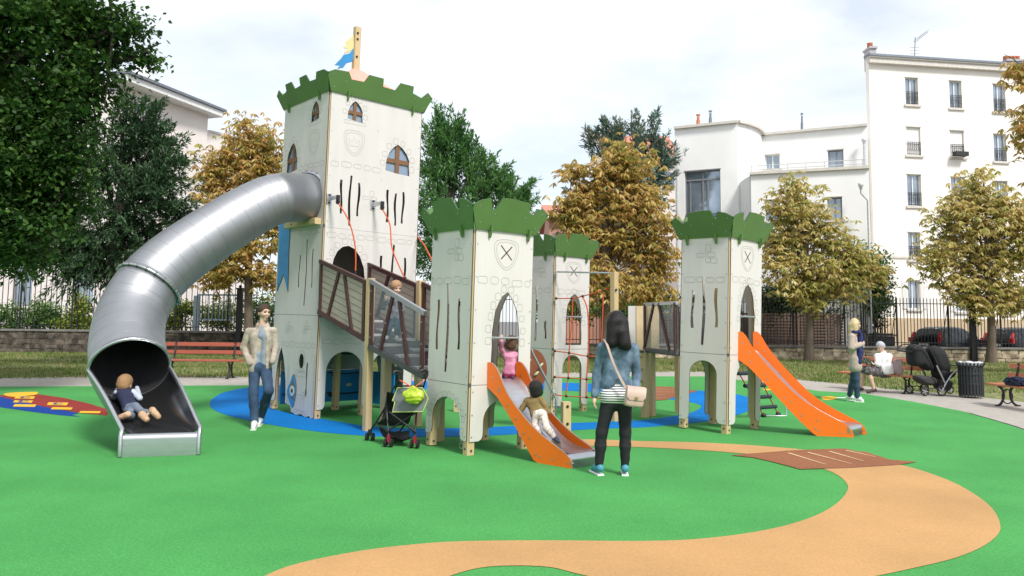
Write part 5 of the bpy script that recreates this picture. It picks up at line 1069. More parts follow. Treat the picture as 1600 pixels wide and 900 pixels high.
# ---- net frame beside the rear tower
Cn = np.array([.69, 12.98, 0]); Tn = np.array([1.63, 12.19, 0]); en_ = (Tn - Cn); Ln_ = np.linalg.norm(en_); en_ /= Ln_; Q = lambda u, v: Cn + en_ * u + np.array([0, 0, v])
Tn_ = Thing('rope_net_frame', 'red rope climbing net hung between the rear tower and a tall timber post', 'climbing net', Tn)
mb = MB(); rot = np.array([drA, np.cross((0, 0, 1.), drA), (0, 0, 1)]).T; mb.box(Tn + np.array([0, 0, 1.17]), (.05, .05, 1.17), rot, bev=.008); mb.disc(Tn + np.array([.02, -.07, 2.05]), (0, 1, 0), .02, .02, 8, 1); Tn_.part('tall_post', mb, [wood, blackp])
mb = MB(); mb.tube([Q(.06, 2.38), Q(1.2, 2.32)], .014, 8); mb.box(Q(.08, 2.33) - np.array([0, .02, 0]), (.012, .01, .06)); Tn_.part('top_bar', mb, steel)
rp = MB(); kn = MB()
V1 = [Q(.42, 1.92), Q(.40, 1.5), Q(.35, 1.05), Q(.33, .62), Q(.28, .33)]; V2 = [Q(.62, 1.95), Q(.72, 1.7), Q(.73, 1.1), Q(.70, .62), Q(.69, .35)]; V3 = [Q(1.02, 2.02), Q(1.0, 1.5), Q(.97, 1.0)]
for vv in (V1, V2, V3): rp.tube(spline(vv, 5, False), .011, 6)
for hh in ([Q(.08, 1.93), Q(.4, 1.93), Q(.62, 1.96), Q(1.02, 2.05), Q(1.2, 2.1)], [Q(.06, 1.05), Q(.35, 1.03), Q(.72, .99), Q(1.2, .99)], [Q(.06, .62), Q(.34, .62), Q(.7, .62), Q(1.2, .63)], [Q(.06, .33), Q(.3, .32), Q(.7, .33), Q(1.2, .33)]):
    rp.tube(spline(hh, 4, False), .010, 6)
    for q in hh[:-1]: kn = MB(); kn.ball(q, .024, 5); Tn_.part('rope_clamp', kn, blackp)
Tn_.part('rope_net', rp, ropem)
# ---- ladder platform and bridge to the right tower
Tb = Thing('bridge_platform', 'timber platform and clear sided bridge running to the right tower behind the woman', 'bridge', (2.22, 12.7, 0))
pL = np.array([2.2, 12.72, 0]); wpost(Tb, pL, 1.1); wpost(Tb, pL + drA * .9, 1.1); wpost(Tb, Tn + drA * .95 + np.array([.0, .1, 0]), 1.1); wpost(Tb, pL + np.array([.12, .45, 0]), 1.84, .05)
for k in range(5): z = .18 + .2 * k; mb = MB(); mb.tube([Tn + np.array([.05, .03, z]), pL + np.array([-.05, -.02, z])], .014, 8); Tb.part('rung', mb, steel)
TL = np.array(tT.M @ Vector((0, .80, 0))); TL[2] = 0; TK = np.array(tT.M @ Vector((.92, .80, 0))); TK[2] = 0
def level_rail(T, P, Q_, z0, z1, bat):
    e = (Q_ - P); L2 = np.linalg.norm(e); e /= L2; en = np.array([e[1], -e[0], 0]); en = en if en[1] < 0 else -en; q = lambda u, v, o=0.: P + e * u + np.array([0, 0, v]) + en * o
    mb = MB(); mb.plate(P - en * .012, e, (0, 0, 1), en, [(0, z0), (L2, z0), (L2, z1), (0, z1)], (), .01, 0, 0); T.part('clear_infill', mb, pane_m)
    mb = MB(); mb.bar(q(0, z1, 0), q(L2, z1, 0), .05, .045); T.part('handrail', mb, steel); mb = MB(); mb.bar(q(0, z0, 0), q(L2, z0, 0), .06, .05); T.part('beam', mb, dsteel)
    for (a_, b_) in bat:
        mb = MB(); mb.bar(q(L2 * a_, z0 + .0, .015), q(L2 * b_, z1 - .0, .015), .055, .026, up=e); T.part('brown_batten', mb, brownp)
level_rail(Tb, pL, TL, 1.10, 1.84, [(.03, .03), (.0, .33), (.80, .48), (.955, .955)]); level_rail(Tb, pL + drA * .9, TK, 1.10, 1.84, [(.03, .03), (.2, .45), (.8, .55), (.96, .96)])
mb = MB(); c = (pL + TL + pL + drA * .9 + TK) / 4; mb.add([pL + [0, 0, 1.085], TL + [0, 0, 1.085], TK + [0, 0, 1.085], pL + drA * .9 + [0, 0, 1.085], pL + [0, 0, 1.05], TL + [0, 0, 1.05], TK + [0, 0, 1.05], pL + drA * .9 + [0, 0, 1.05]], [(0, 1, 2, 3), (7, 6, 5, 4), (0, 4, 5, 1), (2, 6, 7, 3), (1, 5, 6, 2), (0, 3, 7, 4)]); Tb.part('bridge_deck', mb, deckm)
A4 = [Tn, pL, pL + drA * .9, Tn + drA * .95]; mb = MB(); mb.add([p + [0, 0, 1.085] for p in A4] + [p + [0, 0, 1.045] for p in A4], [(0, 1, 2, 3), (7, 6, 5, 4), (0, 4, 5, 1), (1, 5, 6, 2), (2, 6, 7, 3), (3, 7, 4, 0)]); Tb.part('platform_deck', mb, deckm)
mb = MB(); q = at(1012, 500, 13.6); mb.box((q[0], q[1], 1.45), (.2, .012, .38)); Tb.part('cream_panel', mb, mat('cream_panel', (.66, .50, .30), .6)); mb = MB(); mb.box((q[0] - .22, q[1] + .02, 1.45), (.12, .012, .38)); Tb.part('white_panel', mb, panel)
# ---- rope ladder behind the long slide
Tl = Thing('rope_ladder', 'black stepped rope ladder leaning out behind the long orange slide', 'ladder', (4.2, 13.0, 0))
top0, top1 = at(1147, 570, 12.0), at(1176, 570, 12.4); bot0, bot1 = at(1193, 649, 12.9), at(1216, 647, 13.2)
for k, f in enumerate((.16, .40, .63, .84, 1.0)):
    a_, b_ = top0 + (bot0 - top0) * f, top1 + (bot1 - top1) * f; mb = MB()
    if f < 1: mb.tube([a_ - (b_ - a_) * .1, b_ + (b_ - a_) * .1], .032, 8); Tl.part('rung', mb, mat('black_rubber_rung', (.012, .02, .03), .6))
for a_, b_ in ((top0, bot0), (top1, bot1)):
    mb = MB(); mb.tube([a_, b_], .011, 6); Tl.part('side_rope', mb, ropem); mb = MB(); mb.ball(b_, .045, 6); Tl.part('clamp', mb, blackp)
mb = MB(); c = at(1229, 650, 13.1); d = at(1192, 650, 12.9); mb.tube([at(1229, 626, 13.1), c, d], .014, 8); mb.tube([top0 + np.array([-.05, 0, .1]), top1 + np.array([0, 0, .15]), at(1176, 600, 12.6)], .012, 6); Tl.part('steel_frame', mb, steel)
# ---- handrail, stub post and brown climbing disc behind the middle tower
Th = Thing('step_handrail', 'steel handrail and short drilled post beside the slide of the middle tower', 'handrail', gr(884, 675))
c = gr(884, 675); mb = MB(); rot = np.array([[math.cos(.25), -math.sin(.25), 0], [math.sin(.25), math.cos(.25), 0], [0, 0, 1]]); mb.box((c[0], c[1], .21), (.06, .06, .21), rot, bev=.008)
for z in (.12, .36): mb.disc(c + np.array([.02, -.062, z]), (.25, -1, 0), .02, .012, 10, 1)
Th.part('stub_post', mb, [wood, blackp]); mb = MB(); mb.tube([at(830, 545, 10.9), at(833, 553, 10.9), at(866, 617, 11.1), at(869, 624, 11.1), at(869, 655, 11.1)], .016, 8); mb.tube([at(869, 634, 11.1), c + np.array([-.04, .0, .33])], .013, 6); Th.part('bent_rail', mb, steel)
Td = Thing('climbing_disc', 'brown curved climbing disc with cream holds seen behind the middle tower', 'climbing panel', at(836, 600, 11.3) * np.array([1, 1, 0]))
c = at(832, 578, 11.3); mb = MB(); el = [(.22 * math.cos(a_) , .30 * math.sin(a_)) for a_ in np.linspace(0, 2 * math.pi, 29)[:-1]]; mb.plate(c, (.95, .31, 0), (0, 0, 1), (.31, -.95, 0), el, (), .02); Td.part('disc', mb, [mat('rust_brown_panel', (.20, .055, .02), .5, var=.15), edge])
mb = MB(); mb.box((c[0] + .02, c[1] + .06, c[2] / 2), (.05, .05, c[2] / 2)); Td.part('post', mb, wood)
for (x, y) in ((845, 571), (838, 584), (826, 565)): mb = MB(); q = at(x, y, 11.27); mb.tube([q - np.array([.03, 0, .02]), q + np.array([0, -.02, 0]), q + np.array([.03, 0, .03])], [.012, .02, .012], 6); Td.part('hold', mb, mat('pale_hold', (.5, .55, .35), .6))
for (x, y, h_, Y_) in ((713, 643, .28, 13.24), (690, 625, .5, 14.4)):
    q = gr(x, y); T = Thing('timber_post', 'short pale timber stub post behind the left leg of the middle tower' if x == 713 else 'square timber stub post farther back beneath the middle tower', 'post', q); mb = MB(); mb.box((q[0], q[1], h_ / 2), (.05, .05, h_ / 2), bev=.008); T.part('shaft', mb, wood); mb = MB(); mb.disc((q[0], q[1] - .055, .1), (0, 1, 0), .016, .01, 8); T.part('bolt', mb, dsteel)
# ---------------------------------------------------------------- street furniture
benchw = mat('red_brown_bench_wood', (.34, .085, .05), .5, var=.15, vscale=4, stretch=(.5, 5, 5), coat=.1); benchw2 = mat('orange_bench_wood', (.50, .16, .07), .5, var=.15, vscale=4, stretch=(.5, 5, 5), coat=.1); cast = mat('dark_cast_iron', (.02, .014, .016), .5)
def bench(lab, loc, ang, Ln, s=1., wd=benchw):
    T = Thing('park_bench', lab, 'bench', loc, ang, group='slatted park benches', world=False); k = s
    for (y, z) in ((-.2, .45), (-.06, .45), (.08, .455)): mb = MB(); mb.box((0, y * k, z * k), (Ln / 2, .062 * k, .019), bev=.008); T.part('seat_slat', mb, wd)
    for (y, z) in ((.235, .65), (.275, .85)): mb = MB(); mb.bar((-Ln / 2 + .03, y * k, z * k), (Ln / 2 - .03, y * k, z * k), .105 * k, .035, up=(0, .2, 1), bev=.008); T.part('back_slat', mb, wd)
    for sx in (-1, 1):
        x = sx * (Ln / 2 - .30); mb = MB()
        for pts in ([(-.2, .42), (-.12, .34), (-.10, .2), (-.16, .06), (-.24, .0)], [(.14, .42), (.06, .34), (.05, .2), (.1, .07), (.2, .0)], [(.1, .42), (.18, .5), (.2, .6), (.25, .8), (.265, .92)], [(-.22, .425), (.16, .43)]):
            q = spline([(x, a * k, b * k) for a, b in pts], 5, False); mb.tube(q, .026 * k, 6)
        mb.tube([(x, -.02 * k + .115 * k * math.cos(a), .2 * k + .15 * k * math.sin(a)) for a in np.linspace(0, 2 * math.pi, 19)[:-1]], .014 * k, 6, closed=True)
        for q in (-.24, .2): mb.box((x, q * k, .012), (.03, .04, .012))
        T.part('cast_leg', mb, cast)
        mb = MB()
        for (y, z) in ((.235, .65), (.275, .85)): mb.disc((x, (y - .03) * k, z * k), (0, -1, .2), .014, .02, 8)
        T.part('bolt', mb, screw)
    return T
bench('dark red slatted bench before the shade-toned wall, half hidden by the tube slide', (-8.0, 20.0, 0), 0, 2.15)
bench('orange red slatted bench on which the white haired woman sits reading', (8.62, 18.1, 0), math.atan2(-.82, .57), 1.9, .86, benchw2)
bench('orange red slatted bench at the right edge with dark clothing on it', (9.66, 14.45, 0), math.atan2(-1, .03), 1.8, .9, benchw2)
# litter bin
T = Thing('litter_bin', 'round black slatted litter bin with a pale bag liner on the path edge', 'bin', gr(1518, 621), world=False); mb = MB(); mb.lathe([(.19, .06), (.2, .68), (.185, .68), (.18, .08), (0, .08)], n=24); T.part('drum', mb, blackp)
mb = MB()
for k in range(24):
    a = 2 * math.pi * k / 24; c, s_ = math.cos(a), math.sin(a); rt = np.array([[-s_, c, 0], [c, s_, 0], [0, 0, 1]]).T
    mb.box((.235 * c, .235 * s_, .34), (.019, .005, .31), rt); mb.bar((.235 * c, .235 * s_, .65), (.29 * c, .29 * s_, .745), .008, .036, up=(c, s_, 0))
T.part('slats', mb, mat('grey_black_bin_paint', (.022, .025, .03), .45))
for z in (.06, .3, .52, .68): mb = MB(); mb.tube([(.228 * math.cos(a), .228 * math.sin(a), z) for a in np.linspace(0, 2 * math.pi, 33)[:-1]], .013, 6, closed=True); T.part('hoop', mb, MATS['grey_black_bin_paint'])
mb = MB(); P_ = [(.20, .66), (.235, .74), (.24, .765), (.2, .75), (.15, .70), (0, .55)]; mb.lathe(P_, n=26); mb.v = [(x * (1 + .03 * math.sin(9 * math.atan2(y, x))), y * (1 + .03 * math.sin(9 * math.atan2(y, x))), z + .012 * math.sin(7 * math.atan2(y, x)) * (z > .6)) for x, y, z in mb.v]; T.part('bag_liner', mb, mat('translucent_bin_liner', (.55, .55, .58), .35))
# wheelie bin beyond the fence
b = at(1377, 541, 34.6); T = Thing('wheeled_bin', 'dark wheeled rubbish bin behind the railing, beside the ivy', 'bin', (b[0], 34.6, 0), world=False)
zt2 = float(at(1377, 521, 34.6)[2]); mb = MB(); hw = .46; V = [(sx * hw * f, sy * .35 * f, z) for z, f in ((.08, .82), (zt2 - .12, 1.)) for sx, sy in ((-1, -1), (1, -1), (1, 1), (-1, 1))]; mb.add(V, [(3, 2, 1, 0), (4, 5, 6, 7), (0, 1, 5, 4), (1, 2, 6, 5), (2, 3, 7, 6), (3, 0, 4, 7)]); T.part('body', mb, mat('dark_bin_plastic', (.025, .03, .035), .5))
mb = MB(); mb.box((0, 0, zt2 - .07), (hw + .04, .39, .03), bev=.01); mb.box((0, -.02, zt2 - .02), (hw * .9, .3, .025), bev=.01); T.part('lid', mb, MATS['dark_bin_plastic'])
for sx in (-1, 1): mb = MB(); mb.disc((sx * .4, .25, .09), (1, 0, 0), .09, .05, 14); T.part('wheel', mb, blackp)
mb = MB(); mb.tube([(-.4, .4, zt2 - .1), (-.4, .46, zt2 - .08), (.4, .46, zt2 - .08), (.4, .4, zt2 - .1)], .015, 6); T.part('handle', mb, blackp)

# ---------------------------------------------------------------- parked cars
carp = mat('black_car_paint', (.006, .006, .009), .3, .0, coat=.25, spec=.3); carg = mat('car_glass', (.012, .015, .018), .08, spec=.35); tail = mat('red_tail_lamp', (.55, .01, .015), .2, coat=.8); tyre = mat('tyre_rubber', (.015, .015, .015), .85); alloy = mat('alloy_rim', (.4, .4, .42), .3, .9); platew = mat('number_plate', (.75, .75, .72), .5)
def car(lab, loc, ang, Ln=4.0, Wd=1.7, Ht=1.47):
    T = Thing('parked_car', lab, 'car', loc, ang, group='cars parked beyond the railing', world=False)
    # sections from the rear (x=0) to the nose: x, half width, sill, belt, roof, roof half width
    se = [(0, .62, .42, .62, .64, .6), (.05, .78, .32, .85, .88, .66), (.15, .83, .24, .93, 1.12, .60), (.38, .85, .2, .95, 1.36, .56), (.8, .85, .18, .96, 1.45, .57), (1.5, .85, .18, .95, 1.47, .58), (2.1, .85, .18, .93, 1.43, .57), (2.5, .85, .18, .91, 1.25, .60), (2.95, .85, .18, .88, .93, .66), (3.5, .83, .2, .80, .82, .62), (3.85, .76, .26, .68, .70, .5), (4.0, .6, .34, .55, .57, .42)]
    k = Ln / 4.0; n = 12; V = []; 
    for (x, hw, sl, bl, rf, rw) in se:
        prof = [(hw * .85, sl), (hw, sl + .1), (hw * 1.01, (sl + bl) / 2), (hw * .98, bl - .03), (hw * .955, bl), (rw + (hw - rw) * .10, rf - min(.06, (rf - bl) * .4)), (rw * .8, rf), (0, rf + .015)]
        V += [(x * k, y, z) for y, z in prof] + [(x * k, -y, z) for y, z in prof[::-1][1:]]
    m_ = 15; F = []; mi = []
    for i in range(len(se) - 1):
        for j in range(m_ - 1): F.append((i * m_ + j, (i + 1) * m_ + j, (i + 1) * m_ + j + 1, i * m_ + j + 1)); mi.append(1 if ((j in (4, 9)) and 2 < i < 7) else (1 if (i == 7 and 4 < j < 9) or (i in (2,) and 4 < j < 9) else 0))
        F.append((i * m_ + m_ - 1, (i + 1) * m_ + m_ - 1, (i + 1) * m_, i * m_)); mi.append(0)
    F.append(tuple(range(m_))); mi.append(0); F.append(tuple(range((len(se) - 1) * m_, len(se) * m_))[::-1]); mi.append(0)
    mb = MB(); mb.add(V, F, 0, True); mb.m = [0] * len(F); 
    body = T.part('body', mb, [carp]); 
    gl = MB()
    for f, q in zip(F, mi):
        if q:
            pts = np.array([V[a] for a in f]); c = pts.mean(0); nn = np.cross(pts[1] - pts[0], pts[2] - pts[0]); nn /= np.linalg.norm(nn) + 1e-9
            if nn @ (c - np.array([2 * k, 0, .8])) < 0: nn = -nn
            gl.add(c + (pts - c) * .93 + nn * .006, [(0, 1, 2, 3)]); 
    T.part('windows', gl, carg)
    for sx in (.75, 3.25):
        for sy in (-1, 1):
            mb = MB(); mb.disc((sx * k, sy * .76, .31), (0, 1, 0), .31, .2, 24); w_ = T.part('wheel', mb, tyre); mb = MB(); mb.disc((sx * k, sy * .862, .31), (0, 1, 0), .2, .012, 5 * 4); T.part('rim', mb, alloy, w_)
    for sy in (-1, 1):
        mb = MB(); mb.add([(.03, sy * .60, .72), (.03, sy * .80, .72), (.22, sy * .845, .75), (.28, sy * .80, 1.0), (.26, sy * .68, 1.22), (.16, sy * .60, 1.12), (.06, sy * .60, .92)], [(0, 1, 2, 3, 4, 5, 6)]); 
        bx = MB(); bx.box((.09, sy * .72, .84), (.07, .10, .11), bev=.02); bx.box((.19, sy * .66, 1.06), (.06, .06, .14), np.array([[.9, 0, .42], [0, 1, 0], [-.42, 0, .9]]), bev=.02); T.part('tail_lamp', bx, tail)
        mb = MB(); mb.box((2.35 * k, sy * .95, .98), (.07, .09, .06), bev=.02); T.part('mirror', mb, carp)
    mb = MB(); mb.box((-.005, 0, .62), (.012, .26, .055)); T.part('number_plate', mb, platew); mb = MB(); mb.box((.03, 0, .36), (.05, .74, .1), bev=.03); T.part('bumper', mb, carp)
    return T
pc_ = at(1444, 530, 36.2); car('black hatchback with red tail lamps parked behind the railing left of the chestnut trunk', (pc_[0] + .1, 36.4, 0), R_(28), 4.1, 1.7)
pc_ = at(1553, 530, 36.8); car('dark car parked behind the railing at the right edge of the picture', (pc_[0] + .1, 36.8, 0), R_(24), 4.1, 1.7)

# ---------------------------------------------------------------- umbrella stroller with the lime bag
fab = mat('black_stroller_fabric', (.010, .010, .011), .85, bump=.3, bscale=60); frm = mat('black_stroller_frame', (.018, .018, .02), .35, .3); greyf = mat('grey_fabric', (.16, .165, .17), .8, bump=.3, bscale=80)
T = Thing('umbrella_stroller', 'small black umbrella stroller with a grey hood cloth beside the stair post', 'pushchair', gr(612, 694))
W = dict(rl=at(607, 693, 9.52), rr=at(648, 692.5, 9.45), fl=at(578, 683, 10.0), fr=at(623, 686, 9.9))
hubm = mat('dark_red_hub', (.25, .01, .03), .4)
ax = W['rr'] - W['rl']; ax[2] = 0; ax /= np.linalg.norm(ax)
for kx, c in W.items():
    c = np.array([c[0], c[1], .052])
    for o in (-.038, .038): mb = MB(); mb.disc(c + ax * o, ax, .05, .024, 18); mb.disc(c + ax * o, ax, .025, .03, 10, 1); T.part('wheel', mb, [tyre, frm])
    mb = MB(); mb.box(c + np.array([0, 0, .05]), (.022, .03, .04), bev=.01); T.part('fork', mb, hubm if kx[0] == 'r' else frm); W[kx] = c + np.array([0, 0, .07])
hl, hr = at(624, 592, 9.55), at(666, 590, 9.48); pl_, pr_ = at(600, 640, 9.75), at(648, 640, 9.65); ul, ur = at(612, 612, 9.62), at(659, 612, 9.55)
mb = MB()
for pts in ([hl, ul, pl_, W['fl']], [hr, ur, pr_, W['fr']], [ul * .3 + pl_ * .7, W['rl']], [ur * .3 + pr_ * .7, W['rr']], [W['rl'] + [0, 0, .08], W['rr'] + [0, 0, .30]], [W['rr'] + [0, 0, .08], W['rl'] + [0, 0, .30]], [W['fl'] * .6 + pl_ * .4, W['rl'] + [0, 0, .06]], [W['fr'] * .6 + pr_ * .4, W['rr'] + [0, 0, .06]], [at(622, 603, 9.55), at(660, 603, 9.5)]): mb.tube(spline(pts, 4, False) if len(pts) > 2 else pts, .011, 8)
T.part('frame', mb, frm)
for h, sg in ((hl, 1), (hr, 1)): mb = MB(); mb.tube(spline([h, h + np.array([.012, 0, .05]), h + np.array([.0, -.01, .085]), h + np.array([-.04, -.03, .095]), h + np.array([-.07, -.05, .075])], 4, False), [.016] * 17, 8); T.part('handle', mb, blackp)
# seat: a sling from the top of the back to the footrest
bl, br = at(605, 612, 9.62), at(650, 612, 9.55); sl_, sr_ = at(596, 655, 9.72), at(640, 657, 9.62); f_l, f_r = at(584, 660, 10.0), at(630, 660, 9.9)
rows = [(bl, br), (bl * .5 + sl_ * .5 + [0, .06, 0], br * .5 + sr_ * .5 + [0, .06, 0]), (sl_, sr_), (sl_ * .5 + f_l * .5 - [0, 0, .02], sr_ * .5 + f_r * .5 - [0, 0, .02]), (f_l, f_r)]
def sling(rows, sag=.03, n=7, th=.012, sub=4):
    A = spline([r[0] for r in rows], sub, False); B = spline([r[1] for r in rows], sub, False); V = []
    for a, b in zip(A, B):
        for k in range(n): f = k / (n - 1); V.append(a * (1 - f) + b * f - np.array([0, 0, sag * math.sin(math.pi * f)]))
    m_ = len(A); F = [(i * n + k, i * n + k + 1, (i + 1) * n + k + 1, (i + 1) * n + k) for i in range(m_ - 1) for k in range(n - 1)]; o = len(V)
    mb = MB(); mb.add(V + [v + np.array([0, .5 * th, -th]) for v in V], F + [tuple(x + o for x in f[::-1]) for f in F], 0, True); return mb
T.part('seat', sling(rows), fab); T.part('side_panel', sling([(bl, bl + [.0, -.04, -.02]), (pl_, pl_ + [.05, -.1, -.05]), (sl_, sl_ + [.03, -.05, -.0])], .0), fab)
T.part('basket', sling([(at(592, 667, 9.9), at(640, 672, 9.6)), (at(600, 682, 9.75), at(640, 684, 9.55)), (at(618, 684, 9.55), at(645, 680, 9.5))], .04), fab)
mb = MB(); q = [at(x, y, Y) for x, y, Y in ((621, 606, 9.6), (660, 606, 9.44), (669, 622, 9.40), (661, 643, 9.36), (613, 644, 9.5), (617, 628, 9.55), (613, 626, 9.56))]
mb = MB(); c = sum(q) / len(q); V = q + [c + np.array([0, -.05, 0])] + [p + np.array([0, .012, 0]) for p in q] + [c + np.array([0, -.036, 0])]; F = [(i, (i + 1) % 7, 7) for i in range(7)] + [(8 + (i + 1) % 7, 8 + i, 15) for i in range(7)]; mb.add(V, F, 0, True); T.part('hood_cloth', mb, greyf)
mb = MB(); mb.tube(q + [q[0]], .006, 6); T.part('piping', mb, mat('lime_piping', (.5, .6, .15), .6))
T2 = Thing('carrier_bag', 'lime green carrier bag hanging by orange straps from the small stroller', 'bag', at(646, 620, 9.35)); c = at(646, 619, 9.36); LIME = (T2, c)
mb = MB(); k_ = c + np.array([0, -.01, .1]); o_m = mat('orange_strap', (.75, .13, .03), .6)
for a_, b_ in ((at(625, 594, 9.5), k_), (at(663, 594, 9.44), k_), (k_, at(636, 612, 9.34))): mb.bar(a_, b_, .03, .008, up=(0, 1, 0))
T2.part('strap', mb, o_m)

# ---------------------------------------------------------------- double pushchair
loc = gr(1458, 617); T = Thing('double_pushchair', 'large black double pushchair standing by the bench and the litter bin', 'pushchair', (loc[0], loc[1], 0), R_(6), world=False)
silv = mat('silver_tube', (.5, .5, .52), .3, .9)
def c2(x, y, o=0.): return np.array([(x - 1457) * .0145, o, (619 - y) * .0145])
for (x, y, r, ws) in ((1431, 611, .10, (-.27, .27)), (1457, 612, .115, (-.3, .3)), (1495, 612, .095, (-.2, .2))):
    for o in ws:
        q = c2(x, y, o); q[2] = r; mb = MB(); mb.tube([q + np.array([r * .84 * math.cos(a), 0, r * .84 * math.sin(a)]) for a in np.linspace(0, 2 * math.pi, 21)[:-1]], r * .16, 8, closed=True); w_ = T.part('wheel', mb, tyre); mb = MB(); mb.disc(q, (0, 1, 0), r * .22, .05, 10)
        for a in np.linspace(0, 2 * math.pi, 6)[:-1]: mb.bar(q, q + np.array([r * .75 * math.cos(a), 0, r * .75 * math.sin(a)]), .022, .02, up=(0, 1, 0))
        T.part('spokes', mb, silv, w_)
mb = MB()
for o in (-.29, .29):
    mb.tube(spline([c2(1415, 548, o), c2(1424, 543, o), c2(1437, 545, o), c2(1447, 560, o), c2(1455, 580, o), c2(1463, 600, o)], 4, False), .015, 8); mb.tube([c2(1431, 609, o), c2(1445, 607, o), c2(1457, 610, o)], .013, 8)
    mb.tube(spline([c2(1488, 577, o), c2(1494, 583, o), c2(1492, 590, o), c2(1497, 601, o * .7), c2(1495, 610, o * .7)], 4, False), .014, 8)
mb.tube([c2(1415, 548, -.29), c2(1414, 553, -.27), c2(1414, 553, .27), c2(1415, 548, .29)], .02, 8); mb.tube([c2(1487, 575, -.3), c2(1495, 574, -.3), c2(1495, 574, .3), c2(1487, 575, .3)], .015, 8); T.part('frame', mb, frm)
for o in (-.3, .3): mb = MB(); mb.tube([c2(1450, 573, o), c2(1463, 600, o)], .018, 8); mb.tube(spline([c2(1484, 580, o), c2(1474, 587, o), c2(1464, 600, o), c2(1458, 611, o)], 4, False), .018, 8); T.part('silver_strut', mb, silv)
def hood(pts, hw=.20, n=8):
    "canopy: a side outline swept across the width, rounded at both sides"
    P = np.array(spline(pts, 4)); cx, cz = P.mean(0); V = []
    ws = [-1, -.93, -.65, 0, .65, .93, 1]; sc = [.45, .74, .92, 1.0, .92, .74, .45]
    mb = MB()
    for w_, s_ in zip(ws, sc):
        for p in P: V.append(c2(cx + (p[0] - cx) * s_, cz + (p[1] - cz) * s_, w_ * hw))
    K_ = len(P); F = [(i * K_ + k, i * K_ + (k + 1) % K_, (i + 1) * K_ + (k + 1) % K_, (i + 1) * K_ + k) for i in range(6) for k in range(K_)]
    mb.add(V, F, 0, True); mb.add(V[:K_], [tuple(range(K_))]); mb.add(V[-K_:], [tuple(range(K_))[::-1]]); return mb
T.part('rear_canopy', hood([(1420, 545), (1432, 542), (1442, 550), (1450, 566), (1455, 580), (1447, 582), (1438, 574), (1430, 576), (1421, 572), (1419, 558)]), fab)
T.part('front_canopy', hood([(1450, 550), (1460, 544), (1470, 547), (1478, 560), (1482, 575), (1480, 584), (1470, 588), (1460, 580), (1453, 566)]), fab)
T.part('front_seat', hood([(1462, 580), (1476, 582), (1490, 584), (1484, 592), (1470, 597), (1462, 592)], .22), fab)
T.part('basket', hood([(1426, 590), (1446, 590), (1459, 594), (1459, 603), (1444, 604), (1432, 599)], .17), mat('charcoal_mesh', (.045, .04, .042), .9)); T.part('front_basket', hood([(1464, 594), (1482, 597), (1482, 606), (1474, 614), (1464, 608)], .2), MATS['charcoal_mesh'])
# things on the benches
def sack(name, lab, cat, c, r, m_, amp=.012, n=12, box=.55):
    T = Thing(name, lab, cat, np.array(c) - np.array([0, 0, r[2]])); mb = MB(); mb.ball((0, 0, 0), 1., n); V = []
    for x, y, z in mb.v:
        x, y, z = [math.copysign(abs(t_) ** box, t_) for t_ in (x, y, z)]; V.append((c[0] + r[0] * x + amp * math.sin(19 * z + 7 * y), c[1] + r[1] * y + amp * math.sin(15 * x + 9 * z), c[2] + r[2] * z + amp * math.sin(17 * x + 5 * y)))
    mb.v = V; T.part('body', mb, m_); return T
c = at(1388, 576.5, 17.75); sb = sack('white_bag', 'white carrier bag on the bench beside the white haired woman', 'bag', c, (.20, .1, .13), mat('white_bag_plastic', (.78, .77, .77), .4, bump=.5, bscale=14), .006)
mb = MB(); mb.tube([c + np.array([-.08, -.04, .12]), c + np.array([0, -.05, .2]), c + np.array([.08, -.04, .12])], .008, 6); sb.part('handle', mb, MATS['white_bag_plastic'])
c = at(1403, 573, 17.55); sack('folded_coat', 'mauve grey folded coat hanging over the bench beside the white bag', 'coat', c, (.05, .16, .17), mat('mauve_cloth', (.38, .27, .28), .9, bump=.6, bscale=18), .014, box=.45)
c = at(1590, 597, 14.6); sack('dark_jacket', 'dark navy jacket thrown over the bench at the right edge', 'jacket', c, (.15, .26, .075), mat('navy_cloth', (.02, .028, .065), .85, bump=.8, bscale=16), .03, 16, .8)
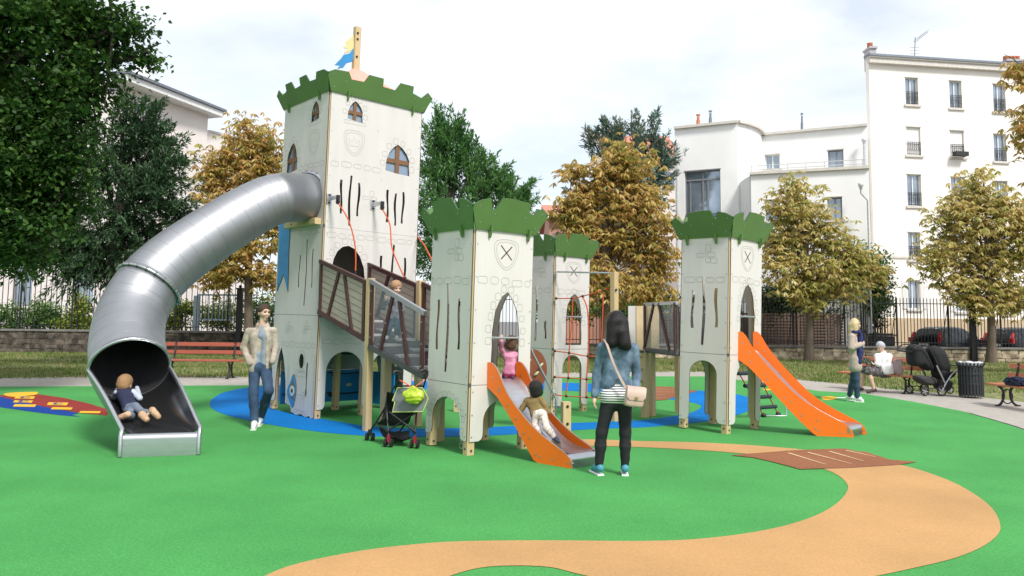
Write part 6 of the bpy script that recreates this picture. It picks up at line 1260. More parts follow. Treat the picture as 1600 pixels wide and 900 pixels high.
# ---------------------------------------------------------------- people: one continuous surface per layer, grown from tapered capsules
def surface_nets(Fd, org, cell):
    nx, ny, nz = Fd.shape; neg = Fd < 0
    cmin = np.zeros((nx - 1, ny - 1, nz - 1), np.int8)
    for a in (0, 1):
        for b in (0, 1):
            for c in (0, 1): cmin += neg[a:nx - 1 + a, b:ny - 1 + b, c:nz - 1 + c]
    act = (cmin > 0) & (cmin < 8); idx = -np.ones(act.shape, np.int64); A = np.argwhere(act); idx[act] = np.arange(len(A))
    acc = np.zeros((len(A), 3)); cnt = np.zeros(len(A))
    co = [(a, b, c) for a in (0, 1) for b in (0, 1) for c in (0, 1)]
    for i in range(8):
        for j in range(i + 1, 8):
            if sum(abs(p - q) for p, q in zip(co[i], co[j])) != 1: continue
            f0 = Fd[A[:, 0] + co[i][0], A[:, 1] + co[i][1], A[:, 2] + co[i][2]]; f1 = Fd[A[:, 0] + co[j][0], A[:, 1] + co[j][1], A[:, 2] + co[j][2]]
            m_ = (f0 < 0) != (f1 < 0); t = np.where(m_, f0 / np.where(m_, f0 - f1, 1), 0)[:, None]
            acc += np.where(m_[:, None], np.array(co[i]) + t * (np.array(co[j]) - np.array(co[i])), 0); cnt += m_
    V = org + (A + acc / cnt[:, None]) * cell; Q = []
    for ax in range(3):
        o1, o2 = [(1, 2), (2, 0), (0, 1)][ax]; sl0 = [slice(None)] * 3; sl1 = [slice(None)] * 3; sl0[ax] = slice(0, -1); sl1[ax] = slice(1, None)
        ch = neg[tuple(sl0)] != neg[tuple(sl1)]; E_ = np.argwhere(ch); E_ = E_[(E_[:, o1] > 0) & (E_[:, o2] > 0) & (E_[:, o1] < Fd.shape[o1] - 1) & (E_[:, o2] < Fd.shape[o2] - 1)]
        fl = neg[tuple(sl0)][E_[:, 0], E_[:, 1], E_[:, 2]]; q = []
        for (d1, d2) in ((-1, -1), (0, -1), (0, 0), (-1, 0)):
            P = E_.copy(); P[:, o1] += d1; P[:, o2] += d2; q.append(idx[P[:, 0], P[:, 1], P[:, 2]])
        q = np.stack(q, 1); q[~fl] = q[~fl][:, ::-1]; Q.append(q)
    return V, np.concatenate(Q)
def grow(prims, k=.02, cell=.011, cuts=(), noise=0., nf=40.):
    "prims: (p0, p1, r0, r1) capsules or ('e', centre, radii)"
    lo, hi = [], []
    for p in prims:
        if isinstance(p[0], str): lo.append(np.array(p[1]) - np.array(p[2])); hi.append(np.array(p[1]) + np.array(p[2]))
        else:
            r = max(p[2], p[3]); lo += [np.array(p[0]) - r, np.array(p[1]) - r]; hi += [np.array(p[0]) + r, np.array(p[1]) + r]
    lo = np.min(lo, 0) - .05; hi = np.max(hi, 0) + .05; n = np.ceil((hi - lo) / cell).astype(int) + 1; Fd = np.full(n, .2, np.float32)
    def sub(a, b):
        i0 = np.clip(((a - lo) / cell).astype(int) - 1, 0, n - 1); i1 = np.clip(((b - lo) / cell).astype(int) + 2, 1, n)
        X = [lo[d] + np.arange(i0[d], i1[d]) * cell for d in range(3)]; return tuple(slice(i0[d], i1[d]) for d in range(3)), np.stack(np.meshgrid(*X, indexing='ij'), -1)
    def dist(p, P):
        if isinstance(p[0], str): r = np.array(p[2]); q = P - np.array(p[1]); l = np.linalg.norm(q / r, axis=-1); g = np.linalg.norm(q / r ** 2, axis=-1) + 1e-6; return l * (l - 1) / g
        a, b = np.array(p[0], float), np.array(p[1], float); ab = b - a; t = np.clip(((P - a) @ ab) / (ab @ ab + 1e-9), 0, 1); return np.linalg.norm(P - a - t[..., None] * ab, axis=-1) - (p[2] + (p[3] - p[2]) * t)
    for p in prims:
        if isinstance(p[0], str): a, b = np.array(p[1]) - np.array(p[2]), np.array(p[1]) + np.array(p[2]); kk = p[3] if len(p) > 3 else k
        else: r = max(p[2], p[3]); a, b = np.minimum(p[0], p[1]) - r, np.maximum(p[0], p[1]) + r; kk = p[4] if len(p) > 4 else k
        s, P = sub(a - kk * 2 - .02, b + kk * 2 + .02); d = dist(p, P).astype(np.float32); f = Fd[s]; h = np.clip(.5 + .5 * (f - d) / kk, 0, 1); Fd[s] = f * (1 - h) + d * h - kk * h * (1 - h)
    if noise:
        s, P = sub(lo, hi); s = tuple(slice(0, q) for q in n); X = [lo[d] + np.arange(n[d]) * cell for d in range(3)]; P = np.stack(np.meshgrid(*X, indexing='ij'), -1)
        w1 = np.sin(P[..., 0] * nf * .9 + 2.2 * np.sin(P[..., 2] * nf * .37 + 1.) + P[..., 2] * nf * .5); w2 = np.sin(P[..., 2] * nf * 1.25 - P[..., 0] * nf * .7 + 2 * np.sin(P[..., 1] * nf * .45 + P[..., 0] * nf * .3)); w3 = np.sin(P[..., 1] * nf * 1.1 + P[..., 2] * nf * .8 + 1.7 * np.sin(P[..., 0] * nf * .5))
        Fd += (noise * .62 * (w1 * w2 + w3 * .7)).astype(np.float32)
    for p in cuts:
        if isinstance(p[0], str) and p[0] == 'h': continue
        if isinstance(p[0], str): a, b = np.array(p[1]) - np.array(p[2]), np.array(p[1]) + np.array(p[2])
        else: r = max(p[2], p[3]); a, b = np.minimum(p[0], p[1]) - r, np.maximum(p[0], p[1]) + r
        s, P = sub(a - .03, b + .03); Fd[s] = np.maximum(Fd[s], -dist(p, P).astype(np.float32))
    return surface_nets(Fd, lo, cell)
skinm = mat('skin', (.55, .34, .24), .5, var=.06, vscale=20); skin2 = mat('light_skin', (.62, .40, .30), .5, var=.06, vscale=20)
def cloth(name, col, bump=.5, bs=45, **k): return mat(name, col, .85, var=k.pop('var', .1), vscale=k.pop('vscale', 9), bump=bump, bscale=bs, **k)
V3 = lambda *a: np.array(a, float)
def hand(w, d, side, s=1., curl=.5, palm=(0, 0, -1)):
    "palm and five separate fingers from wrist w pointing along d; side = towards the thumb"
    d = np.array(d, float); d /= np.linalg.norm(d); sd_ = np.array(side, float); sd_ -= d * (sd_ @ d); sd_ /= np.linalg.norm(sd_); nn = np.cross(d, sd_); o = []
    if nn @ np.array(palm) < 0: nn = -nn
    o.append((w, w + d * .05 * s + sd_ * .015 * s, .022 * s, .024 * s, .012)); o.append((w + d * .02 * s, w + d * .055 * s - sd_ * .02 * s, .02 * s, .02 * s, .012))
    for i, (off, L_) in enumerate(((.032, .072), (.011, .08), (-.011, .075), (-.031, .058))):
        a = w + d * .075 * s + sd_ * off * s; b = a + (d * (1 - .3 * curl) + nn * .5 * curl) * L_ * .5 * s; c = b + (d * (1 - .9 * curl) + nn * .95 * curl) * L_ * .5 * s
        o += [(w + d * .04 * s + sd_ * off * .7 * s, a, .0125 * s, .0115 * s, .008), (a, b, .0105 * s, .0095 * s, .004), (b, c, .0095 * s, .0075 * s, .004)]
    a = w + d * .02 * s + sd_ * .025 * s; b = a + (d * .6 + sd_ * .7) * .04 * s; c = b + (d * .9 + sd_ * .25 + nn * .3) * .035 * s
    o += [(a, b, .0155 * s, .0125 * s, .01), (b, c, .0115 * s, .009 * s, .004)]; return o
def head(c, f, s=1., sk=None, hr=.0):
    "head centred at c looking along f (unit, horizontal-ish); returns prims"
    f = np.array(f, float); f /= np.linalg.norm(f); up = V3(0, 0, 1); up = up - f * (up @ f); up /= np.linalg.norm(up); r = np.cross(f, up)
    P = lambda a, b, c_: c + (a * r + b * f + c_ * up) * s
    o = [('e', P(0, -.008, .022), np.array([.078, .092, .098]) * s * (1 if abs(f[1]) > .7 else 1), .015), (P(0, .03, -.03), P(0, .052, -.085), .058 * s, .03 * s, .02), (P(0, .083, .012), P(0, .106, -.026), .010 * s, .014 * s, .008), (P(0, .088, -.055), P(.0, .09, -.057), .018 * s, .018 * s, .006),
         (P(.03, .074, -.02), P(.035, .07, -.03), .022 * s, .02 * s, .012), (P(-.03, .074, -.02), P(-.035, .07, -.03), .022 * s, .02 * s, .012), (P(-.035, .078, .035), P(.035, .078, .035), .016 * s, .016 * s, .012)]
    for q in (-1, 1): o.append((P(q * .079, -.005, .012), P(q * .083, -.012, -.025), .014 * s, .010 * s, .006))
    return o, P
def face_bits(T, P, s, body, eye=(.02, .015, .012)):
    mb = MB()
    for q in (-1, 1): mb.ball(P(q * .031, .079, .012), .0125 * s, 6)
    T.part('eyes', mb, mat('eye_dark', (.03, .022, .018), .2), body); mb = MB(); mb.tube([P(-.022, .099, -.056), P(0, .1065, -.055), P(.022, .099, -.056)], [.003 * s, .005 * s, .003 * s], 6); T.part('lips', mb, mat('lips', (.42, .16, .13), .5), body)
    mb = MB()
    for q in (-1, 1): mb.tube([P(q * .016, .095, .037), P(q * .034, .09, .043), P(q * .05, .078, .036)], [.003 * s, .004 * s, .002 * s], 5)
    T.part('eyebrows', mb, mat('eyebrow', (.06, .04, .025), .9), body)
def put(T, name, prims, m_, parent=None, **k):
    V, F = grow(prims, **k); return npmesh(name, V, F, m_, parent or T.o, smooth=True, inv=T.inv)
def limbs(J, r, which): return [(J[a], J[b], ra, rb) for a, b, ra, rb in which]
def body_prims(J, s=1., fem=False):
    "full body from joints: neck, sl sr, el er, wl wr, ch, wa, hl hr, kl kr, al ar, tl tr"
    o = []
    m_ = (J['sl'] + J['sr']) / 2; hp = (J['hl'] + J['hr']) / 2
    o += [(J['sl'], J['sr'], .042 * s, .042 * s, .03), (J['neck'], J['head'], .05 * s, .048 * s, .03)]
    sx = (J['sr'] - J['sl']) * .26
    o += [(m_ - sx - V3(0, 0, .07 * s), J['wa'] - sx * .6, .068 * s, .06 * s, .03), (m_ + sx - V3(0, 0, .07 * s), J['wa'] + sx * .6, .068 * s, .06 * s, .03), (J['wa'] - sx * .6, J['hl'], .056 * s, .056 * s, .02), (J['wa'] + sx * .6, J['hr'], .056 * s, .056 * s, .02)]
    for q in 'lr':
        o += [(J['s' + q], J['e' + q], .042 * s, .034 * s, .012), (J['e' + q], J['w' + q], .033 * s, .023 * s, .012), (J['h' + q], J['k' + q], .062 * s, .045 * s), (J['k' + q], J['k' + q] * .6 + J['a' + q] * .4, .050 * s, .052 * s), (J['k' + q] * .6 + J['a' + q] * .4, J['a' + q], .052 * s, .034 * s), (J['a' + q], J['t' + q], .034 * s, .026 * s)]
    return o
def infl(P, d): return [(('e', p[1], np.array(p[2]) + d) + tuple(p[3:])) if isinstance(p[0], str) else ((p[0], p[1], p[2] + d, p[3] + d) + tuple(p[4:])) for p in P]
def trousers(J, s, d=.012, hem=.0, top=.05, flare=0.):
    o = []; hp = (J['hl'] + J['hr']) / 2; ax = (J['hr'] - J['hl']) * .3
    o.append((hp - ax + V3(0, 0, top * s), hp + ax + V3(0, 0, top * s), .084 * s + d, .084 * s + d, .03))
    for q in 'lr':
        an = J['a' + q] + (J['k' + q] - J['a' + q]) * hem; cf = J['k' + q] * .6 + J['a' + q] * .4
        o += [(J['h' + q], J['k' + q], .076 * s + d, .053 * s + d, .02), (J['k' + q], cf, .053 * s + d, .052 * s + d, .03), (cf, an, .052 * s + d, .036 * s + d + flare, .03)]
    return o
def top_prims(J, s, d=.014, hem=.0, sleeve=1., w0=0.):
    m_ = (J['sl'] + J['sr']) / 2; sx = (J['sr'] - J['sl']) * .24; hp = (J['hl'] + J['hr']) / 2 + (J['wa'] - (J['hl'] + J['hr']) / 2) * hem
    hx = (J['hr'] - J['hl']) * .45; n_ = J['neck']
    o = [(J['sl'], J['sr'], .045 * s + d, .045 * s + d, .03), (n_ - V3(0, 0, .02 * s), m_ - V3(0, 0, .05 * s), .05 * s + d, .075 * s + d, .03), (m_ - sx - V3(0, 0, .07 * s), J['wa'] - sx * .7, .072 * s + d, .064 * s + d, .03), (m_ + sx - V3(0, 0, .07 * s), J['wa'] + sx * .7, .072 * s + d, .064 * s + d, .03), (J['wa'] - sx * .7, hp - hx, .066 * s + d, .078 * s + d + w0, .03), (J['wa'] + sx * .7, hp + hx, .066 * s + d, .078 * s + d + w0, .03)]
    for q in 'lr':
        e_ = J['e' + q] + (J['w' + q] - J['e' + q]) * max(0, sleeve * 2 - 1) if sleeve > .5 else J['s' + q] + (J['e' + q] - J['s' + q]) * sleeve * 2
        o.append((J['s' + q], J['e' + q] if sleeve > .5 else e_, .044 * s + d, .036 * s + d, .012))
        if sleeve > .5: o.append((J['e' + q], e_, .036 * s + d, .028 * s + d, .012))
    return o
def shoe(T, J, q, m_, s=1., sole=None, face=None):
    a, t_ = J['a' + q], J['t' + q]; d = t_ - a; d[2] = 0; d /= np.linalg.norm(d) + 1e-9; b = V3(a[0], a[1], min(a[2], t_[2]) - .0 * s); zt_ = t_[2]
    P = [(a - d * .035 * s - V3(0, 0, .02 * s), a + d * .05 * s - V3(0, 0, .025 * s), .042 * s, .042 * s, .02), (a + d * .05 * s - V3(0, 0, .02 * s), t_ + d * .03 * s, .042 * s, .032 * s, .02), (a, a + V3(0, 0, .02 * s), .04 * s, .04 * s, .01)]
    o = put(T, 'shoe', P, m_, cell=.007 if s > .7 else .005, k=.012)
    if sole is not None:
        zz = t_[2] - .03 * s; mb = MB(); r = np.cross(d, (0, 0, 1.)); cc = (a - d * .03 * s + t_ + d * .04 * s) / 2; L_ = np.linalg.norm((t_ - a)[:2]) / 2 + .062 * s
        mb.box(V3(cc[0], cc[1], min(a[2] - .055 * s, zz)), (.038 * s, L_, .011 * s), np.array([r, d, (0, 0, 1)]).T, bev=.012); T.part('sole', mb, sole, o)
    return o
def joints(Y0, **px):
    return {k: at(v[0], v[1], Y0 + (v[2] if len(v) > 2 else 0.)) for k, v in px.items()}
jean = cloth('blue_denim', (.018, .04, .085), .5, 60, col2=(.05, .095, .17), c2pos=(.4, .7), vscale=4); jeand = cloth('dark_denim', (.022, .05, .085), .5, 60); blackj = cloth('black_jeans', (.010, .011, .014), .5, 50)
whs = mat('white_trainers', (.75, .75, .74), .5, var=.06)
# the lime carrier bag: a knotted, sagging sack
T2, c = LIME; put(T2, 'bag', [(c + V3(0, -.01, .11), c + V3(-.02, -.01, .03), .018, .06), (c + V3(-.06, 0, .0), c + V3(.06, 0, -.005), .062, .066), (c + V3(-.04, -.01, -.04), c + V3(.05, 0, -.045), .045, .05), (c + V3(.0, -.01, .1), c + V3(.09, 0, .04), .015, .035), (c + V3(0, -.01, .1), c + V3(-.1, 0, .03), .015, .035)], mat('lime_plastic', (.40, .50, .03), .35, bump=.8, bscale=25, var=.2, vscale=14), cell=.007, noise=.009, nf=55)
# --- man in a beige jacket
J = joints(11.25, head=(412.5, 489), neck=(410, 508), sl=(389, 518.5), sr=(427, 517.5), el=(380.5, 543, .02), er=(431, 543, .02), wl=(391, 569, -.10), wr=(425, 567, -.10), wa=(408, 553), hl=(398, 578), hr=(415, 577), kl=(396, 616, -.10), kr=(420, 611, -.20), al=(398, 657, -.20), ar=(407, 650, .15), tl=(396, 664, -.38), tr=(404, 659, -.02))
J['al'][2] = .085; J['tl'][2] = .03; J['ar'][2] = .10; J['tr'][2] = .03
T = Thing('person', 'man in a beige jacket and blue jeans walking with his hands in his pockets', 'person', V3(J['hl'][0], 11.2, 0)); hp, P = head(J['head'], (.75, -.65, -.05), 1.)
b = put(T, 'body', body_prims(J) + hp, skin2, cell=.011); face_bits(T, P, 1., b)
put(T, 'hair', [('e', P(0, -.016, .046), np.array([.089, .103, .092])), ('e', P(0, -.045, .0), np.array([.086, .072, .085]))], cloth('short_brown_hair', (.06, .035, .022), .9, 120), cuts=[('e', P(0, .10, -.025), np.array([.088, .072, .098]))], cell=.007, noise=.0015, nf=110)
put(T, 'trousers', trousers(J, 1., .012, .02, .03, .008), jean, cell=.011, noise=.0022)
put(T, 'shirt', top_prims(J, .98, .004, .15, .3), cloth('grey_blue_shirt', (.25, .29, .35), .4), cell=.011, noise=.0016)
m_ = (J['neck'] + J['wa']) / 2; put(T, 'jacket', top_prims(J, 1., .014, .05, .97, .008) + [(J['neck'] - V3(.04, -.02, .01), J['neck'] + V3(.04, .02, -.01), .062, .062)], cloth('beige_cotton', (.36, .30, .24), .7, 30, col2=(.46, .39, .32)), cuts=[(J['neck'] + V3(.02, -.12, .02), J['neck'] + V3(.02, -.13, -.12), .07, .085), (J['neck'] + V3(.02, -.14, -.12), J['wa'] + V3(.025, -.145, -.35), .09, .105), ('e', J['neck'] + V3(0, -.02, .06), np.array([.075, .075, .07]))], cell=.010, noise=.003, nf=32)
for q in 'lr': shoe(T, J, q, whs, 1., whs)
# --- woman seen from behind
J = joints(7.95, head=(963, 506), neck=(965, 531, .0), sl=(942, 543, .02), sr=(990, 545, -.02), el=(933, 583, .06), er=(995, 585, .04), wl=(929, 619, -.02), wr=(991, 622, -.10), wa=(962, 590), hl=(950, 632), hr=(976, 632), kl=(940, 676), kr=(977, 676), al=(936, 727), ar=(977, 729), tl=(930, 741, -.05), tr=(977, 743, -.05))
for q, (x, y) in (('l', (936, 734)), ('r', (977, 735))):
    g = gr(x, y + 8); J['a' + q] = V3(g[0], 7.95, .09); J['t' + q] = V3(g[0] + (-.035 if q == 'l' else .01), 7.95 + .12, .035)
T = Thing('person', 'woman seen from behind with long black hair, a blue denim jacket and black jeans', 'person', V3(J['hl'][0], 7.95, 0)); hp, P = head(J['head'], (-.15, 1., .0), 1.)
hnd = hand(J['wl'], V3(-.02, .05, -1), V3(.2, 1, 0), .95, .45, V3(1, 0, 0))
b = put(T, 'body', body_prims(J, .92) + hp + hnd, skin2, cell=.009); face_bits(T, P, 1., b)
put(T, 'trousers', trousers(J, .93, .008, .03, .02), blackj, cell=.010, noise=.0028, nf=45)
stripe = mat('striped_shirt', (.72, .72, .70), .8, var=.05)
t_ = stripe.node_tree; wv = nd('ShaderNodeTexWave', t_, wave_type='BANDS', bands_direction='Z'); wv.inputs['Scale'].default_value = 13; wv.inputs['Distortion'].default_value = 1.2; wv.inputs['Detail'].default_value = 1; wv.inputs['Detail Scale'].default_value = .6; tcq = nd('ShaderNodeTexCoord', t_); t_.links.new(tcq.outputs['Object'], wv.inputs[0])
rq = nd('ShaderNodeValToRGB', t_); rq.color_ramp.interpolation = 'CONSTANT'; rq.color_ramp.elements[0].color = (.03, .03, .045, 1); rq.color_ramp.elements[1].position = .38; rq.color_ramp.elements[1].color = (.75, .75, .73, 1); t_.links.new(wv.outputs['Color'], rq.inputs[0]); t_.links.new(rq.outputs[0], t_.nodes['Principled BSDF'].inputs['Base Color'])
put(T, 'shirt', top_prims(J, .92, .010, .3, .3, .0) + [(J['hl'] + V3(.01, -.02, .085), J['hr'] + V3(-.01, -.02, .085), .098, .098)], stripe, cell=.010, noise=.003, nf=30)
denim = cloth('light_denim', (.055, .095, .15), .8, 45, col2=(.16, .235, .31), c2pos=(.3, .7), vscale=11, detail=8); m1 = dict(J); 
put(T, 'jacket', top_prims(J, .93, .015, .78, .97, .0) + [(J['neck'] - V3(.05, 0, .01), J['neck'] + V3(.05, 0, -.01), .055, .055)], denim, cell=.010, noise=.0028, nf=38, cuts=[('e', J['neck'] + V3(0, .02, .085), np.array([.07, .07, .06]))])
hc = J['head']; hairm = mat('long_black_hair', (.008, .006, .006), .48, var=.4, vscale=30, stretch=(3, 3, .15), bump=.6, bscale=60, spec=.3)
put(T, 'hair', [('e', P(0, -.012, .035), np.array([.094, .108, .105])), (P(-.03, -.04, .0), at(956, 535, 7.86), .085, .06), (P(.03, -.045, .0), at(975, 537, 7.84), .085, .065), (at(970, 520, 7.86), at(980, 541, 7.84), .07, .045), (at(958, 525, 7.88), at(951, 540, 7.9), .05, .025)], hairm, cell=.009, noise=.001, nf=50, cuts=[('e', P(0, .11, -.02), np.array([.07, .07, .08]))])
tealm = mat('teal_trainers', (.06, .27, .36), .6, var=.2, vscale=30)
for q in 'lr': shoe(T, J, q, tealm, .92, whs)
# her bag
c = at(991, 620, 7.72); T2 = Thing('shoulder_bag', 'beige shoulder bag with a flap hanging at the hip of the woman in denim', 'bag', c - V3(0, 0, .12)); bagm = mat('beige_leather', (.50, .36, .29), .45, var=.08, bump=.3, bscale=30)
rt = np.array([[math.cos(.25), math.sin(.25), 0], [-math.sin(.25), math.cos(.25), 0], [0, 0, 1]]).T; rt2 = rt @ np.array([[math.cos(.12), 0, math.sin(.12)], [0, 1, 0], [-math.sin(.12), 0, math.cos(.12)]])
mb = MB(); mb.ball((0, 0, 0), 1., 12); mb.v = [tuple(c + rt2 @ (np.array([math.copysign(abs(x) ** .35, x) * (.095 - .012 * z), math.copysign(abs(y) ** .5, y) * .045, math.copysign(abs(z) ** .35, z) * .10]))) for x, y, z in mb.v]; T2.part('body', mb, bagm)
mb = MB(); V = [c + rt2 @ V3(x, y, z) for (x, y, z) in ((-.10, -.0, .105), (.1, -.0, .105), (-.102, -.05, .095), (.102, -.05, .095), (-.10, -.055, .0), (.10, -.055, .0), (-.07, -.053, -.03), (.07, -.053, -.03))]; mb.add(V + [v + rt2 @ V3(0, .006, 0) for v in V], [(0, 2, 3, 1), (2, 4, 5, 3), (4, 6, 7, 5), (8, 9, 11, 10), (10, 11, 13, 12), (12, 13, 15, 14)], 0, True); T2.part('flap', mb, bagm)
mb = MB(); mb.box(c + rt2 @ V3(0, -.06, -.01), (.016, .005, .012), rt2); T2.part('clasp', mb, mat('brass', (.5, .38, .15), .3, .9))
mb = MB(); sp = spline([at(943, 530, 7.95), at(948, 537, 7.83), at(957, 563, 7.78), at(967, 586, 7.77), at(979, 608, 7.74)], 5, False)
for i in range(len(sp) - 1): mb.bar(sp[i], sp[i + 1] + (sp[i + 1] - sp[i]) * .08, .022, .005, up=(1, 0, .5))
T2.part('strap', mb, bagm)
# --- blonde woman with arms crossed
J = joints(15.65, head=(1336.5, 507), neck=(1334, 520), sl=(1331, 526, -.17), sr=(1334, 526, .17), el=(1330, 543, -.22), er=(1334, 542, .2), wl=(1347, 537.5, -.12), wr=(1348, 541, .06), wa=(1335, 549), hl=(1337, 568, -.08), hr=(1337, 568, .08), kl=(1338, 593, -.12), kr=(1333, 593, .08), al=(1339.5, 618, -.12), ar=(1327, 615, .12), tl=(1345, 622, -.15), tr=(1332, 620, .1))
J['al'][2] = .085; J['tl'][2] = .03; J['ar'][2] = .09; J['tr'][2] = .035
T = Thing('person', 'blonde woman in a cream coat and navy scarf standing sideways with crossed arms', 'person', V3(J['hl'][0], 15.65, 0)); hp, P = head(J['head'], (.95, .1, 0), .95)
b = put(T, 'body', body_prims(J, .92) + hp + hand(J['wl'], V3(.6, .4, .2), V3(0, 0, 1), .9, .4, V3(0, 1, 0)), skin2, cell=.010); face_bits(T, P, .95, b)
put(T, 'trousers', trousers(J, .9, .012, .05, .02, .006), jeand, cell=.011, noise=.002)
put(T, 'coat', top_prims(J, .92, .026, .0, .95, .015) + [(J['hl'] + V3(0, 0, .08), J['hl'] + V3(-.01, 0, -.07), .12, .125), (J['hr'] + V3(0, 0, .08), J['hr'] + V3(-.01, 0, -.07), .12, .125)], cloth('cream_wool', (.42, .34, .28), .6, 40), cell=.011, noise=.0025, nf=30)
put(T, 'hair', [('e', P(0, -.02, .035), np.array([.09, .092, .098])), (P(.045, -.05, .0), P(.05, -.055, -.17), .07, .05), (P(-.045, -.05, .0), P(-.05, -.055, -.17), .07, .05), (P(0, -.075, -.02), P(0, -.085, -.19), .075, .07), (P(.06, -.03, -.06), P(.075, -.03, -.19), .045, .04), (P(.02, -.09, -.12), P(.02, -.10, -.24), .06, .035)], mat('blonde_hair', (.58, .44, .24), .45, var=.2, vscale=25, stretch=(3, 3, .2), bump=.8, bscale=50), cell=.010, noise=.002, nf=60, cuts=[('e', P(0, .12, -.03), np.array([.07, .085, .09]))])
navyc = cloth('navy_scarf_cloth', (.012, .018, .10), .8, 30); n_ = J['neck']
put(T, 'scarf', [(n_ + V3(.06, -.09, .01), n_ + V3(.08, .0, -.02), .045, .05), (n_ + V3(.08, .0, -.02), n_ + V3(.06, .09, .01), .05, .045), (n_ + V3(-.04, -.08, .02), n_ + V3(.06, -.09, .01), .04, .045), (n_ + V3(-.04, .08, .02), n_ + V3(.06, .09, .01), .04, .045), (n_ + V3(.11, -.06, -.05), at(1344, 556, 15.5), .05, .055), (at(1343, 548, 15.5), at(1343, 566, 15.48), .055, .05)], navyc, cell=.010, noise=.004, nf=45)
for q in 'lr': shoe(T, J, q, whs, .9, whs)
# --- white haired woman reading on the bench
Y0 = 18.0; J = joints(Y0, head=(1375.5, 542), neck=(1380, 552), sl=(1371, 557, -.22), sr=(1389, 557, .13), el=(1372, 569, -.33), er=(1387, 570, .0), wl=(1364, 569, -.30), wr=(1369, 571, -.20), wa=(1383, 573, -.03), hl=(1380, 582, -.16), hr=(1386, 582, .05), kl=(1357, 580, -.42), kr=(1350, 578, -.12), al=(1366, 606, -.45), ar=(1345, 605, -.10), tl=(1357, 608, -.52), tr=(1339, 608, -.12))
J['al'][2] = .08; J['ar'][2] = .08; J['tl'][2] = .03; J['tr'][2] = .03
T = Thing('person', 'white haired woman in a white top sitting on the bench and reading', 'person', V3(J['hl'][0], Y0, 0)); hp, P = head(J['head'], (-.8, -.35, -.45), .95)
b = put(T, 'body', body_prims(J, .95) + hp + hand(J['wl'], V3(-.8, 0, .2), V3(0, .3, 1), .9, .6, V3(0, 1, 0)) + hand(J['wr'], V3(-.8, 0, .2), V3(0, -.3, 1), .9, .6, V3(0, -1, 0)), skin2, cell=.011); face_bits(T, P, .95, b)
put(T, 'blouse', top_prims(J, .98, .03, .1, .62, .02), cloth('white_blouse', (.78, .77, .76), .5), cell=.012, noise=.003, nf=30)
put(T, 'skirt', [(J['hl'], J['kl'], .115, .095), (J['hr'], J['kr'], .115, .095), (J['hl'], J['hr'], .125, .125), ((J['hl'] + J['hr']) / 2, (J['kl'] + J['kr']) / 2 + V3(.04, 0, 0), .11, .085)], cloth('dark_patterned_skirt', (.06, .055, .06), .6, col2=(.22, .2, .19), vscale=22, c2pos=(.5, .6)), cell=.013, noise=.003)
put(T, 'hair', [('e', P(0, -.02, .04), np.array([.09, .1, .09])), ('e', P(0, -.055, .0), np.array([.08, .06, .085]))], cloth('grey_white_hair', (.50, .49, .52), .9, 80), cell=.009, noise=.003, nf=80, cuts=[('e', P(0, .095, -.03), np.array([.07, .065, .085]))])
for q in 'lr': shoe(T, J, q, mat('dark_sandal', (.04, .02, .02), .6), .9)
c = at(1361, 566.5, Y0 - .28); T2 = Thing('magazine', 'grey open magazine held by the white haired woman on the bench', 'magazine', c)
mb = MB()
for sg in (-1, 1):
    V = []; 
    for i in range(7):
        f = i / 6; V += [c + V3(-.02 * f, sg * .17 * f, -.09 + .025 * math.sin(math.pi * f)), c + V3(-.09 - .02 * f, sg * .17 * f, .09 + .025 * math.sin(math.pi * f))]
    F = [(2 * i, 2 * i + 1, 2 * i + 3, 2 * i + 2) for i in range(6)]; mb.add(V + [v + V3(.006, 0, .004) for v in V], F + [tuple(x + 14 for x in f[::-1]) for f in F], 0, True)
T2.part('pages', mb, mat('magazine_print', (.10, .10, .11), .6, col2=(.40, .40, .38), c2pos=(.48, .55), vscale=14)); mb = MB(); mb.tube([c + V3(0, 0, -.09), c + V3(-.09, 0, .09)], .005, 5); T2.part('spine', mb, MATS['grey_fabric'])
# --- children
def kid(lab, Jx, f, top, bot, hair, s=.55, hs=.80, extra=(), shoes=None, sleeve=.95, hem=.04, hands=(), hairc=None, topname='jumper', sk=skin2, barefoot=False):
    J = Jx; T = Thing('person', lab, 'person', (J['hl'] + J['hr']) / 2 - V3(0, 0, .05)); hp, P = head(J['head'], f, hs)
    b = put(T, 'body', body_prims(J, s) + hp + list(hands), sk, cell=.007, k=.012); face_bits(T, P, hs, b)
    put(T, 'trousers', trousers(J, s * 1.02, .008, hem, .03, .003), bot, cell=.008, k=.015, noise=.0018, nf=60); put(T, topname, top_prims(J, s * 1.05, .011, .2, sleeve, .004), top, cell=.008, k=.015, noise=.002, nf=60)
    put(T, 'hair', [('e', P(0, -.012, .045), np.array([.096, .110, .10]) * hs), ('e', P(0, -.045, .0), np.array([.09, .078, .09]) * hs)] + list(hairc(P) if hairc else ()), hair, cell=.006, noise=.0022, nf=100, cuts=[('e', P(0, .105, -.03), np.array([.078, .065, .09]) * hs)], k=.012)
    if shoes:
        for q in 'lr': shoe(T, J, q, shoes, s * 1.05)
    return T, J, P
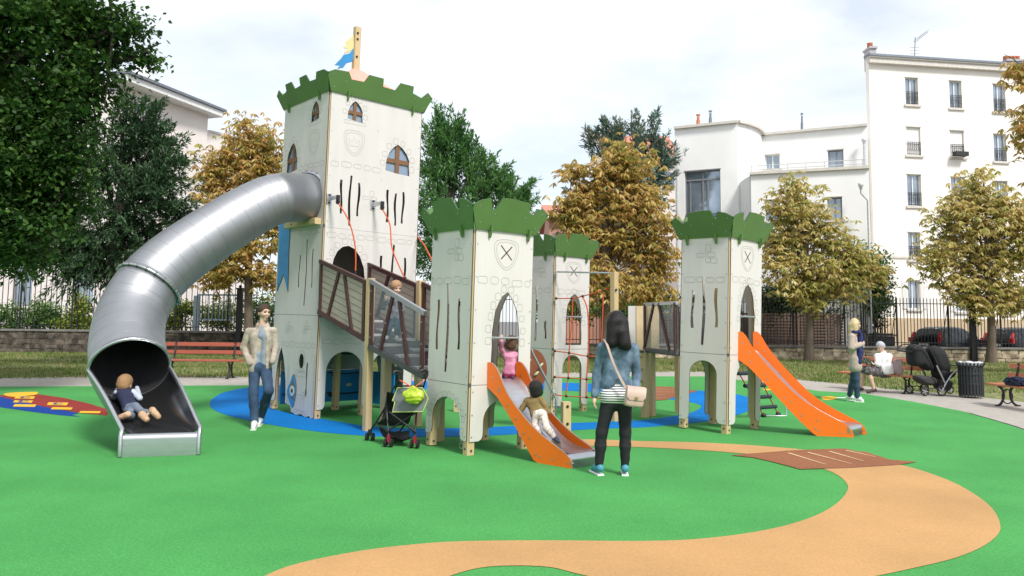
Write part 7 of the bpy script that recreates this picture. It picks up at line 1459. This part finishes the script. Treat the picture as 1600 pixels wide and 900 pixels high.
# boy lying on his front in the chute, head towards the tube
J = dict(head=at(195.5, 601, 9.62), neck=at(196, 610, 9.56), sl=at(183, 613, 9.52), sr=at(208, 613, 9.56), el=at(178, 620, 9.62), er=at(218, 622, 9.58), wl=at(184, 608, 9.78), wr=at(214, 606, 9.8), wa=at(200, 629, 9.42), hl=at(199, 640, 9.34), hr=at(213, 637, 9.36), kl=at(205, 650, 9.18), kr=at(224, 645, 9.2), al=at(195, 649, 9.10), ar=at(233, 645, 9.08), tl=at(190, 651, 9.04), tr=at(228, 653, 9.02))
T, J, P = kid('small boy lying face down in the open chute of the steel tube slide', J, (.1, 1., -.1), cloth('navy_vest', (.018, .022, .06), .5, 40), cloth('grey_blue_jeans', (.10, .13, .18), .5, 60, col2=(.17, .2, .25)), cloth('sandy_hair', (.36, .21, .10), .9, 100), .55, .92, shoes=None, sleeve=.4, topname='vest')
put(T, 'sleeve', [(J['sr'], J['er'], .042, .036), (J['er'], J['wr'], .034, .026), (J['sl'], J['el'], .04, .034), (J['el'], J['wl'], .032, .026)], cloth('pale_blue_sleeve', (.5, .55, .62), .5), cell=.007, k=.01)
solem = mat('tan_boot', (.42, .26, .15), .7, var=.2, vscale=20, col2=(.55, .36, .22))
for (a, t_) in ((at(200, 648, 9.08), at(188, 652, 9.06)), (at(222, 648, 9.02), at(229, 657, 9.0)), (at(238, 641, 9.0), at(247, 651, 9.0))):
    if a[0] == at(222, 648, 9.02)[0]:
        put(T, 'shoe', [(a, t_ - V3(0, 0, -.01), .045, .034)], solem, cell=.006, k=.01)
    else: put(T, 'shoe', [(a, t_, .040, .034)], solem, cell=.006, k=.01)
# child on the stair
e12 = (P2 - P1) / np.linalg.norm(P2 - P1); zt3 = Z0r + rsl_ * (1.75 - U0r) + .05; B_ = P1 + e12 * 1.75 + drA * .42; Yk = B_[1]
J = joints(Yk, head=(619, 451), neck=(618, 463), sl=(605, 468), sr=(628, 468), el=(599, 481), er=(630, 484), wl=(603, 468, -.12), wr=(627, 500, -.05), wa=(617, 486), hl=(612, 498), hr=(622, 498), kl=(608, 514, -.05), kr=(621, 515, -.05), al=(605, 530), ar=(620, 531, -.05), tl=(604, 534, -.1), tr=(620, 535, -.15))
for q in 'lr': J['a' + q][2] = zt3 + .05; J['t' + q][2] = zt3 + .022
kid('toddler in a checked shirt and jeans standing behind the clear side of the stair', J, (.5, -.8, -.2), cloth('grey_checked_shirt', (.13, .12, .15), .5, col2=(.26, .24, .28), vscale=30), jean, cloth('light_brown_curls', (.38, .22, .12), .9, 80), .52, .86, shoes=whs, hands=hand(J['wl'], V3(0, -.3, 1), V3(1, 0, 0), .6, .5, V3(0, -1, 0)))
# toddler in the doorway
J = joints(9.42, head=(800, 538), neck=(797, 549), sl=(788, 553), sr=(805, 554), el=(784, 545, -.05), er=(807, 566, .05), wl=(783, 532, -.1), wr=(804, 574, .1), wa=(797, 570), hl=(791, 585), hr=(800, 585), kl=(790, 591, .16), kr=(801, 591, .16), al=(790, 596, -.03), ar=(801, 596, -.03), tl=(790, 597, -.1), tr=(801, 597, -.1))
for q in ('kl', 'kr'): J[q][2] = .87
for q in ('al', 'ar', 'tl', 'tr'): J[q][2] = .865
kid('toddler in a pink jacket kneeling at the top of the slide of the middle tower', J, (.35, .9, 0), cloth('pink_jacket', (.62, .20, .33), .7, 30, col2=(.70, .32, .45), vscale=12), cloth('magenta_trousers', (.22, .01, .06), .5), cloth('curly_brown_hair', (.11, .05, .03), 1., 70), .48, .78, shoes=mat('dark_small_shoe', (.05, .04, .05), .6), hands=hand(J['wl'], V3(0, -.1, 1), V3(1, 0, 0), .55, .6, V3(0, 1, 0)))
# child climbing the slide
J = joints(8.92, head=(835.5, 610), neck=(836, 621), sl=(824, 626, .02), sr=(845, 624, -.06), el=(817, 636, .02), er=(852, 634, -.1), wl=(811, 645, -.0), wr=(857, 646, -.13), wa=(838, 640, -.06), hl=(837, 650, -.1), hr=(848, 648, -.14), kl=(835, 667, -.12), kr=(854, 668, -.22), al=(845, 680, -.2), ar=(867, 684, -.3), tl=(850, 684, -.25), tr=(871, 690, -.34))
kid('toddler in an olive jumper and flowered trousers climbing up the short orange slide', J, (-.5, .8, .25), cloth('olive_jumper', (.22, .15, .055), .5, 40), mat('flowered_trousers', (.68, .62, .56), .8, col2=(.40, .25, .20), c2pos=(.55, .64), vscale=32, bump=.3, bscale=40, var=.05), cloth('black_short_hair', (.012, .009, .009), .7, 90), .56, .86, shoes=mat('slate_blue_shoe', (.05, .07, .12), .6), hands=hand(J['wl'], V3(-.5, 0, -.6), V3(0, 1, .2), .55, .3, V3(1, 0, 0)))
